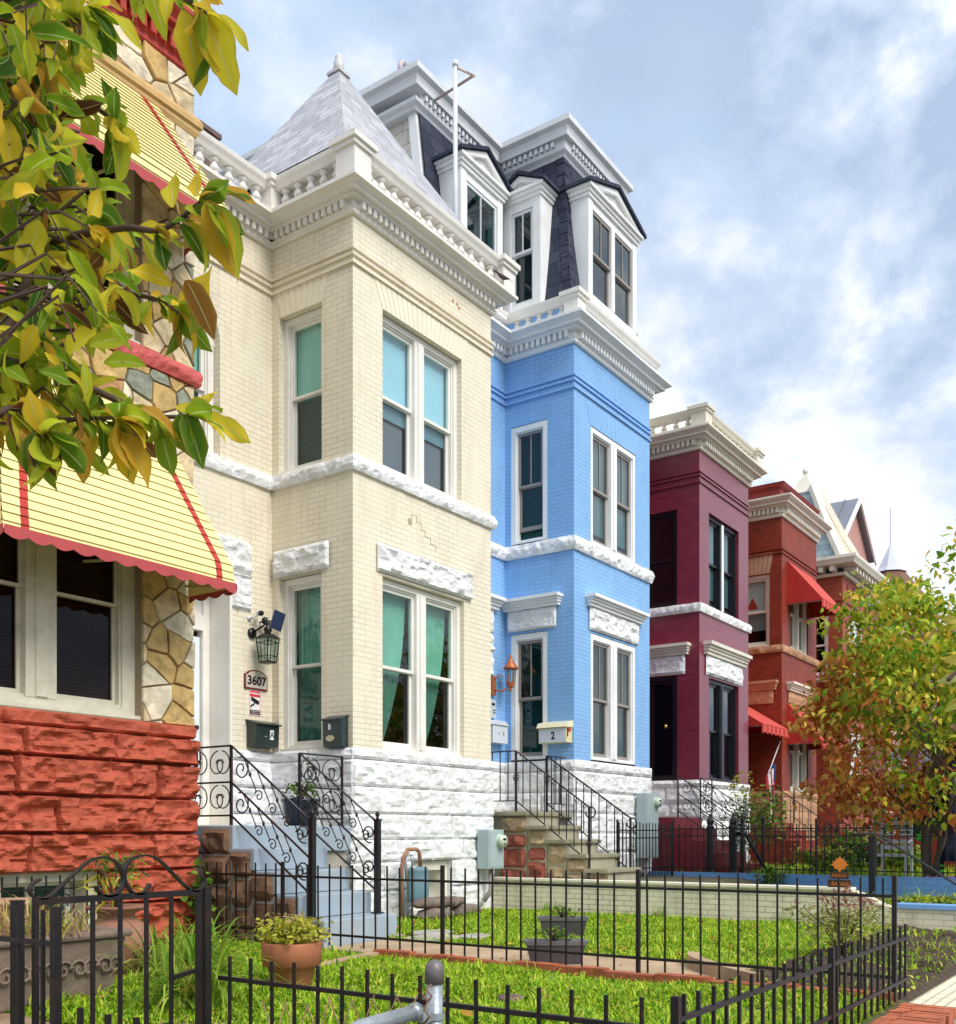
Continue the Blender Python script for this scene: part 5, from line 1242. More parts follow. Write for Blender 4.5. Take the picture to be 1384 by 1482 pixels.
scroll_rail('scrolled black iron railing on the right of the cream house steps, turning along the landing', 8.06, 7.99, .16, 6.88, -.60, [(8.06, 7.99, .16), (8.74, 7.99, .16)], .08, .13, -.82)

# blue house stoop
GST = mat('olive_grey_step_stone', (.30, .28, .19), .8, .2, 4, .4, 40, dark=(.16, .13, .07), dsc=4, damt=.5)
S2 = thing('stoop', (12.9, 7.4, -.78), 'weathered grey stone steps with rough red rubble side up to the blue house door', 'steps')
zb_ = [.31, .11, -.09, -.29, -.49]; yb_ = [7.85, 7.52, 7.20, 6.88, 6.55]
RUB = [mat('rubble_red', (.32, .09, .06), .85, .3, 7, .6, 40, dark=(.12, .05, .04), dsc=5, damt=.5), mat('rubble_tan', (.38, .29, .17), .85, .25, 5, .5, 40, dark=(.2, .12, .07), dsc=4, damt=.6)]
mb = MB(); mb.box(12.42, 13.5, 7.82, 9.62, .25, .31); mb.box(13.5, 14.6, 8.3, 9.62, .25, .31); mb.build('landing', [GST], S2, bevel=.01)
for k in range(5):
    if k:
        mb = MB(); mb.box(12.42, 13.46, yb_[k]-.03, yb_[k-1]+.02, zb_[k]-.055, zb_[k]); mb.build('tread', [GST], S2, bevel=.008)
    mb = MB(); mb.box(12.50, 13.42, yb_[k]+.01, (yb_[k-1] if k else 9.6), -.85, zb_[k]-.056 if k else .25); mb.build('riser', [mat('stone_riser', (.38, .36, .26), .8, .15, 4, .3, 40)], S2)
mb = MB(); R = random.Random(12)
for k in range(5):
    y1 = yb_[k-1] if k else 8.3; z = zb_[k]-.06
    while z > -.80:
        b = max(-.84, z-R.uniform(.2, .34)); y = yb_[k]+.02
        while y < y1-.02:
            e = min(y1, y+R.uniform(.25, .5)); e = y1 if y1-e < .1 else e
            if z-b > .06: rock_block(mb, FX(12.50), y, e, b+.01, z, -.01, .08, .045, 0 if (k < 2 and R.random() < .6) else 1, R.random()*50)
            y = e
        z = b
mb.build('side_rubble', RUB, S2, recalc=False)
def basket_rail(label, x, pts, posts, foot, curl=True, flat=None, hr=.86, grp='plain-balustered iron railings of the blue house steps', spacing=.12):
    """pts: (y,z) of handrail from the top of the stairs to the foot"""
    T = thing('stair_railing', (x, foot[0], foot[1]), label, 'railing', grp)
    (ya, za), (yb, zb) = pts; m = MB()
    hp = ([(fx, fy, za) for fx, fy in flat][::-1] if flat else [])+[(x, ya, za), (x, yb, zb)]
    if curl:
        c = (yb-.02, zb-.075)
        hp += [(x, c[0]-.075*math.sin(a)*1.0, c[1]+.075*math.cos(a)) for a in [.3+k*.35 for k in range(14)]]
    m.tube(hp, .018, 6, flat=.6); m.build('handrail', [IR2], T)
    m = MB(); lo = -.72
    m.bar((x, ya, za+lo), (x, yb+.05, zb+lo), .016)
    if flat:
        q = [(x, ya)]+list(flat)
        for i in range(len(q)-1): m.bar((q[i][0], q[i][1], za+lo), (q[i+1][0], q[i+1][1], za+lo), .016)
    m.build('bottom_rail', [IR2], T)
    L = abs(ya-yb); n = int(L/spacing); sc = MB(); proto = None; chain = []
    for k in range(1, n):
        t = k/n; y, z = ya+(yb-ya)*t, za+(zb-za)*t
        b = MB(); 
        if proto is None: b.bar((0, 0, lo), (0, 0, -.01), .012); proto = b.build('baluster', [IR2]); proto.parent = T; proto.location = Vector((x, y, z))-wloc(T)
        else: copy_of(proto, T, Vector((x, y, z))-wloc(T))
        chain += [(x, y+.05*(1-.6*j/10)*math.cos(a)*.7-.04, z-.05+.035*(1-.6*j/10)*math.sin(a)-.02*(1)) for j, a in ((j, 3.0+j*.5) for j in range(11))]+[(x, y-.04, z-.03)]
    if flat:
        q = [(x, ya)]+list(flat)
        for i in range(len(q)-1):
            l = math.hypot(q[i+1][0]-q[i][0], q[i+1][1]-q[i][1]); nn = int(l/spacing)
            for k in range(1, nn):
                t = k/nn; copy_of(proto, T, Vector((q[i][0]+(q[i+1][0]-q[i][0])*t, q[i][1]+(q[i+1][1]-q[i][1])*t, za))-wloc(T))
    sc.tube(chain, .0045, 4, sm=False); sc.build('handrail_scrollwork', [IR2], T)
    for (py, pz0, pz1) in posts:
        m = MB(); m.bar((x, py, pz0), (x, py, pz1), .028); cz = (pz0+pz1)/2+.05
        for j in range(4):
            m.tube([(x+.045*math.sin(math.pi*t)*math.cos(j*math.pi/2+t*3), py+.045*math.sin(math.pi*t)*math.sin(j*math.pi/2+t*3), cz-.07+.14*t) for t in [q/8 for q in range(9)]], .006, 4, sm=False)
        for q in (-.075, .075): m.lathe([(.02, -.01), (.03, 0), (.02, .01)], (x, py, cz+q), 8)
        m.build('post', [IR2], T)
    return T
basket_rail('black iron railing with basket-twist posts on the left of the blue house steps', 12.50, ((8.05, 1.19), (6.85, .36)), [(8.05, .31, 1.19), (6.85, -.75, .36)], (6.85, -.75), flat=[(12.50, 8.6)])
basket_rail('black iron railing with basket-twist posts on the right of the blue house steps', 13.36, ((8.05, 1.17), (6.65, .22)), [(8.05, .31, 1.17), (6.65, -.78, .22)], (6.65, -.78), flat=[(13.9, 8.05)])
# maroon and red stoops
MST = mat('maroon_step_paint', (.20, .02, .03), .5, .12, 4, .2, 30, dark=(.30, .08, .06), dsc=4, damt=.4)
def plain_stoop(label, x0, x1, m, ztop, n, zg, y0=7.7, run=.3, land=9.62, name='stoop'):
    S = thing(name, ((x0+x1)/2, y0, zg), label, 'steps'); mb = MB(); mb.box(x0, x1, y0, land, zg-.05, ztop); mb.build('landing', [m], S, bevel=.01); r = (ztop-zg)/(n+1)
    for k in range(1, n+1): mb = MB(); mb.box(x0, x1, y0-run*k, y0-run*(k-1)-.003, zg-.05, ztop-r*k); mb.build('step', [m], S, bevel=.01)
    return S
plain_stoop('maroon painted steps up to the maroon house', 17.85, 19.1, MST, .30, 4, -.78, 7.95)
scroll_rail('thin scrolled iron railing on the left of the maroon house steps', 17.95, 7.95, .42, 6.7, -.42, None, .3, .22, -.78, (0, .33, .66))
scroll_rail('thin scrolled iron railing on the right of the maroon house steps', 19.02, 7.95, .42, 6.7, -.42, [(19.02, 7.95, .42), (19.6, 7.95, .42)], .3, .22, -.78, (0, .33, .66))
for o in [o for o in COL.objects if o.get('group') == 'scrolled iron railings of the cream house steps' and 'maroon' in o['label']]: o['group'] = 'scrolled iron railings of the maroon house steps'
plain_stoop('dim brick steps up to the red awninged house door', 23.1, 24.6, BRICKR, .25, 4, -.78, 7.9)
for x, s in ((23.1, 'left'), (24.6, 'right')): basket_rail('dark iron railing on the %s of the red awninged house steps' % s, x, ((7.9, 1.1), (6.5, .1)), [(7.9, .25, 1.1), (6.5, -.78, .1)], (6.5, -.78), grp='railings of the red awninged house steps', spacing=.2)
plain_stoop('brick steps up to the orange-red house with pyramid roof', 28.4, 29.9, BRICKR2, .25, 4, -.78, 7.9)
for x, s in ((28.4, 'left'), (29.9, 'right')): basket_rail('dark iron railing on the %s of the orange-red house steps' % s, x, ((7.9, 1.1), (6.3, .0)), [(7.9, .25, 1.1), (6.3, -.78, .0)], (6.3, -.78), grp='railings of the orange-red house steps', spacing=.25)

# ================================================================ FENCES
def picket_fence(name, label, cat, a, b, rails, ptop, pbot, posts, post_top, post_bot, n, group=None, pw=.012, pow_=.030, railw=.020, m=None, skip=()):
    """straight fence from a=(x,y) to b; posts = fractions along it"""
    m = m or IRONB; T = thing(name, (a[0], a[1], post_bot), label, cat, group)
    P = lambda t: (a[0]+(b[0]-a[0])*t, a[1]+(b[1]-a[1])*t)
    for z in rails:
        za, zb__ = z if isinstance(z, tuple) else (z, z)
        mb = MB(); mb.bar((*a, za), (*b, zb__), railw); mb.build('rail', [m], T)
    pr = None
    for k in range(n):
        t = (k+.5)/n; p = P(t)
        if any(abs(t-q) < .45/n for q in posts): continue
        L = Vector((p[0], p[1], pbot))-wloc(T)
        if pr is None: mb = MB(); mb.bar((0, 0, 0), (0, 0, ptop-pbot), pw); pr = mb.build('picket', [m]); pr.parent = T; pr.location = L
        else: c = copy_of(pr, T, L); c.rotation_euler = (random.uniform(-.006, .006), random.uniform(-.006, .006), 0); c.scale.z = random.uniform(.985, 1.01)
    pp = None
    for q in posts:
        L = Vector((*P(q), post_bot))-wloc(T)
        if pp is None: mb = MB(); mb.bar((0, 0, 0), (0, 0, post_top-post_bot), pow_); pp = mb.build('post', [m]); pp.parent = T; pp.location = L
        else: copy_of(pp, T, L)
    return T
picket_fence('picket_fence', 'tall black iron picket fence between the flagstone house lawn and the cream house yard', 'fence', (6.93, 1.58), (6.93, 8.22), (-.405, -.925), -.29, -1.03, (0, .272, .545, .83), -.27, -1.11, 48, pow_=.028)
picket_fence('picket_fence', 'low black picket fence along the street edge of the flagstone house lawn', 'fence', (3.37, 1.5), (6.93, 1.5), (-.66, -.92), -.575, -1.03, (.0, .53), -.575, -1.11, 26, pow_=.030, pw=.014)
picket_fence('picket_fence', 'low black picket fence in the foreground between the street corner post and the gate', 'fence', (3.37, 1.56), (3.37, 3.88), (-.70, -.98), -.59, -1.05, (), -.59, -1.11, 16, pw=.013)
picket_fence('picket_fence', 'black fence stub left of the scroll-topped gate', 'fence', (2.33, 3.62), (2.33, 5.0), (-.43, -.95), -.30, -1.07, (0,), -.285, -1.1, 8, pw=.014, pow_=.032)
picket_fence('picket_fence', 'lower run of black pickets at the left, nearest the camera below the gate', 'fence', (2.33, 2.2), (2.33, 3.55), (-.9,), -.665, -1.2, (), -.6, -1.3, 8, pw=.018)
FARM = IRON
picket_fence('picket_fence', 'black picket fence on the low blue wall between the blue and maroon yards', 'fence', (17.41, 1.7), (17.41, 8.1), ((.08, .08), (-.05, -.05), (-.62, -.62)), .16, -.70, (.55, .27), .25, -.71, 54, pw=.015, m=FARM)
picket_fence('picket_fence', 'black picket fence between the maroon and red houses\' yards', 'fence', (22.7, 2.2), (22.7, 8.2), (.05, -.1, -.6), .2, -.78, (.3, .6), .25, -.79, 44, pw=.016, m=FARM)
picket_fence('picket_fence', 'short black picket fence in front of the blue house bay, beside its steps', 'fence', (15.1, 7.75), (17.25, 7.75), (.05, -.08, -.6), .18, -.76, (0, 1), .22, -.78, 17, pw=.015, m=FARM)
for i, y in enumerate((7.15, 6.72)):
    mb = MB(); x = 17.55; mb.box(x-.05, x+.05, y-.05, y+.05, -.76, .12); mb.lathe([(.07, -.03), (.07, 0), (.045, .02), (.06, .05), (.065, .09), (.05, .14), (.02, .17), (.03, .2), (.015, .23), (0, .24)], (x, y, .12), 10)
    mb.lathe([(.075, 0), (.08, .03), (.06, .1)], (x, y, -.76), 10); tag(mb.build('gate_post', [FARM], loc=(x, y, -.76)), 'finial-topped black post by the maroon steps, %s' % ('left of the two' if i == 0 else 'right of the two, holding a slanting bar'), 'post', 'finial posts by the maroon house steps')
mb = MB(); mb.tube([(17.58, 6.66, .0), (17.58, 6.5, -.02), (17.58, 6.1, -.72)], .035, 6); tag(mb.build('slanting_handrail', [FARM], loc=(17.58, 6.1, -.78)), 'thick black slanting handrail beside the finial post of the maroon steps', 'handrail')
# handrail of the front steps
T = thing('handrail', (15.5, 3.85, -1.04), 'black metal handrail sloping down to the street in front of the blue wall', 'handrail')
mb = MB(); mb.tube([(15.45, 4.12, -.02), (15.5, 3.85, -.01), (15.5, 3.75, -.03), (15.5, 2.4, -.92), (15.5, 1.7, -1.3)], .03, 8, flat=.6); mb.build('rail', [mat('glossy_black_rail', (.02, .02, .025), .2, .1, spec=.7)], T)
mb = MB(); mb.box(15.46, 15.54, 3.80, 3.88, -1.04, -.04); mb.build('post', [IRON], T)

# ---- gate with scrolled top
G = thing('garden_gate', (2.9, 3.95, -1.08), 'open-barred black iron gate with two back-to-back scrolls on its top rail', 'gate')
FG = FY(3.95); mb = MB()
mb.bar(FG.pt(2.44, -.285), FG.pt(3.30, -.285), .028); mb.bar(FG.pt(2.44, -1.0), FG.pt(3.30, -1.0), .025); mb.bar(FG.pt(2.45, -.27), FG.pt(2.45, -1.02), .022); mb.bar(FG.pt(3.30, -.27), FG.pt(3.30, -1.02), .022); mb.build('gate_frame', [IRONB], G)
for k in range(4):
    x = 2.72+k*.14; mb = MB(); mb.bar(FG.pt(x, -.30), FG.pt(x, -1.0), .016); mb.build('bar', [IRONB], G)
mb = MB(); mb.bar(FG.pt(3.15, -.68), FG.pt(3.29, -.66), .02); mb.build('latch', [IRONB], G)
for pts in ([(58, 1273), (50, 1277), (43, 1286), (46, 1296), (58, 1301), (72, 1297), (90, 1281), (110, 1262), (128, 1247), (145, 1241), (160, 1243), (172, 1253), (178, 1268), (176, 1284), (166, 1295), (152, 1297), (142, 1290), (138, 1281)],
            [(216, 1279), (212, 1288), (203, 1294), (192, 1292), (183, 1282), (180, 1266), (184, 1250), (195, 1241), (210, 1238), (224, 1241), (238, 1252), (255, 1270), (270, 1284), (282, 1290), (292, 1286), (296, 1275), (290, 1265)]):
    q = [onY(u, v, 3.95) for u, v in pts]; Q = []
    for i in range(len(q)-1):
        p0, p1, p2, p3 = q[max(0, i-1)], q[i], q[i+1], q[min(len(q)-1, i+2)]
        for j in range(4):
            t = j/4; f = lambda a, b, c, d: .5*((2*b)+(-a+c)*t+(2*a-5*b+4*c-d)*t*t+(-a+3*b-3*c+d)*t**3
            ); Q.append((f(p0[0], p1[0], p2[0], p3[0]), f(p0[1], p1[1], p2[1], p3[1])))
    mb = MB(); n = len(Q); vs = []
    for i, (a, z) in enumerate(Q):
        a2, z2 = Q[min(n-1, i+1)]; a1, z1_ = Q[max(0, i-1)]; tx, tz = a2-a1, z2-z1_; l = math.hypot(tx, tz) or 1; nx_, nz_ = -tz/l*.004, tx/l*.004
        for (s, d) in ((-1, -.014), (1, -.014), (1, .014), (-1, .014)): vs.append(FG.pt(a+nx_*s, z+nz_*s, d))
    mb.add(vs, [(i*4+k, i*4+(k+1) % 4, (i+1)*4+(k+1) % 4, (i+1)*4+k) for i in range(n-1) for k in range(4)]+[(0, 1, 2, 3), tuple(4*(n-1)+k for k in range(4))])
    mb.build('scroll', [IRONB], G)
for i, (x, y, t) in enumerate(((3.345, 3.95, -.265), (2.37, 3.95, -.28))):
    mb = MB(); mb.box(x-.02, x+.02, y-.02, y+.02, -1.4, t); mb.box(x-.023, x+.023, y-.023, y+.023, t, t+.006); tag(mb.build('gate_post', [IRONB], loc=(x, y, -1.08)), 'black square iron post on the %s side of the scroll-topped gate' % ('right' if i == 0 else 'left'), 'post', 'posts of the scroll-topped gate')

# ---- chain link post and rail
GALV = mat('galvanised_steel', (.36, .40, .44), .42, .18, 12, .15, 60, metal=.45, dark=(.22, .20, .18), dsc=5, damt=.4)
C0 = at(629, 1480, 3.5)
T = thing('chain_link_gate', (C0.x, C0.y, -1.6), 'galvanised round post with domed cap holding a chain-link gate frame in the foreground', 'gate post')
zt = (HY-1404)/FPX*3.5
mb = MB(); mb.tube([(C0.x, C0.y, -1.6), (C0.x, C0.y, zt-.02)], .028, 16); p_ = mb.build('post', [GALV], T)
mb = MB(); mb.lathe([(.033, -.045), (.034, 0), (.031, .015), (.022, .03), (.0, .037)], (C0.x, C0.y, zt), 16); mb.build('cap', [mat('dull_zinc', (.20, .18, .19), .5, .15, metal=.4)], p_)
mb = MB(); mb.lathe([(.034, -.012), (.034, .012)], (C0.x, C0.y, zt-.155), 14, cap=False); mb.box(C0.x-.075, C0.x-.02, C0.y-.01, C0.y+.01, zt-.17, zt-.14); mb.build('band', [GALV], T)
e0 = at(598, 1466, 3.45); e1 = at(520, 1488, 3.2); e2 = at(440, 1530, 2.95)
mb = MB(); mb.tube([e0, e1, e2, at(380, 1640, 2.8)], .026, 12); mb.tube([at(603, 1462, 3.47), at(596, 1467, 3.44)], .03, 12); mb.build('gate_frame', [GALV], T)
mb = MB(); rusty = mat('rusty_wire', (.22, .12, .07), .7, .3, 30)
for k in range(7):
    u = 380+k*32; mb.tube([at(u, 1570-k*9, 3.0+k*.07), at(u+34, 1448-k*2+6*(k % 2), 3.0+k*.07)], .0022, 5); mb.tube([at(u+34, 1570-k*9, 3.0+k*.07), at(u, 1448-k*2+5*(k % 3), 3.0+k*.07)], .0022, 5)
mb.tube([at(612, 1440, 3.46), at(620, 1450, 3.42), at(614, 1462, 3.40), at(622, 1472, 3.42), at(612, 1484, 3.42)], .004, 6); mb.tube([at(624, 1425, 3.44), at(618, 1434, 3.42), at(625, 1442, 3.42), at(618, 1452, 3.42)], .004, 6)
mb.build('wire_mesh', [rusty], T)
# ================================================================ LETTERING
def text_part(s, size, F, a, z, d, m, parent, name='lettering', ext=.003, flip=False, bold=0.0, sx=1):
    """solid letters lying on a wall frame, centred at (a,z)"""
    cu = bpy.data.curves.new(name, 'FONT'); cu.body = s; cu.size = size; cu.extrude = ext; cu.align_x = 'CENTER'; cu.align_y = 'CENTER'; cu.offset = bold
    o = bpy.data.objects.new(name, cu); COL.objects.link(o); dg = bpy.context.evaluated_depsgraph_get(); me = bpy.data.meshes.new_from_object(o.evaluated_get(dg))
    mb = MB(); mb.add([F.pt(a+(-1 if flip else 1)*v.co.x*sx, z+v.co.y, d+v.co.z) for v in me.vertices], [tuple(p.vertices) for p in me.polygons])
    bpy.data.objects.remove(o); bpy.data.curves.remove(cu); bpy.data.meshes.remove(me)
    return mb.build(name, [m], parent)
BLK = mat('black_lettering', (.01, .01, .01), .5, .05); WHL = mat('white_lettering', (.85, .85, .85), .5, .03)
FW = FY(YM); FS1 = FX(9.27)
# number plaque
T = thing('number_plaque', (8.97, YM, 1.8), 'cream arched house number plaque reading 3607 with a maroon edge', 'house number')
def archpl(x0, x1, z0, z1, rise, d0, d1, F):
    n = 10; P = [(x0, z0), (x1, z0), (x1, z1)]; w = x1-x0
    P += [(x1-.03, z1+.006)]+[((x0+x1)/2+(w/2-.035)*math.cos(math.pi*k/n), z1+rise*math.sin(math.pi*k/n)) for k in range(n+1)]+[(x0+.03, z1+.006), (x0, z1)]
    m = MB(); N_ = len(P); m.add([F.pt(a, z, d0) for a, z in P]+[F.pt(a, z, d1) for a, z in P], [tuple(range(N_)), tuple(range(N_, 2*N_))]+[(k, (k+1) % N_, N_+(k+1) % N_, N_+k) for k in range(N_)]); return m
archpl(8.795, 9.175, 1.80, 1.985, .062, 0, .022, FW).build('plaque_edge', [mat('maroon_edge', (.18, .03, .03), .5)], T)
archpl(8.812, 9.158, 1.818, 1.975, .055, 0, .028, FW).build('plaque_face', [mat('plaque_cream', (.58, .52, .45), .5, .05)], T)
text_part('3607', .155, FW, 8.985, 1.905, .031, BLK, T, bold=.003, sx=1.02)
# camera warning sign
T = thing('warning_sign', (8.97, YM, 1.48), 'small red, white and black WARNING sign with a security camera drawing, under the number plaque', 'sign')
m = MB(); m.fbox(FW, 8.875, 9.075, 1.475, 1.795, 0, .008); m.build('board', [WHL], T)
SR = mat('sign_red', (.75, .04, .07), .5, .03); m = MB(); m.fbox(FW, 8.885, 9.065, 1.715, 1.785, .008, .011); m.ring(FW, 8.885, 9.065, 1.485, 1.715, .006, .008, .010); m.build('red_band', [SR], T)
text_part('WARNING', .036, FW, 8.975, 1.75, .0125, WHL, T, ext=.001, bold=.001)
m = MB(); m.fbox(FW, 8.893, 9.057, 1.49, 1.545, .008, .011); m.build('black_band', [BLK], T)
text_part('CAMERAS IN USE', .019, FW, 8.975, 1.528, .012, WHL, T, ext=.001); text_part('24 HOURS A DAY', .017, FW, 8.975, 1.505, .012, WHL, T, ext=.001)
m = MB(); m.add([FW.pt(a, z, .0125) for a, z in ((8.905, 1.70), (8.925, 1.705), (9.045, 1.66), (9.04, 1.625), (9.02, 1.615), (8.925, 1.655), (8.91, 1.665))], [tuple(range(7))]); m.add([FW.pt(a, z, .0125) for a, z in ((8.955, 1.64), (8.975, 1.63), (8.955, 1.60), (8.92, 1.59), (8.90, 1.56), (8.897, 1.60), (8.925, 1.615), (8.945, 1.615))], [tuple(range(8))]); m.build('camera_pictogram', [BLK], T, recalc=False)
# mailboxes
def mailbox(label, F, a0, a1, z0, z1, dep, body, peak=0, flip=False, extra=None):
    T = thing('mailbox', F.pt((a0+a1)/2, z0, 0), label, 'mailbox'); m = MB()
    m.hexa([F.pt(a0, z0, 0), F.pt(a1, z0, 0), F.pt(a1, z0+.01, dep*.86), F.pt(a0, z0+.01, dep*.86)], [F.pt(a0, z1, 0), F.pt(a1, z1, 0), F.pt(a1, z1-.05, dep), F.pt(a0, z1-.05, dep)])
    b = m.build('box', [body], T, bevel=.006)
    return T, b
GB = mat('green_black_enamel', (.018, .035, .034), .35, .3, 6, .1, 50, spec=.6)
T, b = mailbox('wide green-black mailbox lettered A below the warning sign by the cream house door', FW, 8.84, 9.22, 1.07, 1.40, .19, GB)
m = MB(); m.hexa([FW.pt(8.82, 1.395, 0), FW.pt(9.24, 1.395, 0), FW.pt(9.24, 1.345, .215), FW.pt(8.82, 1.345, .215)], [FW.pt(8.82, 1.42, 0), FW.pt(9.24, 1.42, 0), FW.pt(9.24, 1.362, .22), FW.pt(8.82, 1.362, .22)]); m.build('lid', [GB], T)
m = MB(); m.fbox(FW, 9.065, 9.125, 1.17, 1.29, .172, .187); m.build('letter_plate', [WHL], b)
text_part('A', .12, FW, 9.095, 1.23, .1885, BLK, T, ext=.002, sx=.8); m = MB(); m.lathe([(0, 0), (.012, 0), (.012, .008), (0, .008)], FW.pt(8.99, 1.20, .185), 8); m.build('lock', [PIPEW], b)
T, b = mailbox('narrow black mailbox lettered B with a brass oval, at the cream bay corner', FS1, 8.37, 8.68, 1.03, 1.42, .13, GB)
m = MB(); m.hexa([FS1.pt(8.36, 1.415, 0), FS1.pt(8.69, 1.415, 0), FS1.pt(8.69, 1.36, .15), FS1.pt(8.36, 1.36, .15)], [FS1.pt(8.36, 1.43, 0), FS1.pt(8.69, 1.43, 0), FS1.pt(8.69, 1.375, .155), FS1.pt(8.36, 1.375, .155)]); m.build('lid', [GB], T)
text_part('B', .10, FS1, 8.56, 1.28, .131, WHL, T, ext=.003, flip=True, bold=.002, sx=.8)
m = MB(); m.add([FS1.pt(8.555+.068*math.cos(k*math.pi/8), 1.145+.038*math.sin(k*math.pi/8), d) for d in (.115, .128) for k in range(16)], [tuple(range(16)), tuple(range(16, 32))]+[(k, (k+1) % 16, 16+(k+1) % 16, 16+k) for k in range(16)]); m.build('brass_oval', [mat('pale_brass', (.55, .50, .32), .35, .1, metal=.5)], b)
FW2, FS22 = FY(9.64), FX(14.63)
WM = mat('white_enamel', (.66, .70, .78), .4, .04); T = thing('mailbox', (14.3, 9.64, 1.5), 'small white peaked mailbox numbered 1 beside the cream house corner, on the blue wall', 'mailbox')
m = MB(); m.fbox(FW2, 14.05, 14.5, 1.50, 1.80, 0, .14); m.build('box', [WM], T, bevel=.006); m = MB(); m.hexa([FW2.pt(14.03, 1.80, 0), FW2.pt(14.52, 1.80, 0), FW2.pt(14.52, 1.80, .16), FW2.pt(14.03, 1.80, .16)], [FW2.pt(14.15, 1.89, 0), FW2.pt(14.40, 1.89, 0), FW2.pt(14.40, 1.87, .16), FW2.pt(14.15, 1.87, .16)]); m.build('lid', [WM], T)
text_part('1', .12, FW2, 14.37, 1.66, .142, BLK, T, ext=.002); m = MB(); m.fbox(FW2, 14.22, 14.24, 1.65, 1.67, .14, .146); m.build('lock', [BLK], T)
CRM = mat('pale_yellow_enamel_box', (.72, .66, .36), .4, .05)
T = thing('mailbox', (14.63, 8.6, 1.45), 'pale yellow mailbox numbered 2 with a red flag, on the blue bay corner', 'mailbox')
m = MB(); m.fbox(FS22, 8.33, 8.86, 1.47, 1.72, .002, .19); m.build('box', [CRM], T, bevel=.006); m = MB(); m.fbox(FS22, 8.35, 8.84, 1.48, 1.70, .19, .197); m.build('front_panel', [WM], T)
m = MB(); m.hexa([FS22.pt(8.31, 1.725, 0), FS22.pt(8.88, 1.725, 0), FS22.pt(8.88, 1.722, .23), FS22.pt(8.31, 1.722, .23)], [FS22.pt(8.31, 1.84, 0), FS22.pt(8.88, 1.84, 0), FS22.pt(8.88, 1.80, .18), FS22.pt(8.31, 1.80, .18)]); m.build('lid', [mat('cream_lid', (.80, .74, .52), .4, .04)], T)
text_part('2', .17, FS22, 8.58, 1.585, .199, BLK, T, ext=.002, flip=True, bold=.004, sx=.85); m = MB(); m.box(14.45, 14.56, 8.31, 8.325, 1.66, 1.70); m.box(14.45, 14.47, 8.31, 8.325, 1.57, 1.70); m.build('flag', [REDS], T)
T = thing('intercom', (14.2, 9.64, 1.9), 'pale keypad intercom panel above the small white mailbox', 'intercom'); m = MB(); m.fbox(FW2, 14.12, 14.28, 1.92, 2.22, 0, .05); m.build('panel', [mat('pale_grey_plastic', (.5, .58, .62), .5, .04)], T, bevel=.005)
m = MB()
for i in range(2):
    for j in range(2): m.fbox(FW2, 14.19+.04*i, 14.215+.04*i, 2.0+.04*j, 2.02+.04*j, .05, .055)
m.fbox(FW2, 14.15, 14.24, 2.13, 2.17, .05, .054); m.build('keys', [BLK], T)
# lanterns
T = thing('wall_lantern', (8.95, YM, 2.2), 'black glass-paned carriage lantern on the cream wall above the number plaque', 'lamp')
L = Vector((8.99, 9.46, 2.30)); m = MB()
m.tube([FW.pt(8.92, 2.50, 0), FW.pt(8.92, 2.50, .03)], .065, 14); m.tube([FW.pt(8.92, 2.50, .02), (8.95, 9.55, 2.56), (8.99, 9.46, 2.62), (8.99, 9.46, 2.58)], .014, 6); m.build('bracket', [IRON], T)
m = MB(); w0, w1 = .075, .10
for sx_ in (-1, 1):
    for sy in (-1, 1): m.bar((L.x+sx_*w0, L.y+sy*w0, 2.13), (L.x+sx_*w1, L.y+sy*w1, 2.42), .010)
for sx_ in (-1, 1):
    m.bar((L.x+sx_*w0*1.0, L.y-w0*.4, 2.13), (L.x+sx_*w1, L.y-w1*.4, 2.42), .005); m.bar((L.x+sx_*w0*1.0, L.y+w0*.4, 2.13), (L.x+sx_*w1, L.y+w1*.4, 2.42), .005)
    m.bar((L.x+sx_*w0*.4, L.y-w0, 2.13), (L.x+sx_*w1*.4, L.y-w1, 2.42), .005)
for z, w in ((2.13, w0), (2.20, w0*1.06), (2.37, w1*.97)):
    for a, b in (((-1, -1), (1, -1)), ((1, -1), (1, 1)), ((1, 1), (-1, 1)), ((-1, 1), (-1, -1))): m.bar((L.x+a[0]*w, L.y+a[1]*w, z), (L.x+b[0]*w, L.y+b[1]*w, z), .008)
m.box(L.x-w0, L.x+w0, L.y-w0, L.y+w0, 2.115, 2.13); m.hexa([(L.x+a*.115, L.y+b*.115, 2.42) for a, b in ((-1, -1), (1, -1), (1, 1), (-1, 1))], [(L.x+a*.05, L.y+b*.05, 2.48) for a, b in ((-1, -1), (1, -1), (1, 1), (-1, 1))])
m.lathe([(.05, 0), (.04, .02), (.055, .04), (.05, .07), (.02, .10), (.035, .13), (.02, .16), (0, .18)], (L.x, L.y, 2.48), 10); m.build('cage', [IRON], T)
m = MB(); m.hexa([(L.x+a*.068, L.y+b*.068, 2.132) for a, b in ((-1, -1), (1, -1), (1, 1), (-1, 1))], [(L.x+a*.093, L.y+b*.093, 2.415) for a, b in ((-1, -1), (1, -1), (1, 1), (-1, 1))]); m.build('glass', [GLASS], T)
m = MB(); m.lathe([(.02, 0), (.02, .08), (.035, .13), (.03, .18), (0, .2)], (L.x, L.y, 2.14), 10); m.build('bulb', [mat('frosted_bulb', (.8, .75, .6), .4, .02)], T)
COP = mat('orange_copper', (.50, .15, .06), .4, .2, 10, .1, 60, metal=.35)
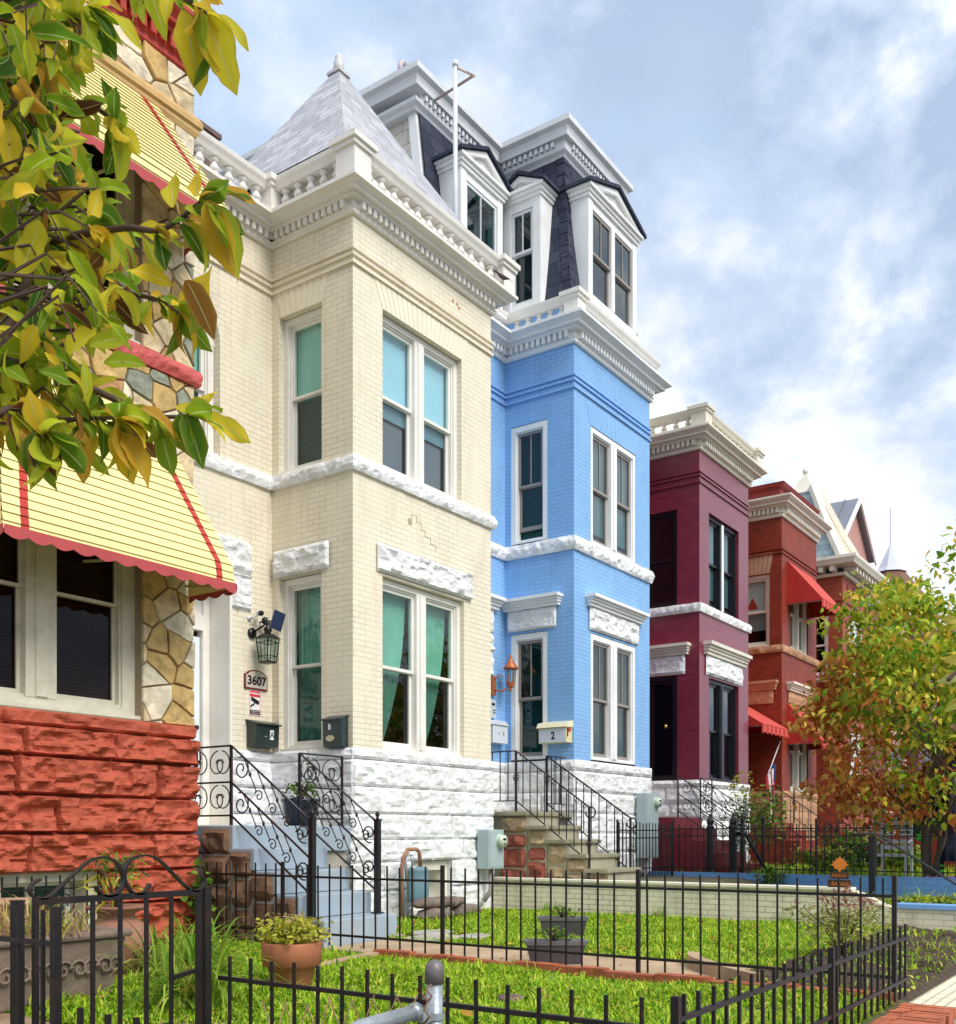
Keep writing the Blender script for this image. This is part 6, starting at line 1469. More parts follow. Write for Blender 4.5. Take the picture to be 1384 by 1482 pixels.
T = thing('wall_lantern', (14.42, 9.64, 2.4), 'orange copper lantern on a scrolled bracket on the blue wall', 'lamp'); m = MB(); m.fbox(FW2, 14.17, 14.27, 2.30, 2.62, 0, .05); m.tube([(14.22, 9.6, 2.40), (14.28, 9.5, 2.36), (14.36, 9.42, 2.42), (14.38, 9.4, 2.5)], .014, 6); m.tube([(14.22, 9.6, 2.55), (14.27, 9.52, 2.64), (14.31, 9.47, 2.6)], .01, 6); m.build('bracket', [COP], T)
m = MB(); c = (14.40, 9.38, 0); m.lathe([(.0, 2.36), (.03, 2.38), (.02, 2.42), (.06, 2.45), (.075, 2.52)], c, 8, sm=False); m.lathe([(.13, 2.74), (.12, 2.77), (.07, 2.84), (.06, 2.86), (.02, 2.92), (.03, 2.95), (0, 2.99)], c, 10)
for k in range(6): a = k*math.pi/3; m.bar((c[0]+.07*math.cos(a), c[1]+.07*math.sin(a), 2.52), (c[0]+.095*math.cos(a), c[1]+.095*math.sin(a), 2.75), .010)
m.build('lamp_body', [COP], T); m = MB(); m.lathe([(.062, 2.525), (.085, 2.745)], c, 12, cap=False); m.build('glass', [GLASS], T, recalc=False)
# camera and its solar panel
T = thing('security_camera', (8.93, YM, 2.72), 'small white and black security camera on the cream wall beside the door surround', 'camera'); m = MB(); m.tube([FW.pt(8.88, 2.68, 0), FW.pt(8.88, 2.68, .02)], .03, 10); m.tube([FW.pt(8.88, 2.68, .02), (8.9, 9.6, 2.69), (8.94, 9.57, 2.73)], .009, 6); m.tube([(8.97, 9.60, 2.75), (8.93, 9.52, 2.735)], .034, 12); m.build('body', [WM], T); m = MB(); m.tube([(8.932, 9.523, 2.7355), (8.92, 9.497, 2.73)], .033, 12); m.build('lens', [BLK], T)
m = MB(); m.tube([(8.97, 9.62, 2.72), (8.98, 9.66, 2.62), (9.03, 9.66, 2.56), (9.10, 9.64, 2.60)], .004, 5); m.build('cable', [WM], T)
T = thing('solar_panel', (9.1, YM, 2.6), 'small tilted dark solar panel on a ball bracket above the black lantern', 'solar panel'); c = Vector((9.12, 9.42, 2.66)); a = Vector((.62, -.40, -.28)).normalized()*.075; b = Vector((.10, -.28, .95)).normalized()*.115; n = a.cross(b).normalized()*.008
m = MB(); m.hexa([c-a-b-n, c+a-b-n, c+a+b-n, c-a+b-n], [c-a-b+n, c+a-b+n, c+a+b+n, c-a+b+n]); m.build('panel', [mat('navy_cells', (.015, .03, .09), .25, .1, spec=.7)], T); m = MB(); m.tube([FW.pt(9.06, 2.66, 0), (9.07, 9.55, 2.66), tuple(c)], .01, 6); m.lathe([(0, -.05), (.04, -.03), (.045, .01), (.03, .04), (0, .05)], (9.04, 9.56, 2.66), 10); m.build('bracket', [IRON], T)

# meters
GRY = mat('blue_grey_enamel', (.36, .45, .46), .45, .08, 4, .05, 30)
def e_meter(label, x0, x1, z0, z1, y):
    T = thing('electric_meter', ((x0+x1)/2, y, z0), label, 'meter', 'electric meter boxes'); F = FY(y); m = MB(); m.fbox(F, x0, x1, z0, z1, .0, .20); b = m.build('box', [GRY], T, bevel=.01); m = MB(); m.fbox(F, x0+.02, x1-.02, z0+.03, z1-.03, .2, .208); m.build('cover', [GRY], T)
    m = MB(); cx = x1-.12; cz = z1-.16; m.tube([F.pt(cx, cz, .205), F.pt(cx, cz, .29)], .085, 18); m.tube([F.pt(cx, cz, .205), F.pt(cx, cz, .22)], .10, 18); m.build('dial_housing', [mat('pale_green_plastic', (.55, .66, .52), .35, .05)], T)
    m = MB(); m.fbox(F, cx-.04, cx+.04, cz+.01, cz+.04, .29, .293); m.fbox(F, cx-.02, cx+.02, cz-.05, cz-.035, .29, .293); m.build('display', [BLK], T)
    m = MB(); m.tube([F.pt(x0+.2, z0, .1), F.pt(x0+.2, z0-.3, .1), F.pt(x0+.1, z0-.45, .05)], .035, 8); m.build('conduit', [SASHG], T)
e_meter('grey-green electric meter box on the corner of the cream house foundation', 11.76, 12.14, -.50, .05, YF-.08)
e_meter('grey-green electric meter box on the blue house foundation behind the fence', 16.75, 17.25, -.45, .72, YF-.08)
T = thing('gas_meter', (10.05, 8.05, -1.0), 'blue-grey gas meter with rusty looped pipes in front of the cream foundation', 'meter'); m = MB(); m.lathe([(.10, -.86), (.15, -.84), (.155, -.62), (.15, -.60), (.15, -.48), (.155, -.46), (.10, -.42)], (10.15, 8.0, 0), 10, sx=1.15, sy=.75); m.build('meter_body', [mat('teal_grey_meter', (.12, .22, .26), .5, .15)], T, bevel=.005)
m = MB(); m.tube([(9.83, 8.0, -1.05), (9.83, 8.0, -.42), (9.86, 8.0, -.3), (9.95, 8.0, -.2), (10.12, 8.0, -.2), (10.18, 8.0, -.24), (10.2, 8.0, -.42)], .026, 8); m.build('rusty_pipe', [mat('rusty_pipe', (.32, .16, .10), .8, .3, 14, .3, 60)], T)
m = MB(); m.tube([(9.90, 7.98, -.6), (9.88, 7.98, -.35), (9.93, 7.98, -.26), (10.0, 7.98, -.28), (10.03, 7.98, -.44)], .02, 8); m.lathe([(.035, 0), (.045, .02), (.035, .05)], (10.03, 7.98, -.46), 8); m.build('grey_pipe', [GALV], T)
# sandbags
BAG = mat('grey_brown_sacking', (.17, .13, .11), .9, .3, 8, .6, 30, dark=(.35, .30, .24), dsc=4, damt=.5)
def bag(c, l, w, h, rz, sag=.02):
    m = MB(); n, k = 20, 14; ca_, sa_ = math.cos(rz), math.sin(rz)
    vs = []
    for i in range(n+1):
        t = -1+2*i/n; e = (1-abs(t)**4)**.5
        for j in range(k):
            a = 2*math.pi*j/k; x = t*l/2; y = w/2*e*math.copysign(abs(math.cos(a))**.8, math.cos(a)); z = h/2*e*math.copysign(abs(math.sin(a))**.8, math.sin(a))
            nn = noise.noise(Vector((x*9+c[0]*3, y*9, z*9)))*.018; z = z*(1+.2*nn)+nn-sag*t*t; vs.append((c[0]+x*ca_-y*sa_, c[1]+x*sa_+y*ca_, c[2]+z))
    m.add(vs, [(i*k+j, i*k+(j+1) % k, (i+1)*k+(j+1) % k, (i+1)*k+j) for i in range(n) for j in range(k)]+[tuple(range(k)), tuple(n*k+j for j in range(k))], 0, True); return m
for i, (c, l, w, h, r, lab) in enumerate((((10.15, 7.72, -1.0), .62, .34, .15, .1, 'dark sandbag lying on the grass at the bottom of the pile by the basement window'), ((10.2, 7.78, -.86), .66, .34, .13, -.1, 'light-edged sandbag on top of the pile by the basement window'), ((10.95, 7.85, -1.0), .6, .32, .15, .15, 'sandbag to the right of the pile, beneath the electric meter'), ((10.75, 7.9, -.88), .5, .28, .12, .3, 'small folded sandbag leaning on top, nearest the electric meter'))):
    tag(bag(c, l, w, h, r).build('sandbag', [BAG], loc=c), lab, 'sandbag', 'sandbags below the basement window')
# planters
GP = mat('grey_plastic_planter', (.075, .065, .07), .55, .1, 3)
def planter(label, c, L_, W_, H_, rz):
    T = thing('planter', (c[0], c[1], c[2]), label, 'planter', 'grey rectangular planters', rz=0); m = MB(); ca_, sa_ = math.cos(rz), math.sin(rz)
    R_ = lambda x, y, z: (c[0]+x*ca_-y*sa_, c[1]+x*sa_+y*ca_, c[2]+z); q = ((-1, -1), (1, -1), (1, 1), (-1, 1))
    m.hexa([R_(a*L_*.4, b*W_*.38, 0) for a, b in q], [R_(a*L_*.48, b*W_*.46, H_-.03) for a, b in q]); m.build('tub', [GP], T)
    m = MB()
    for s0, s1 in ((0, 1), (1, 2), (2, 3), (3, 0)):
        a, b = q[s0], q[s1]; m.hexa([R_(a[0]*L_*.5, a[1]*W_*.5, H_-.035), R_(b[0]*L_*.5, b[1]*W_*.5, H_-.035), R_(b[0]*(L_*.5-.03), b[1]*(W_*.5-.03), H_-.035), R_(a[0]*(L_*.5-.03), a[1]*(W_*.5-.03), H_-.035)], [R_(a[0]*L_*.52, a[1]*W_*.52, H_), R_(b[0]*L_*.52, b[1]*W_*.52, H_), R_(b[0]*(L_*.5-.02), b[1]*(W_*.5-.02), H_), R_(a[0]*(L_*.5-.02), a[1]*(W_*.5-.02), H_)])
    m.build('rim', [mat('light_grey_plastic', (.15, .145, .15), .5, .1)], T); m = MB(); m.hexa([R_(a*L_*.45, b*W_*.42, H_-.06) for a, b in q], [R_(a*L_*.46, b*W_*.43, H_-.028) for a, b in q]); m.build('soil', [SOIL], T)
    return T
PL1 = planter('grey rectangular planter with seedlings standing farther out on the lawn', (9.2, 5.35, -1.08), .50, .24, .22, -1.0)
PL2 = planter('dark grey rectangular planter with seedlings on the path, right behind the picket fence', (7.32, 4.33, -1.07), .50, .22, .19, -.95)
TC = mat('terracotta', (.42, .15, .075), .75, .15, 4, .2, 40, dark=(.55, .30, .20), dsc=3, damt=.4)
POT = thing('flower_pot', (5.09, 5.12, -1.08), 'terracotta pot of yellow-green flowering sedum on the lawn', 'flower pot'); m = MB(); m.lathe([(.12, 0), (.13, .015), (.165, .16), (.20, .175), (.21, .32), (.205, .33), (.18, .33), (.17, .25)], (5.09, 5.12, -1.08), 28); m.build('pot', [TC], POT)
m = MB(); m.lathe([(.175, .27), (0, .28)], (5.09, 5.12, -1.08), 16, cap=False); m.build('soil', [SOIL], POT, recalc=False)
BP = thing('flower_pot', (8.44, 8.35, .08), 'dark blue-black glazed pot with a trailing plant on the cream house landing', 'flower pot'); m = MB(); m.lathe([(.13, 0), (.17, .05), (.20, .18), (.20, .26), (.225, .28), (.225, .31), (.19, .31)], (8.44, 8.35, .08), 24); m.build('pot', [mat('navy_glaze', (.012, .022, .05), .25, .2, spec=.6)], BP)
# carved concrete planter and urn
CP = thing('planter', (3.75, 6.2, -1.08), 'weathered carved concrete trough full of dry grass beside the flagged path', 'planter'); CST = mat('weathered_cast_stone', (.20, .145, .115), .9, .3, 7, .7, 25, dark=(.10, .08, .06), dsc=4, damt=.6)
m = MB(); q = ((-1, -1), (1, -1), (1, 1), (-1, 1)); m.hexa([(3.72+a*.44, 6.1+b*.26, -1.08) for a, b in q], [(3.72+a*.52, 6.1+b*.32, -.68) for a, b in q]); m.hexa([(3.72+a*.55, 6.1+b*.35, -.68) for a, b in q], [(3.72+a*.55, 6.1+b*.35, -.63) for a, b in q]); m.build('trough', [CST], CP, bevel=.02)
m = MB()
for k in range(5):
    cx = 3.36+k*.19; F = FY(5.80)
    for s in (-1, 1): m.tube(spiral(F, (cx+s*.04, -.86), .065, .012, 0 if s > 0 else math.pi, s*1.2, .012), .009, 5)
m.build('carving', [CST], CP)
UR = thing('urn', (4.75, 6.6, -1.08), 'round-bellied clay urn with a bamboo-leaved plant by the red basement wall', 'urn'); m = MB(); m.lathe([(.12, 0), (.16, .03), (.25, .18), (.26, .28), (.20, .40), (.13, .45), (.13, .48), (.22, .52), (.23, .54), (.20, .54), (.10, .50)], (4.75, 6.6, -1.08), 24); m.build('body', [mat('brown_clay', (.30, .14, .09), .8, .2, 5, .3, 30)], UR)
UR2 = thing('bird_bath', (4.35, 7.3, -1.08), 'shallow tan clay bowl on a stem in front of the basement window', 'bowl'); m = MB(); m.lathe([(.14, 0), (.10, .05), (.06, .12), (.06, .42), (.12, .46), (.27, .55), (.28, .58), (.25, .58), (0, .50)], (4.35, 7.3, -1.08), 20); m.build('body', [mat('tan_clay', (.42, .26, .16), .8, .2, 5, .3, 30)], UR2)
for (x, y, l) in ((5.45, 3.55, 'round grey drain cover with raised ribs in the lawn, the right of two'), (5.08, 3.95, 'small dark-sided drain cap in the lawn, the left of two')):
    m = MB(); r = .085 if x > 5.3 else .06; m.lathe([(r, 0), (r, .05), (r*.95, .06), (0, .062)], (x, y, -1.09), 18)
    for k in range(5): m.box(x-r*.6, x+r*.6, y-r*.6+k*r*.28, y-r*.5+k*r*.28, -1.03, -1.022)
    tag(m.build('drain_cap', [CST], loc=(x, y, -1.08)), l, 'drain cap', 'drain caps in the lawn')

# ================================================================ ROOF BITS, BIRD
T = thing('vent_pipe', (12.3, 8.99, 7.9), 'tall thin white pipe braced to the mansard corner above the cream roof', 'pipe'); m = MB(); m.tube([(12.3, 8.99, 7.8), (12.3, 8.99, 11.38)], .035, 10); m.lathe([(.045, 0), (.05, .03), (.04, .08), (.0, .1)], (12.3, 8.99, 11.36), 10); m.build('pipe', [PIPEW], T)
m = MB(); m.tube([(12.3, 8.99, 11.36), (12.35, 8.70, 11.13), (12.84, 9.78, 11.50)], .02, 8); m.lathe([(0, -.03), (.035, 0), (0, .03)], (12.35, 8.70, 11.13), 8); m.build('brace', [mat('rust_stained_pipe', (.5, .38, .34), .6, .2)], T)
m = MB(); m.tube([(13.5, 10.86, 11.9), (13.5, 10.86, 12.75)]+[(13.5-.10+.10*math.cos(a), 10.86, 12.75+.14*math.sin(a)) for a in [k*.4 for k in range(1, 8)]]+[(13.3, 10.86, 12.66)], .045, 8); tag(m.build('roof_vent', [mat('pinkish_metal', (.55, .48, .50), .5, .1)], loc=(13.5, 10.86, 11.9)), 'gooseneck vent pipe on the mansard roof behind its parapet', 'vent')
m = MB(); m.hexa([(8.7, 10.4, 8.0), (9.0, 10.4, 8.0), (9.0, 10.7, 8.0), (8.7, 10.7, 8.0)], [(8.72, 10.42, 9.0), (8.98, 10.42, 9.0), (8.98, 10.68, 9.0), (8.72, 10.68, 9.0)]); m.box(8.66, 9.04, 10.36, 10.74, 9.0, 9.06); tag(m.build('roof_hatch_flue', [mat('rusty_tin', (.14, .09, .08), .7, .3, 8)], loc=(8.85, 10.5, 8)), 'small dark rusty flue rising behind the cream balustrade', 'flue')
m = MB(); c = Vector((12.12, 8.02, 7.80)); k = 10; prof = [(-.10, .006, .03), (-.05, .022, .045), (0, .04, .06), (.05, .036, .085), (.075, .024, .11), (.095, .022, .135), (.115, .015, .145), (.14, .003, .14)]
vs = []
for (y, r, z) in prof:
    for j in range(k): a = 2*math.pi*j/k; vs.append((c.x+r*math.cos(a)-y*.5, c.y+y*.8+0, c.z+z+r*math.sin(a)))
m.add(vs, [(i*k+j, i*k+(j+1) % k, (i+1)*k+(j+1) % k, (i+1)*k+j) for i in range(len(prof)-1) for j in range(k)], 0, True); m.bar((c.x+.01, c.y, c.z-.03), (c.x+.01, c.y, c.z+.03), .005); m.bar((c.x-.01, c.y+.02, c.z-.03), (c.x-.01, c.y+.02, c.z+.03), .005); m.add([(c.x+.04, c.y-.07, c.z+.04), (c.x+.07, c.y-.11, c.z+.0), (c.x+.09, c.y-.10, c.z+.0), (c.x+.055, c.y-.07, c.z+.04)], [(0, 1, 2, 3)])
tag(m.build('bird', [mat('dark_feathers', (.05, .03, .03), .7, .3, 40)], loc=c), 'small dark bird perched on the right end of the cream cornice', 'bird')

# ================================================================ FAR GARDEN THINGS
T = thing('lawn_chair', (19.0, 4.2, -.78), 'white slatted plastic garden chair behind the far picket fence', 'chair'); m = MB()
for k in range(5): m.fbox(FX(18.75), 3.98, 4.5, -.28+k*.105, -.21+k*.105, 0, .02)
m.build('backrest', [WM], T); m = MB(); m.box(18.3, 18.76, 3.98, 4.5, -.40, -.36); m.build('seat', [WM], T)
for (x, y) in ((18.32, 4.0), (18.32, 4.48), (18.76, 4.0), (18.76, 4.48)): m = MB(); m.bar((x, y, -.78), (x, y, -.2 if x < 18.5 else .24), .035); m.build('leg', [WM], T)
for y in (4.0, 4.48): m = MB(); m.tube([(18.32, y, -.2), (18.5, y, -.16), (18.76, y, -.12)], .022, 6); m.build('armrest', [WM], T)
T = thing('maple_sign', (12.24, 3.4, -.63), 'small brown board sign topped by an orange maple leaf, on the cream wall', 'sign'); F = FX(12.2); m = MB(); m.fbox(F, 3.26, 3.52, -.63, -.54, .0, .02); m.fbox(F, 3.28, 3.49, -.53, -.45, .0, .02); m.build('boards', [mat('dark_brown_board', (.06, .03, .02), .7, .2)], T)
ORG = mat('pumpkin_orange', (.75, .22, .03), .6, .15, 10); m = MB(); pts = []
for dx, dz in ((0, .11), (.02, .075), (.045, .085), (.045, .05), (.085, .055), (.07, .03), (.10, .01), (.055, -.01), (.065, -.035), (.03, -.03), (0, -.075), (-.03, -.03), (-.065, -.035), (-.055, -.01), (-.10, .01), (-.07, .03), (-.085, .055), (-.045, .05), (-.045, .085), (-.02, .075)): pts.append((3.385+dx, -.38+dz))
m.add([F.pt(a, z, d) for d in (.0, .012) for a, z in pts], [tuple(range(20)), tuple(range(20, 40))]+[(k, (k+1) % 20, 20+(k+1) % 20, 20+k) for k in range(20)]); m.build('maple_leaf', [ORG], T)
for z, n in ((-.585, 6), (-.49, 5)):
    m = MB(); q = []
    for k in range(n): a = 3.47-k*.034; q += [F.pt(a, z-.02, .024), F.pt(a-.01, z+.02, .024), F.pt(a-.022, z-.015, .024)]
    m.tube(q, .004, 4); m.build('orange_script', [ORG], T)
# porch flag
T = thing('flag', (24.1, 8.6, 1.6), 'drooping red and white striped flag on a short pole by the red house entrance', 'flag'); m = MB(); m.tube([(24.85, 8.32, 2.25), (23.6, 8.2, 1.35)], .014, 6); m.build('pole', [WM], T)
m = MB(); n, q = 14, 18; vs = []
for i in range(n+1):
    for j in range(q+1):
        s = i/n; t = j/q; x = 23.62+s*.42*(1-.45*t)+.03*math.sin(s*14+t*2); z = 1.36+s*.3-1.35*t*(1-.08*s); vs.append((x, 8.2+.05*math.cos(s*16+t*3), z))
for i in range(n):
    for j in range(q): m.f.append((i*(q+1)+j, (i+1)*(q+1)+j, (i+1)*(q+1)+j+1, i*(q+1)+j+1)); m.m.append((i) % 2 if not (i > 8 and j < 6) else 2); m.s.append(True)
m.v = vs; m.build('cloth', [mat('flag_red', (.40, .03, .04), .8, .05), mat('flag_white', (.62, .58, .58), .8, .05), mat('flag_navy', (.02, .03, .12), .8, .05)], T, recalc=False)
# witch figure
W = thing('witch_decoration', (18.0, 3.2, -.78), 'dark-robed witch decoration with green striped stockings and purple shoes hugging the street tree', 'halloween decoration')
NAV = mat('navy_robe', (.012, .014, .045), .7, .3, 9, .4, 40); m = MB(); c = (18.0, 3.2); pr = [(.30, -.45), (.29, -.2), (.23, .1), (.19, .35), (.22, .6), (.20, .72), (.08, .8)]
k = 22; vs = []
for i, (r, z) in enumerate(pr):
    for j in range(k): a = 2*math.pi*j/k; rr = r*(1+.10*math.sin(a*7+i)*(1-i/7)); vs.append((c[0]+rr*math.cos(a), c[1]+rr*.8*math.sin(a), z))
m.add(vs, [(i*k+j, i*k+(j+1) % k, (i+1)*k+(j+1) % k, (i+1)*k+j) for i in range(6) for j in range(k)]+[tuple(range(k)), tuple(6*k+j for j in range(k))], 0, True); m.tube([(18.0, 3.3, .62), (17.95, 3.55, .5), (17.85, 3.72, .62)], [.07, .06, .04], 8); m.tube([(18.1, 3.2, .62), (18.15, 3.5, .4), (18.0, 3.72, .45)], [.07, .06, .04], 8); m.build('robe', [NAV], W)
m = MB(); m.lathe([(.05, .72), (.11, .80), (.12, .9), (.09, 1.0), (0, 1.04)], (c[0], c[1], 0), 14); m.build('head', [mat('purple_hair', (.18, .02, .30), .6, .3, 20)], W); m = MB(); m.lathe([(.30, .94), (.29, .96), (.12, .97), (.07, 1.15), (.03, 1.32), (0, 1.36)], (c[0], c[1], 0), 16); m.build('hat', [NAV], W)
GRN = mat('lime_stripe', (.10, .65, .08), .6, .05)
for (y, b) in ((3.36, 0), (3.05, 1)):
    m = MB()
    for q in range(10): z = -.72+q*.045; m.tube([(17.9, y, z), (17.9, y, z+.0445)], .045, 10, q % 2)
    m.build('striped_stocking', [GRN, BLK], W); m = MB(); m.tube([(18.0, y, -.72), (17.9, y+.01, -.73), (17.78, y+.1, -.74), (17.70, y+.2, -.71)], [.05, .055, .045, .02], 10); m.build('shoe', [mat('purple_shoe', (.30, .01, .42), .4, .1)], W)
m = MB(); m.tube([(17.85, 3.76, .64), (17.84, 3.80, .55)], .03, 6); m.tube([(17.8, 3.68, -.02), (17.8, 3.7, -.12)], .05, 8); m.build('glove', [GRN], W)
m = MB(); F = FX(17.68); pts = [(3.36, .38), (3.28, .34), (3.22, .36), (3.14, .30), (3.0, .32), (3.05, .1), (3.1, -.05), (3.15, .1), (3.26, .2), (3.30, .28)]; m.add([F.pt(a, z, d) for d in (0, .02) for a, z in pts], [tuple(range(10)), tuple(range(10, 20))]+[(q, (q+1) % 10, 10+(q+1) % 10, 10+q) for q in range(10)]); m.build('orange_sash', [ORG], W)
# brick pier in the maroon yard
m = MB(); m.box(22.3, 22.5, 3.0, 5.6, -.9, -.05); tag(m.build('garden_wall', [BRICKR], loc=(22.4, 4, -.78)), 'low dark red brick wall behind the white garden chair', 'wall')
# ================================================================ PLANTS
def leaf_cloud(name, C, S, mats, parent, size=(.05, .09), asp=.45, droop=.4, seed=1, mi=None, fold=.25, curl=.2, loc=None):
    """C (n,3) leaf positions; every leaf a small folded, curled blade of six faces"""
    R = np.random.RandomState(seed); n = len(C); L = R.uniform(size[0], size[1], n); W = L*asp*R.uniform(.8, 1.2, n)
    d = R.normal(0, 1, (n, 3)); d[:, 2] = d[:, 2]*.5-droop; d /= np.linalg.norm(d, axis=1)[:, None]
    up = R.normal(0, .5, (n, 3))+np.array([0, 0, 1.0]); s = np.cross(d, up); s /= np.linalg.norm(s, axis=1)[:, None]+1e-9; u = np.cross(s, d)
    V = np.zeros((n, 9, 3)); prof = [(0, 0), (.3, .42), (.68, .40), (1, 0)]
    P = lambda t, w, z: C+d*(L*t)[:, None]+s*(W*w)[:, None]+u*(L*z)[:, None]
    V[:, 0] = P(0, 0, 0)
    V[:, 1] = P(.32, -.5, fold*asp*.5); V[:, 2] = P(.32, 0, 0); V[:, 3] = P(.32, .5, fold*asp*.5)
    V[:, 4] = P(.70, -.40, fold*asp*.5-curl*.35); V[:, 5] = P(.70, 0, -curl*.35); V[:, 6] = P(.70, .40, fold*asp*.5-curl*.35)
    V[:, 7] = P(.97, 0, -curl); V[:, 8] = P(.5, 0, 0)
    faces = [(0, 2, 1), (0, 3, 2), (1, 2, 5, 4), (2, 3, 6, 5), (4, 5, 7), (5, 6, 7)]
    me = bpy.data.meshes.new(name); me.vertices.add(n*9); base = wloc(parent) if parent is not None else (Vector(loc) if loc is not None else Vector((0, 0, 0)))
    me.vertices.foreach_set('co', (V-np.array(base)).astype(np.float32).ravel()); idx = np.arange(n)[:, None]*9; cat = np.array([i for f in faces for i in f])[None, :]
    me.loops.add(n*len(cat[0])); me.loops.foreach_set('vertex_index', (idx+cat).astype(np.int32).ravel()); st = np.cumsum([0]+[len(f) for f in faces[:-1]]); me.polygons.add(n*6)
    me.polygons.foreach_set('loop_start', (np.arange(n)[:, None]*len(cat[0])+st[None, :]).astype(np.int32).ravel())
    for m in mats: me.materials.append(m)
    if mi is not None: me.polygons.foreach_set('material_index', np.repeat(mi, 6).astype(np.int32))
    me.polygons.foreach_set('use_smooth', np.ones(n*6, bool)); me.update(calc_edges=True); me.validate()
    o = bpy.data.objects.new(name, me); COL.objects.link(o)
    if parent is not None: o.parent = parent
    elif loc is not None: o.location = loc
    return o
BARK = mat('grey_brown_bark', (.13, .10, .075), .9, .3, 8, .6, 30)
TWIG = mat('dark_twig', (.09, .055, .04), .8, .3, 12)
# ---- street tree on the right
TR = thing('street_tree', (17.9, 3.55, -.8), 'small autumn dogwood with green, yellow and russet leaves at the right edge', 'tree')
R = random.Random(21)
skel = []; tips = []
def grow(p, d, L, r, lvl):
    pts = [p]; rs = [r]; n = 5
    for k in range(n):
        d = (d+Vector((R.uniform(-.2, .2), R.uniform(-.2, .2), R.uniform(-.05, .16)))).normalized(); p = p+d*L/n; pts.append(p); rs.append(r*(1-.55*(k+1)/n))
    skel.append((pts, rs, lvl))
    for q in pts[2:]: tips.append((q, lvl))
    if lvl < 3:
        for k in range(4 if lvl else 7):
            i = R.randint(2, n); q = pts[i]; a = R.uniform(0, 6.28); el = R.uniform(.05, .8)
            nd = (d*.45+Vector((math.cos(a)*math.cos(el), math.sin(a)*math.cos(el), math.sin(el)*.8))).normalized(); grow(q, nd, L*R.uniform(.55, .75), rs[i]*.6, lvl+1)
grow(Vector((17.9, 3.55, -.8)), Vector((.05, .03, 1)), 2.2, .085, 0)
grow(Vector((17.95, 3.5, -.8)), Vector((-.22, -.1, 1)), 2.0, .06, 0)
tm = MB()
for pts, rs, l in skel:
    if l == 0: tm.tube(pts, rs, 8)
tm.build('trunk', [BARK], TR)
CEN = np.array([17.9, 3.75, 2.15])
tm = MB()
for pts, rs, l in skel:
    if l > 0 and all(((p.x-17.9)/2.3)**2+((p.y-3.7)/2.3)**2+((p.z-2.1)/2.45)**2 < 1.1 for p in pts): tm.tube(pts, rs, 5)
tm.build('limbs', [TWIG], TR)
RN = np.random.RandomState(4)
cl = []
while len(cl) < 360:
    p = RN.uniform(-1, 1, 3); r = np.linalg.norm(p)
    if r > 1 or r < .35: continue
    lump = .82+.30*noise.noise(Vector(p*1.9)+Vector((4, 2, 1)))+.12*noise.noise(Vector(p*5))
    if p[2] > .2: lump *= 1.0-.25*max(0, p[1])            # lower shoulder towards the houses
    cl.append(CEN+p*lump*np.array([2.25, 2.25, 2.5]))
C = []
for c in cl:
    k = RN.randint(14, 44); C.append(c+RN.normal(0, 1, (k, 3))*np.array([.16, .16, .10]))
for (a, b_, z) in ((17.7, 3.1, 4.55), (17.6, 2.95, 4.3), (17.8, 3.4, 4.35), (17.5, 4.6, 3.9)): C.append(np.array([a, b_, z])+RN.normal(0, 1, (26, 3))*np.array([.14, .14, .2]))
C = np.concatenate(C); n = len(C)
red = ((C[:, 1]-3.75)*.40+(2.1-C[:, 2])*.28+np.array([noise.noise(Vector(c)*1.3) for c in C])*1.0+RN.uniform(-.3, .3, n)) > .34
MG = leafmat('dogwood_green', [(0, (.10, .26, .02)), (.3, (.28, .44, .03)), (.6, (.50, .58, .05)), (.84, (.76, .64, .07)), (1, (.88, .48, .08))], 5, .35)
MR = leafmat('dogwood_russet', [(0, (.34, .06, .03)), (.35, (.64, .20, .06)), (.65, (.78, .40, .08)), (1, (.60, .54, .10))], 5, .35)
leaf_cloud('crown', C, None, [MG, MR], TR, (.10, .18), .5, .6, 3, red.astype(int), curl=.3)

# ---- foreground magnolia branches at the left
NT = thing('magnolia_tree', (-1.2, 2.0, -1.7), 'big-leaved foreground tree at the left, its green leaves turning yellow and brown', 'tree')
def leaf(mb, base, d, up, L, W, bend, fold, wav, sd):
    d = d.normalized(); s = d.cross(up)
    if s.length < .01: s = d.orthogonal()
    s.normalize(); n_ = s.cross(d); K = 12; vs = []; p = Vector(base); dd = d.copy(); uvs = []
    for i in range(K+1):
        t = i/K; w = W*(math.sin(math.pi*min(1, t**.82*.97+.015))**.85)*(1 if t < .9 else (1-t)*8+.2)*(1+.09*math.sin(t*13+sd*3)+.05*math.sin(t*22+sd*7)); tw = .25*math.sin(sd*5+1); s = (s*math.cos(tw*.5)+n_*math.sin(tw*.5)).normalized(); n_ = s.cross(dd)
        if i == 0: w = .0035
        if i == K: w = .001
        for j, q in enumerate((-1, -.5, 0, .5, 1)):
            wv = wav*math.sin(t*11+sd+q*1.5)*abs(q)
            vs.append(tuple(p+s*(q*w)+n_*(abs(q)*w*fold+wv*W))); uvs.append((.5+q*.5, t*2.2))
        dd = (dd-n_*bend/K+Vector((0, 0, 0))).normalized(); n_ = s.cross(dd).normalized(); p = p+dd*(L/K)
    b = mb.add(vs, [(i*5+j, i*5+j+1, (i+1)*5+j+1, (i+1)*5+j) for i in range(K) for j in range(4)], 0, True); mb.uvl += uvs
NL = MB(); NL.uvl = []; BR = MB()
R = random.Random(33)
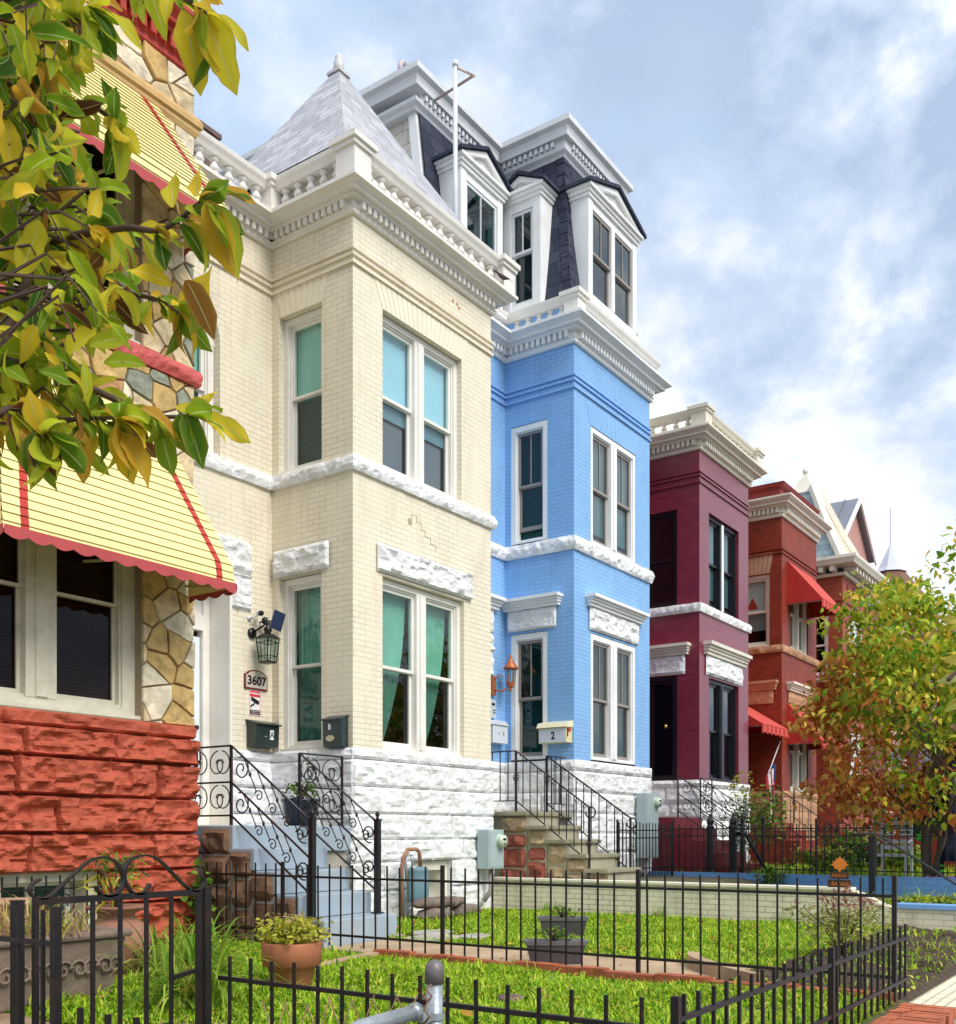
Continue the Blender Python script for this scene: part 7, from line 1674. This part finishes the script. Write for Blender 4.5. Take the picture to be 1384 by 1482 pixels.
def spline(P, n=6):
    out = []
    for i in range(len(P)-1):
        p0, p1, p2, p3 = P[max(0, i-1)], P[i], P[i+1], P[min(len(P)-1, i+2)]
        for j in range(n):
            t = j/n; out.append(.5*((2*p1)+(p2-p0)*t+(2*p0-5*p1+4*p2-p3)*t*t+(3*p1-p0-3*p2+p3)*t**3))
    out.append(P[-1]); return out
branches = [([(-260, 420, 2.3), (-60, 390, 2.2), (90, 345, 2.1), (180, 330, 2.0), (235, 332, 1.95), (290, 292, 1.9)], .012, [.55, 1.0]),
            ([(-260, 560, 2.2), (-40, 520, 2.1), (60, 535, 2.0), (150, 570, 1.95), (215, 600, 1.95), (285, 603, 1.9)], .011, [.6, 1.0]),
            ([(-260, -60, 2.4), (-40, -110, 2.2), (110, -70, 2.0), (220, -30, 1.9), (300, 20, 1.85)], .011, [.7, 1.0]),
            ([(-260, 640, 2.0), (-40, 610, 1.9), (20, 590, 1.9), (50, 615, 1.9), (62, 630, 1.85)], .009, [.5, 1.0]),
            ([(-260, 300, 2.5), (-50, 250, 2.4), (60, 190, 2.3), (120, 150, 2.25), (165, 175, 2.2)], .012, [.6, 1.0]),
            ([(-60, 520, 2.1), (60, 600, 2.0), (130, 605, 1.95), (172, 605, 1.9)], .008, [.5, 1.0]),
            ([(-200, 120, 2.3), (-20, 60, 2.2), (60, 40, 2.1), (130, 10, 2.1)], .011, [.5, 1.0]),
            ([(-200, 450, 2.5), (0, 440, 2.4), (120, 420, 2.3), (215, 430, 2.15), (262, 455, 2.05)], .010, [.5, 1.0]),
            ([(-100, 700, 1.9), (-30, 560, 1.9), (20, 460, 2.0), (60, 330, 2.1), (80, 200, 2.15), (70, 60, 2.2)], .016, [.1, .9])]
trunk0 = Vector((-1.2, 2.0, -1.7))
TRK = MB(); TRK.tube([trunk0, trunk0+Vector((.1, .05, 1.2)), trunk0+Vector((.25, .1, 2.4)), trunk0+Vector((.35, .1, 3.8))], [.12, .10, .085, .05], 10)
def px(t, P):
    return P[min(len(P)-1, int(t*(len(P)-1)))]
cd = [Vector((SA, CA, 0)), Vector((CA, -SA, 0)), Vector((0, 0, 1))]          # away, right, up as seen from the pavement
for P, r, (f0, f1) in branches:
    Q = spline([at(*p) for p in P]); root = trunk0+Vector((.3, .1, 2.2+.6*R.random()))
    rs = [r*(1-.75*i/len(Q)) for i in range(len(Q))]; BR.tube(Q, rs, 6)
    if P[0][0] < -150: BR.tube([root, (root+Q[0])/2+Vector((0, 0, .05)), Q[0]], [r*1.6, r*1.2, r], 6)
    # leaves whorled along the outer part
    n = int(12+8*len(P)*.6)
    for k in range(n):
        t = R.random()*.98+.02; q = px(t, Q); td = (px(min(1, t+.05), Q)-px(max(0, t-.05), Q)).normalized()
        side = cd[1]*R.uniform(-.6, .9)+cd[2]*R.uniform(-.9, .7)+cd[0]*R.uniform(-.7, .7)
        d = (td*.6+side*.9+Vector((0, 0, -.35))).normalized(); L = R.uniform(.06, .11)
        pet = q+d*.012; BR.tube([q, pet], .0018, 4); leaf(NL, pet, d, Vector((R.uniform(-.5, .5), R.uniform(-.5, .5), 1)), L, L*R.uniform(.17, .23), R.uniform(.2, 1.3), R.uniform(.1, .5), R.uniform(.03, .12), R.random()*6)
    for k in range(5):                                      # the tuft at the tip
        q = Q[-1]; side = cd[1]*R.uniform(-.3, 1)+cd[2]*R.uniform(-1.2, .5)+cd[0]*R.uniform(-.4, .5); d = side.normalized(); L = R.uniform(.08, .125)
        leaf(NL, q, d, Vector((R.uniform(-.5, .5), R.uniform(-.5, .5), 1)), L, L*R.uniform(.17, .24), R.uniform(.2, 1.1), R.uniform(.1, .5), .08, R.random()*6)
# fill of the crown edge
bound = [(-100, 60), (0, 95), (100, 100), (200, 115), (260, 165), (340, 200), (400, 215), (450, 170), (520, 120), (600, 150), (650, 120), (690, 60), (730, 10)]
def bx(v):
    for (v0, x0), (v1, x1) in zip(bound, bound[1:]):
        if v0 <= v <= v1: return x0+(x1-x0)*(v-v0)/(v1-v0)
    return 0
k = 0
while k < 900:
    v = R.uniform(-90, 620); b = bx(v); u = b-20-abs(R.gauss(0, 1))*120
    if u < -170: continue
    if R.random() < .50 and u > 60: continue
    dist = R.uniform(1.85, 2.75); q = at(u, v, dist); side = cd[1]*R.uniform(-.5, 1)+cd[2]*R.uniform(-1.1, .5)+cd[0]*R.uniform(-.8, .8)
    L = R.uniform(.055, .115); d = side.normalized(); leaf(NL, q, d, Vector((R.uniform(-.6, .6), R.uniform(-.6, .6), 1)), L, L*R.uniform(.17, .23), R.uniform(.1, 1.3), R.uniform(.1, .9), R.uniform(.05, .2), R.random()*6)
    if R.random() < .35: BR.tube([q, q-d*.06+Vector((0, 0, .02)), q-cd[1]*.16+Vector((0, 0, R.uniform(-.05, .05)))], [.002, .003, .004], 4)
    k += 1
# hand-placed drooping leaves on the outline
for (u, v, ds, du, dv, L, bd) in ((265, 15, 1.85, .2, -1, .15, .3), (292, 10, 1.85, .45, -1, .17, .5), (240, -5, 1.9, .9, -.3, .16, .8), (300, 290, 1.88, .35, -1, .16, .3), (308, 296, 1.88, .6, -1, .16, .5), (268, 300, 1.9, .9, -.25, .13, .5), (250, 300, 1.9, -.1, 1, .11, .3), (284, 285, 1.9, -.05, 1, .09, .3),
                                  (270, 405, 1.95, .55, -1, .13, .4), (255, 590, 1.9, .9, -.1, .13, .7), (270, 600, 1.9, .35, -1, .12, .4), (262, 598, 1.9, .05, -1, .12, .6), (180, 628, 1.9, .6, -1, .12, .4), (165, 620, 1.9, .35, -1, .12, .4), (118, 622, 1.9, -.05, -1, .11, .2), (60, 635, 1.9, .1, -1, .11, .3), (22, 610, 1.9, .2, -1, .12, .3), (205, 590, 1.9, .8, -.5, .11, .4), (150, 525, 2.0, .8, 0, .10, .4), (130, 500, 2.0, .7, .2, .10, .4)):
    leaf(NL, at(u, v, ds), (cd[1]*du+cd[2]*dv+cd[0]*R.uniform(-.3, .3)), cd[0]*-1+Vector((0, 0, .4)), L*.86, L*.19, bd*1.4, .35, .06, u)
NL.uv['fn'] = NL.uvl
ML = leafmat('magnolia_leaf', [(0, (.04, .14, .01)), (.15, (.14, .30, .015)), (.38, (.36, .50, .02)), (.62, (.66, .68, .04)), (.82, (.92, .66, .04)), (.93, (.62, .30, .04)), (.97, (.18, .06, .03)), (1, (.12, .04, .02))], 9, .58, sp=True, rough=.62)
NL.build('crown', [ML], NT, recalc=False); BR.build('branches', [TWIG], NT); TRK.build('trunk', [BARK], NT)
# a stray branch of another near tree at the right edge
_b = at(1900, 1206, 3.3); NT2 = thing('street_tree', (_b.x, _b.y, -1.6), 'nearer pavement tree whose pale yellow-green leaves just poke in at the right edge', 'tree'); N2 = MB(); N2.uvl = []; B2 = MB()
T2 = MB(); T2.tube([(_b.x, _b.y, -1.62), (_b.x+.03, _b.y, -.4), (_b.x, _b.y+.05, 1.0), (_b.x+.06, _b.y, 2.6)], [.075, .06, .05, .03], 10); T2.build('trunk', [BARK], NT2)
B2.tube([(_b.x, _b.y+.05, .75), at(1700, 860, 3.15), at(1560, 900, 3.0)], [.022, .012, .006], 6)
Q = spline([at(1560, 900, 3.0), at(1470, 930, 3.0), at(1400, 960, 3.0), at(1372, 985, 3.0)]); B2.tube(Q, .006, 5)
for (u, v, du, dv, L) in ((1385, 955, -1, .1, .10), (1380, 975, -1, -.3, .11), (1392, 990, -.6, -.9, .10), (1376, 900, -.9, .2, .07), (1388, 912, -.6, -.5, .08), (1395, 1000, -.9, -.6, .11), (1384, 1010, -.9, -.5, .10), (1430, 940, .2, -1, .1), (1450, 930, -.4, 1, .1)):
    leaf(N2, at(u+14, v, 3.0), cd[1]*du+cd[2]*dv, cd[0]*-1+Vector((0, 0, .5)), L*.72, L*.15, .5, .3, .08, u)
N2.uv['fn'] = N2.uvl; N2.build('foliage', [leafmat('yellow_leaf', [(0, (.30, .36, .05)), (.5, (.55, .45, .05)), (1, (.40, .50, .20))], 7, .4, sp=True)], NT2, recalc=False); B2.build('twig', [TWIG], NT2)

# ---- shrubs and pot plants
def shrub(name, label, cat, c, rad, n, mats, size, stems=6, seed=1, asp=.4, group=None, parent=None, droop=.1, mi=None):
    R = np.random.RandomState(seed); T = parent or thing(name, c, label, cat, group); P = R.normal(0, 1, (n, 3)); P /= np.linalg.norm(P, axis=1)[:, None]; P *= (R.uniform(0, 1, n)**.45)[:, None]
    lump = np.array([.85+.35*noise.noise(Vector(p)*2+Vector((seed, 0, 0))) for p in P])[:, None]
    C = np.array([c[0], c[1], c[2]+rad[2]])+P*lump*np.array(rad)
    if mi is not None: mi = (P[:, 2] > mi).astype(int)
    m = MB(); RR = random.Random(seed)
    for k in range(stems):
        a = RR.uniform(0, 6.28); q = RR.uniform(.3, .9); m.tube([c, (c[0]+rad[0]*.4*q*math.cos(a), c[1]+rad[1]*.4*q*math.sin(a), c[2]+rad[2]*.8), (c[0]+rad[0]*q*math.cos(a), c[1]+rad[1]*q*math.sin(a), c[2]+rad[2]*RR.uniform(1.2, 1.7))], [.008, .006, .003], 5)
    m.build('stems', [TWIG], T); leaf_cloud('foliage', C, None, mats, T, size, asp, droop, seed, mi); return T
GA = leafmat('shrub_green', [(0, (.03, .09, .012)), (.5, (.09, .20, .02)), (1, (.24, .36, .05))], 4, .3); GY = leafmat('yellow_green', [(0, (.30, .38, .03)), (.5, (.52, .52, .06)), (1, (.70, .62, .16))], 4, .4); PK = leafmat('dusky_pink', [(0, (.22, .07, .07)), (.6, (.38, .17, .14)), (1, (.45, .30, .18))], 6, .3)
DG = leafmat('dark_green', [(0, (.012, .04, .01)), (.6, (.04, .10, .02)), (1, (.10, .18, .04))], 4, .25)
shrub('', '', '', (5.09, 5.12, -.80), (.30, .30, .13), 900, [GY, leafmat('pink_bloom', [(0, (.45, .32, .16)), (1, (.62, .5, .25))], 6, .3)], (.03, .055), 10, 5, .5, parent=POT, mi=.75)
shrub('', '', '', (8.44, 8.35, .36), (.30, .25, .14), 130, [GA], (.05, .09), 8, 6, .45, parent=BP)
for pl, c in ((PL1, (9.2, 5.35, -.88)), (PL2, (7.32, 4.33, -.90))): shrub('', '', '', c, (.17, .17, .07), 70, [GA], (.03, .07), 8, 7, .4, parent=pl, droop=-.3)
shrub('bush', 'straggly shrub with dusky pink seed heads and yellowing leaves by the low cream wall', 'bush', (8.95, 2.45, -1.07), (.50, .50, .32), 1500, [leafmat('yellowing_green', [(0, (.16, .22, .05)), (.6, (.40, .40, .12)), (1, (.58, .54, .2))], 4, .35), PK], (.03, .075), 16, 8, .34, droop=-.5, mi=.42)
shrub('', '', '', (4.75, 6.6, -.58), (.26, .26, .28), 190, [GY, GA], (.07, .14), 9, 9, .16, parent=UR, droop=.5, mi=0)
shrub('plant', 'tall leggy plant with pale flowers against the white foundation of the maroon house', 'plant', (19.3, 7.2, -.78), (.42, .42, 1.15), 420, [GA, GY], (.06, .12), 9, 10, .5, mi=.3)
shrub('bush', 'leafy bush at the corner of the maroon house beside the flag', 'bush', (21.9, 7.6, -.4), (.6, .5, .8), 420, [GA], (.08, .14), 7, 11, .5)
shrub('bush', 'large dark green bush behind the far picket fences', 'bush', (20.5, 5.4, -.78), (.9, .8, .50), 900, [DG, GA], (.08, .14), 7, 12, .5, mi=.2)
shrub('bush', 'bright green low bush with a yellow-flowered edge behind the blue wall', 'bush', (19.2, 5.6, -.78), (.8, .8, .30), 700, [GA, GY], (.06, .12), 7, 13, .5, mi=.5)
shrub('bush', 'light green broad-leaved bush right of the far picket fences', 'bush', (20.5, 4.55, -.78), (.5, .5, .32), 420, [leafmat('fresh_green', [(0, (.12, .28, .03)), (1, (.34, .48, .06))], 4, .35)], (.10, .17), 7, 14, .55)
shrub('bush', 'dark evergreen bush behind the witch decoration', 'bush', (26, 5.3, -.78), (1.5, 1.2, .95), 1500, [DG, GA], (.12, .2), 7, 15, .5, mi=.5)
shrub('bush', 'low ground-hugging greenery at the end of the blue yard', 'bush', (14.9, 2.9, -1.04), (1.2, .6, .10), 600, [GA, GY], (.06, .11), 4, 16, .5, mi=.5)
shrub('bush', 'small weed growing against the base of the blue wall', 'bush', (17.1, 5.9, -.95), (.3, .3, .22), 160, [GA], (.06, .12), 5, 17, .5)
shrub('vine', 'leafy ivy climbing between the red basement corner and the cream steps', 'ivy', (6.75, 8.05, -1.08), (.16, .15, .45), 90, [GA], (.07, .12), 6, 18, .8)
shrub('tree', 'green crown of a tree showing above the roofs between the red houses', 'tree', (29.5, 7.6, 3.2), (.9, .9, .7), 500, [DG, GA], (.12, .2), 6, 19, .5)
DRY = leafmat('dry_grass', [(0, (.38, .22, .10)), (1, (.60, .44, .22))], 4, .3)
def blades(name, label, cat, c, n, L_, spread, mats, parent=None, seed=1, w=.010, group=None, rad=.12):
    T = parent or thing(name, c, label, cat, group); m = MB(); R = random.Random(seed)
    for k in range(n):
        a = R.uniform(0, 6.28); L = R.uniform(*L_); el = R.uniform(.75, 1.45); ba = R.uniform(0, 6.28); br = rad*math.sqrt(R.random()); p = Vector((c[0]+br*math.cos(ba), c[1]+br*math.sin(ba), c[2])); d = Vector((math.cos(a)*math.cos(el), math.sin(a)*math.cos(el), math.sin(el))); s = Vector((-math.sin(a), math.cos(a), 0)); K = 8; vs = []
        ww = w*R.uniform(.7, 1.3)
        for i in range(K+1):
            t = i/K; q = ww*(1-t**2.2)+.0006; vs += [tuple(p-s*q), tuple(p-Vector((0, 0, q*.4))), tuple(p+s*q)]; p = p+d*L/K; p.z = max(p.z, c[2]-.0); d = (d+Vector((0, 0, -spread/K*(.6+1.6*t)))).normalized()
        m.add(vs, [(i*3+j, i*3+j+1, (i+1)*3+j+1, (i+1)*3+j) for i in range(K) for j in range(2)], R.choice(range(len(mats))), True)
    m.build('blades', mats, T, recalc=False); return T
LILY = leafmat('daylily_blade', [(0, (.10, .24, .02)), (.5, (.24, .40, .04)), (.85, (.42, .50, .08)), (1, (.62, .5, .16))], 3, .35)
blades('daylily', 'fountain of long arching daylily leaves behind the gate, the nearer clump', 'plant', (4.15, 5.05, -1.08), 150, (.45, .75), 2.0, [LILY], seed=2, w=.011, rad=.2)
blades('daylily', 'second clump of arching daylily leaves against the red basement wall', 'plant', (5.0, 6.15, -1.08), 130, (.45, .75), 1.9, [LILY], seed=3, w=.011, rad=.25)
blades('', '', '', (3.72, 6.1, -.64), 260, (.12, .34), 1.8, [DRY, LILY, DRY], parent=CP, seed=4, w=.006, rad=.42)
R = random.Random(77)
for i, (x, y, s) in enumerate(((11.3, 8.1, .8), (12.05, 7.2, .9), (12.05, 5.6, .9), (12.0, 4.0, .9), (8.3, 8.2, .8), (9.4, 7.9, .7))):
    blades('grass_tuft', 'tuft of longer grass at the foot of the cream walls', 'grass', (x, y, -1.08), 40, (.1*s, .24*s), 1.4, [LILY], seed=20+i, w=.006, group='grass tufts along the cream walls', rad=.12)
m = MB()
for k in range(70):
    x, y = R.uniform(7.7, 12), R.uniform(1.6, 2.7); r = R.uniform(.015, .05); m.lathe([(r, -.01), (r*.8, r*.5), (0, r*.7)], (x, y, -1.07), 6, sm=False, sx=R.uniform(.6, 1.3), turn=R.random()*3)
o = m.build('soil_clods', [SOIL]); o['kind'] = 'stuff'; o['label'] = 'dark clods of earth in the flower bed'; o['category'] = 'soil'
# fallen leaves
P = np.array([(R.uniform(3.5, 6.8), R.uniform(1.6, 6), -1.03) for k in range(60)]+[(R.uniform(8, 12), R.uniform(1.8, 7.5), -1.04) for k in range(80)]+[(R.uniform(7, 7.9), R.uniform(3, 6.5), -1.06) for k in range(8)])
o = leaf_cloud('fallen_leaves', P, None, [leafmat('fallen_leaf', [(0, (.55, .42, .06)), (.6, (.45, .20, .05)), (1, (.25, .10, .04))], 5, .2)], None, (.04, .09), .5, 0, 9, loc=(7, 4, -1.05)); o['kind'] = 'stuff'; o['label'] = 'scattered yellow and brown fallen leaves on the lawns'; o['category'] = 'leaves'

# ================================================================ SKY, SUN, CAMERA
w = bpy.data.worlds.new('World'); scn.world = w; w.use_nodes = True; nt = w.node_tree
for n_ in list(nt.nodes): nt.nodes.remove(n_)
SUN_EL, SUN_AZ = 46, 192          # azimuth measured clockwise from +Y: sun over the street, behind the camera
sky = nt.nodes.new('ShaderNodeTexSky'); sky.sky_type = 'NISHITA'; sky.sun_disc = False; sky.sun_elevation = math.radians(SUN_EL); sky.sun_rotation = math.radians(SUN_AZ); sky.air_density = 1.0; sky.dust_density = 1.2; sky.ozone_density = 1.5
tc = nt.nodes.new('ShaderNodeTexCoord'); sp = nt.nodes.new('ShaderNodeSeparateXYZ'); nt.links.new(tc.outputs['Generated'], sp.inputs[0])
az = nt.nodes.new('ShaderNodeMath'); az.operation = 'MAXIMUM'; az.inputs[1].default_value = 0; nt.links.new(sp.outputs[2], az.inputs[0])
ad = nt.nodes.new('ShaderNodeMath'); ad.operation = 'ADD'; ad.inputs[1].default_value = .22; nt.links.new(az.outputs[0], ad.inputs[0])
dv = nt.nodes.new('ShaderNodeVectorMath'); dv.operation = 'DIVIDE'; cb = nt.nodes.new('ShaderNodeCombineXYZ')
for i in range(3): nt.links.new(ad.outputs[0], cb.inputs[i])
nt.links.new(tc.outputs['Generated'], dv.inputs[0]); dv.inputs[1].default_value = (1, 1, .75)
def wn(sc, det, rough, dist, off):
    mp = nt.nodes.new('ShaderNodeMapping'); mp.inputs['Location'].default_value = off; nt.links.new(dv.outputs[0], mp.inputs[0]); return noise_t(nt, mp.outputs[0], sc, det, rough, dist)
n1 = wn(2.4, 9, .55, 0, (3.1, 1.7, 0)); n2 = wn(4.2, 9, .58, .12, (7.4, 2.2, 0)); n3 = wn(2.2, 6, .55, 0, (1.2, 5.1, 0))
cov = ramp(nt, n1, [(.30, 0.1), (.46, 1.0)]).outputs[0]
cc = ramp(nt, n2, [(.38, (3.4, 4.4, 6.1)), (.46, (5.4, 6.3, 7.6)), (.53, (9.0, 9.1, 9.2))]).outputs[0]
cc = mixc(nt, cc, (4.2, 5.2, 6.8), ramp(nt, n3, [(.50, 0.0), (.66, .6)]).outputs[0])
lift = mixc(nt, sky.outputs[0], (4.8, 6.2, 8.3), .85)
fin = mixc(nt, lift, cc, cov)
bg = nt.nodes.new('ShaderNodeBackground'); bg.inputs[1].default_value = .088; nt.links.new(fin, bg.inputs[0]); wo = nt.nodes.new('ShaderNodeOutputWorld'); nt.links.new(bg.outputs[0], wo.inputs[0])
sl = bpy.data.lights.new('sun', 'SUN'); sl.energy = 2.1; sl.angle = math.radians(30); sl.color = (1, .95, .87); so = bpy.data.objects.new('sun', sl); COL.objects.link(so)
e, a = math.radians(SUN_EL), math.radians(SUN_AZ); dirv = Vector((math.sin(a)*math.cos(e), math.cos(a)*math.cos(e), math.sin(e))); so.rotation_euler = dirv.to_track_quat('Z', 'Y').to_euler(); so.location = dirv*50
cam = bpy.data.cameras.new('camera'); co = bpy.data.objects.new('camera', cam); COL.objects.link(co); scn.camera = co
cam.sensor_fit = 'HORIZONTAL'; cam.sensor_width = 36; cam.lens = 36*FPX/1384; cam.shift_y = (HY-741)/1384; cam.clip_end = 1000; cam.clip_start = .05
co.location = (0, 0, 0); co.rotation_euler = (math.pi/2, 0, -(math.pi/2-math.atan2(CA, SA)))
scn.view_settings.view_transform = 'Standard'; scn.view_settings.look = 'None'; scn.view_settings.exposure = 0.60; scn.view_settings.gamma = 1; scn.view_settings.use_curve_mapping = False
scn.cycles.max_bounces = 8; scn.cycles.transparent_max_bounces = 12
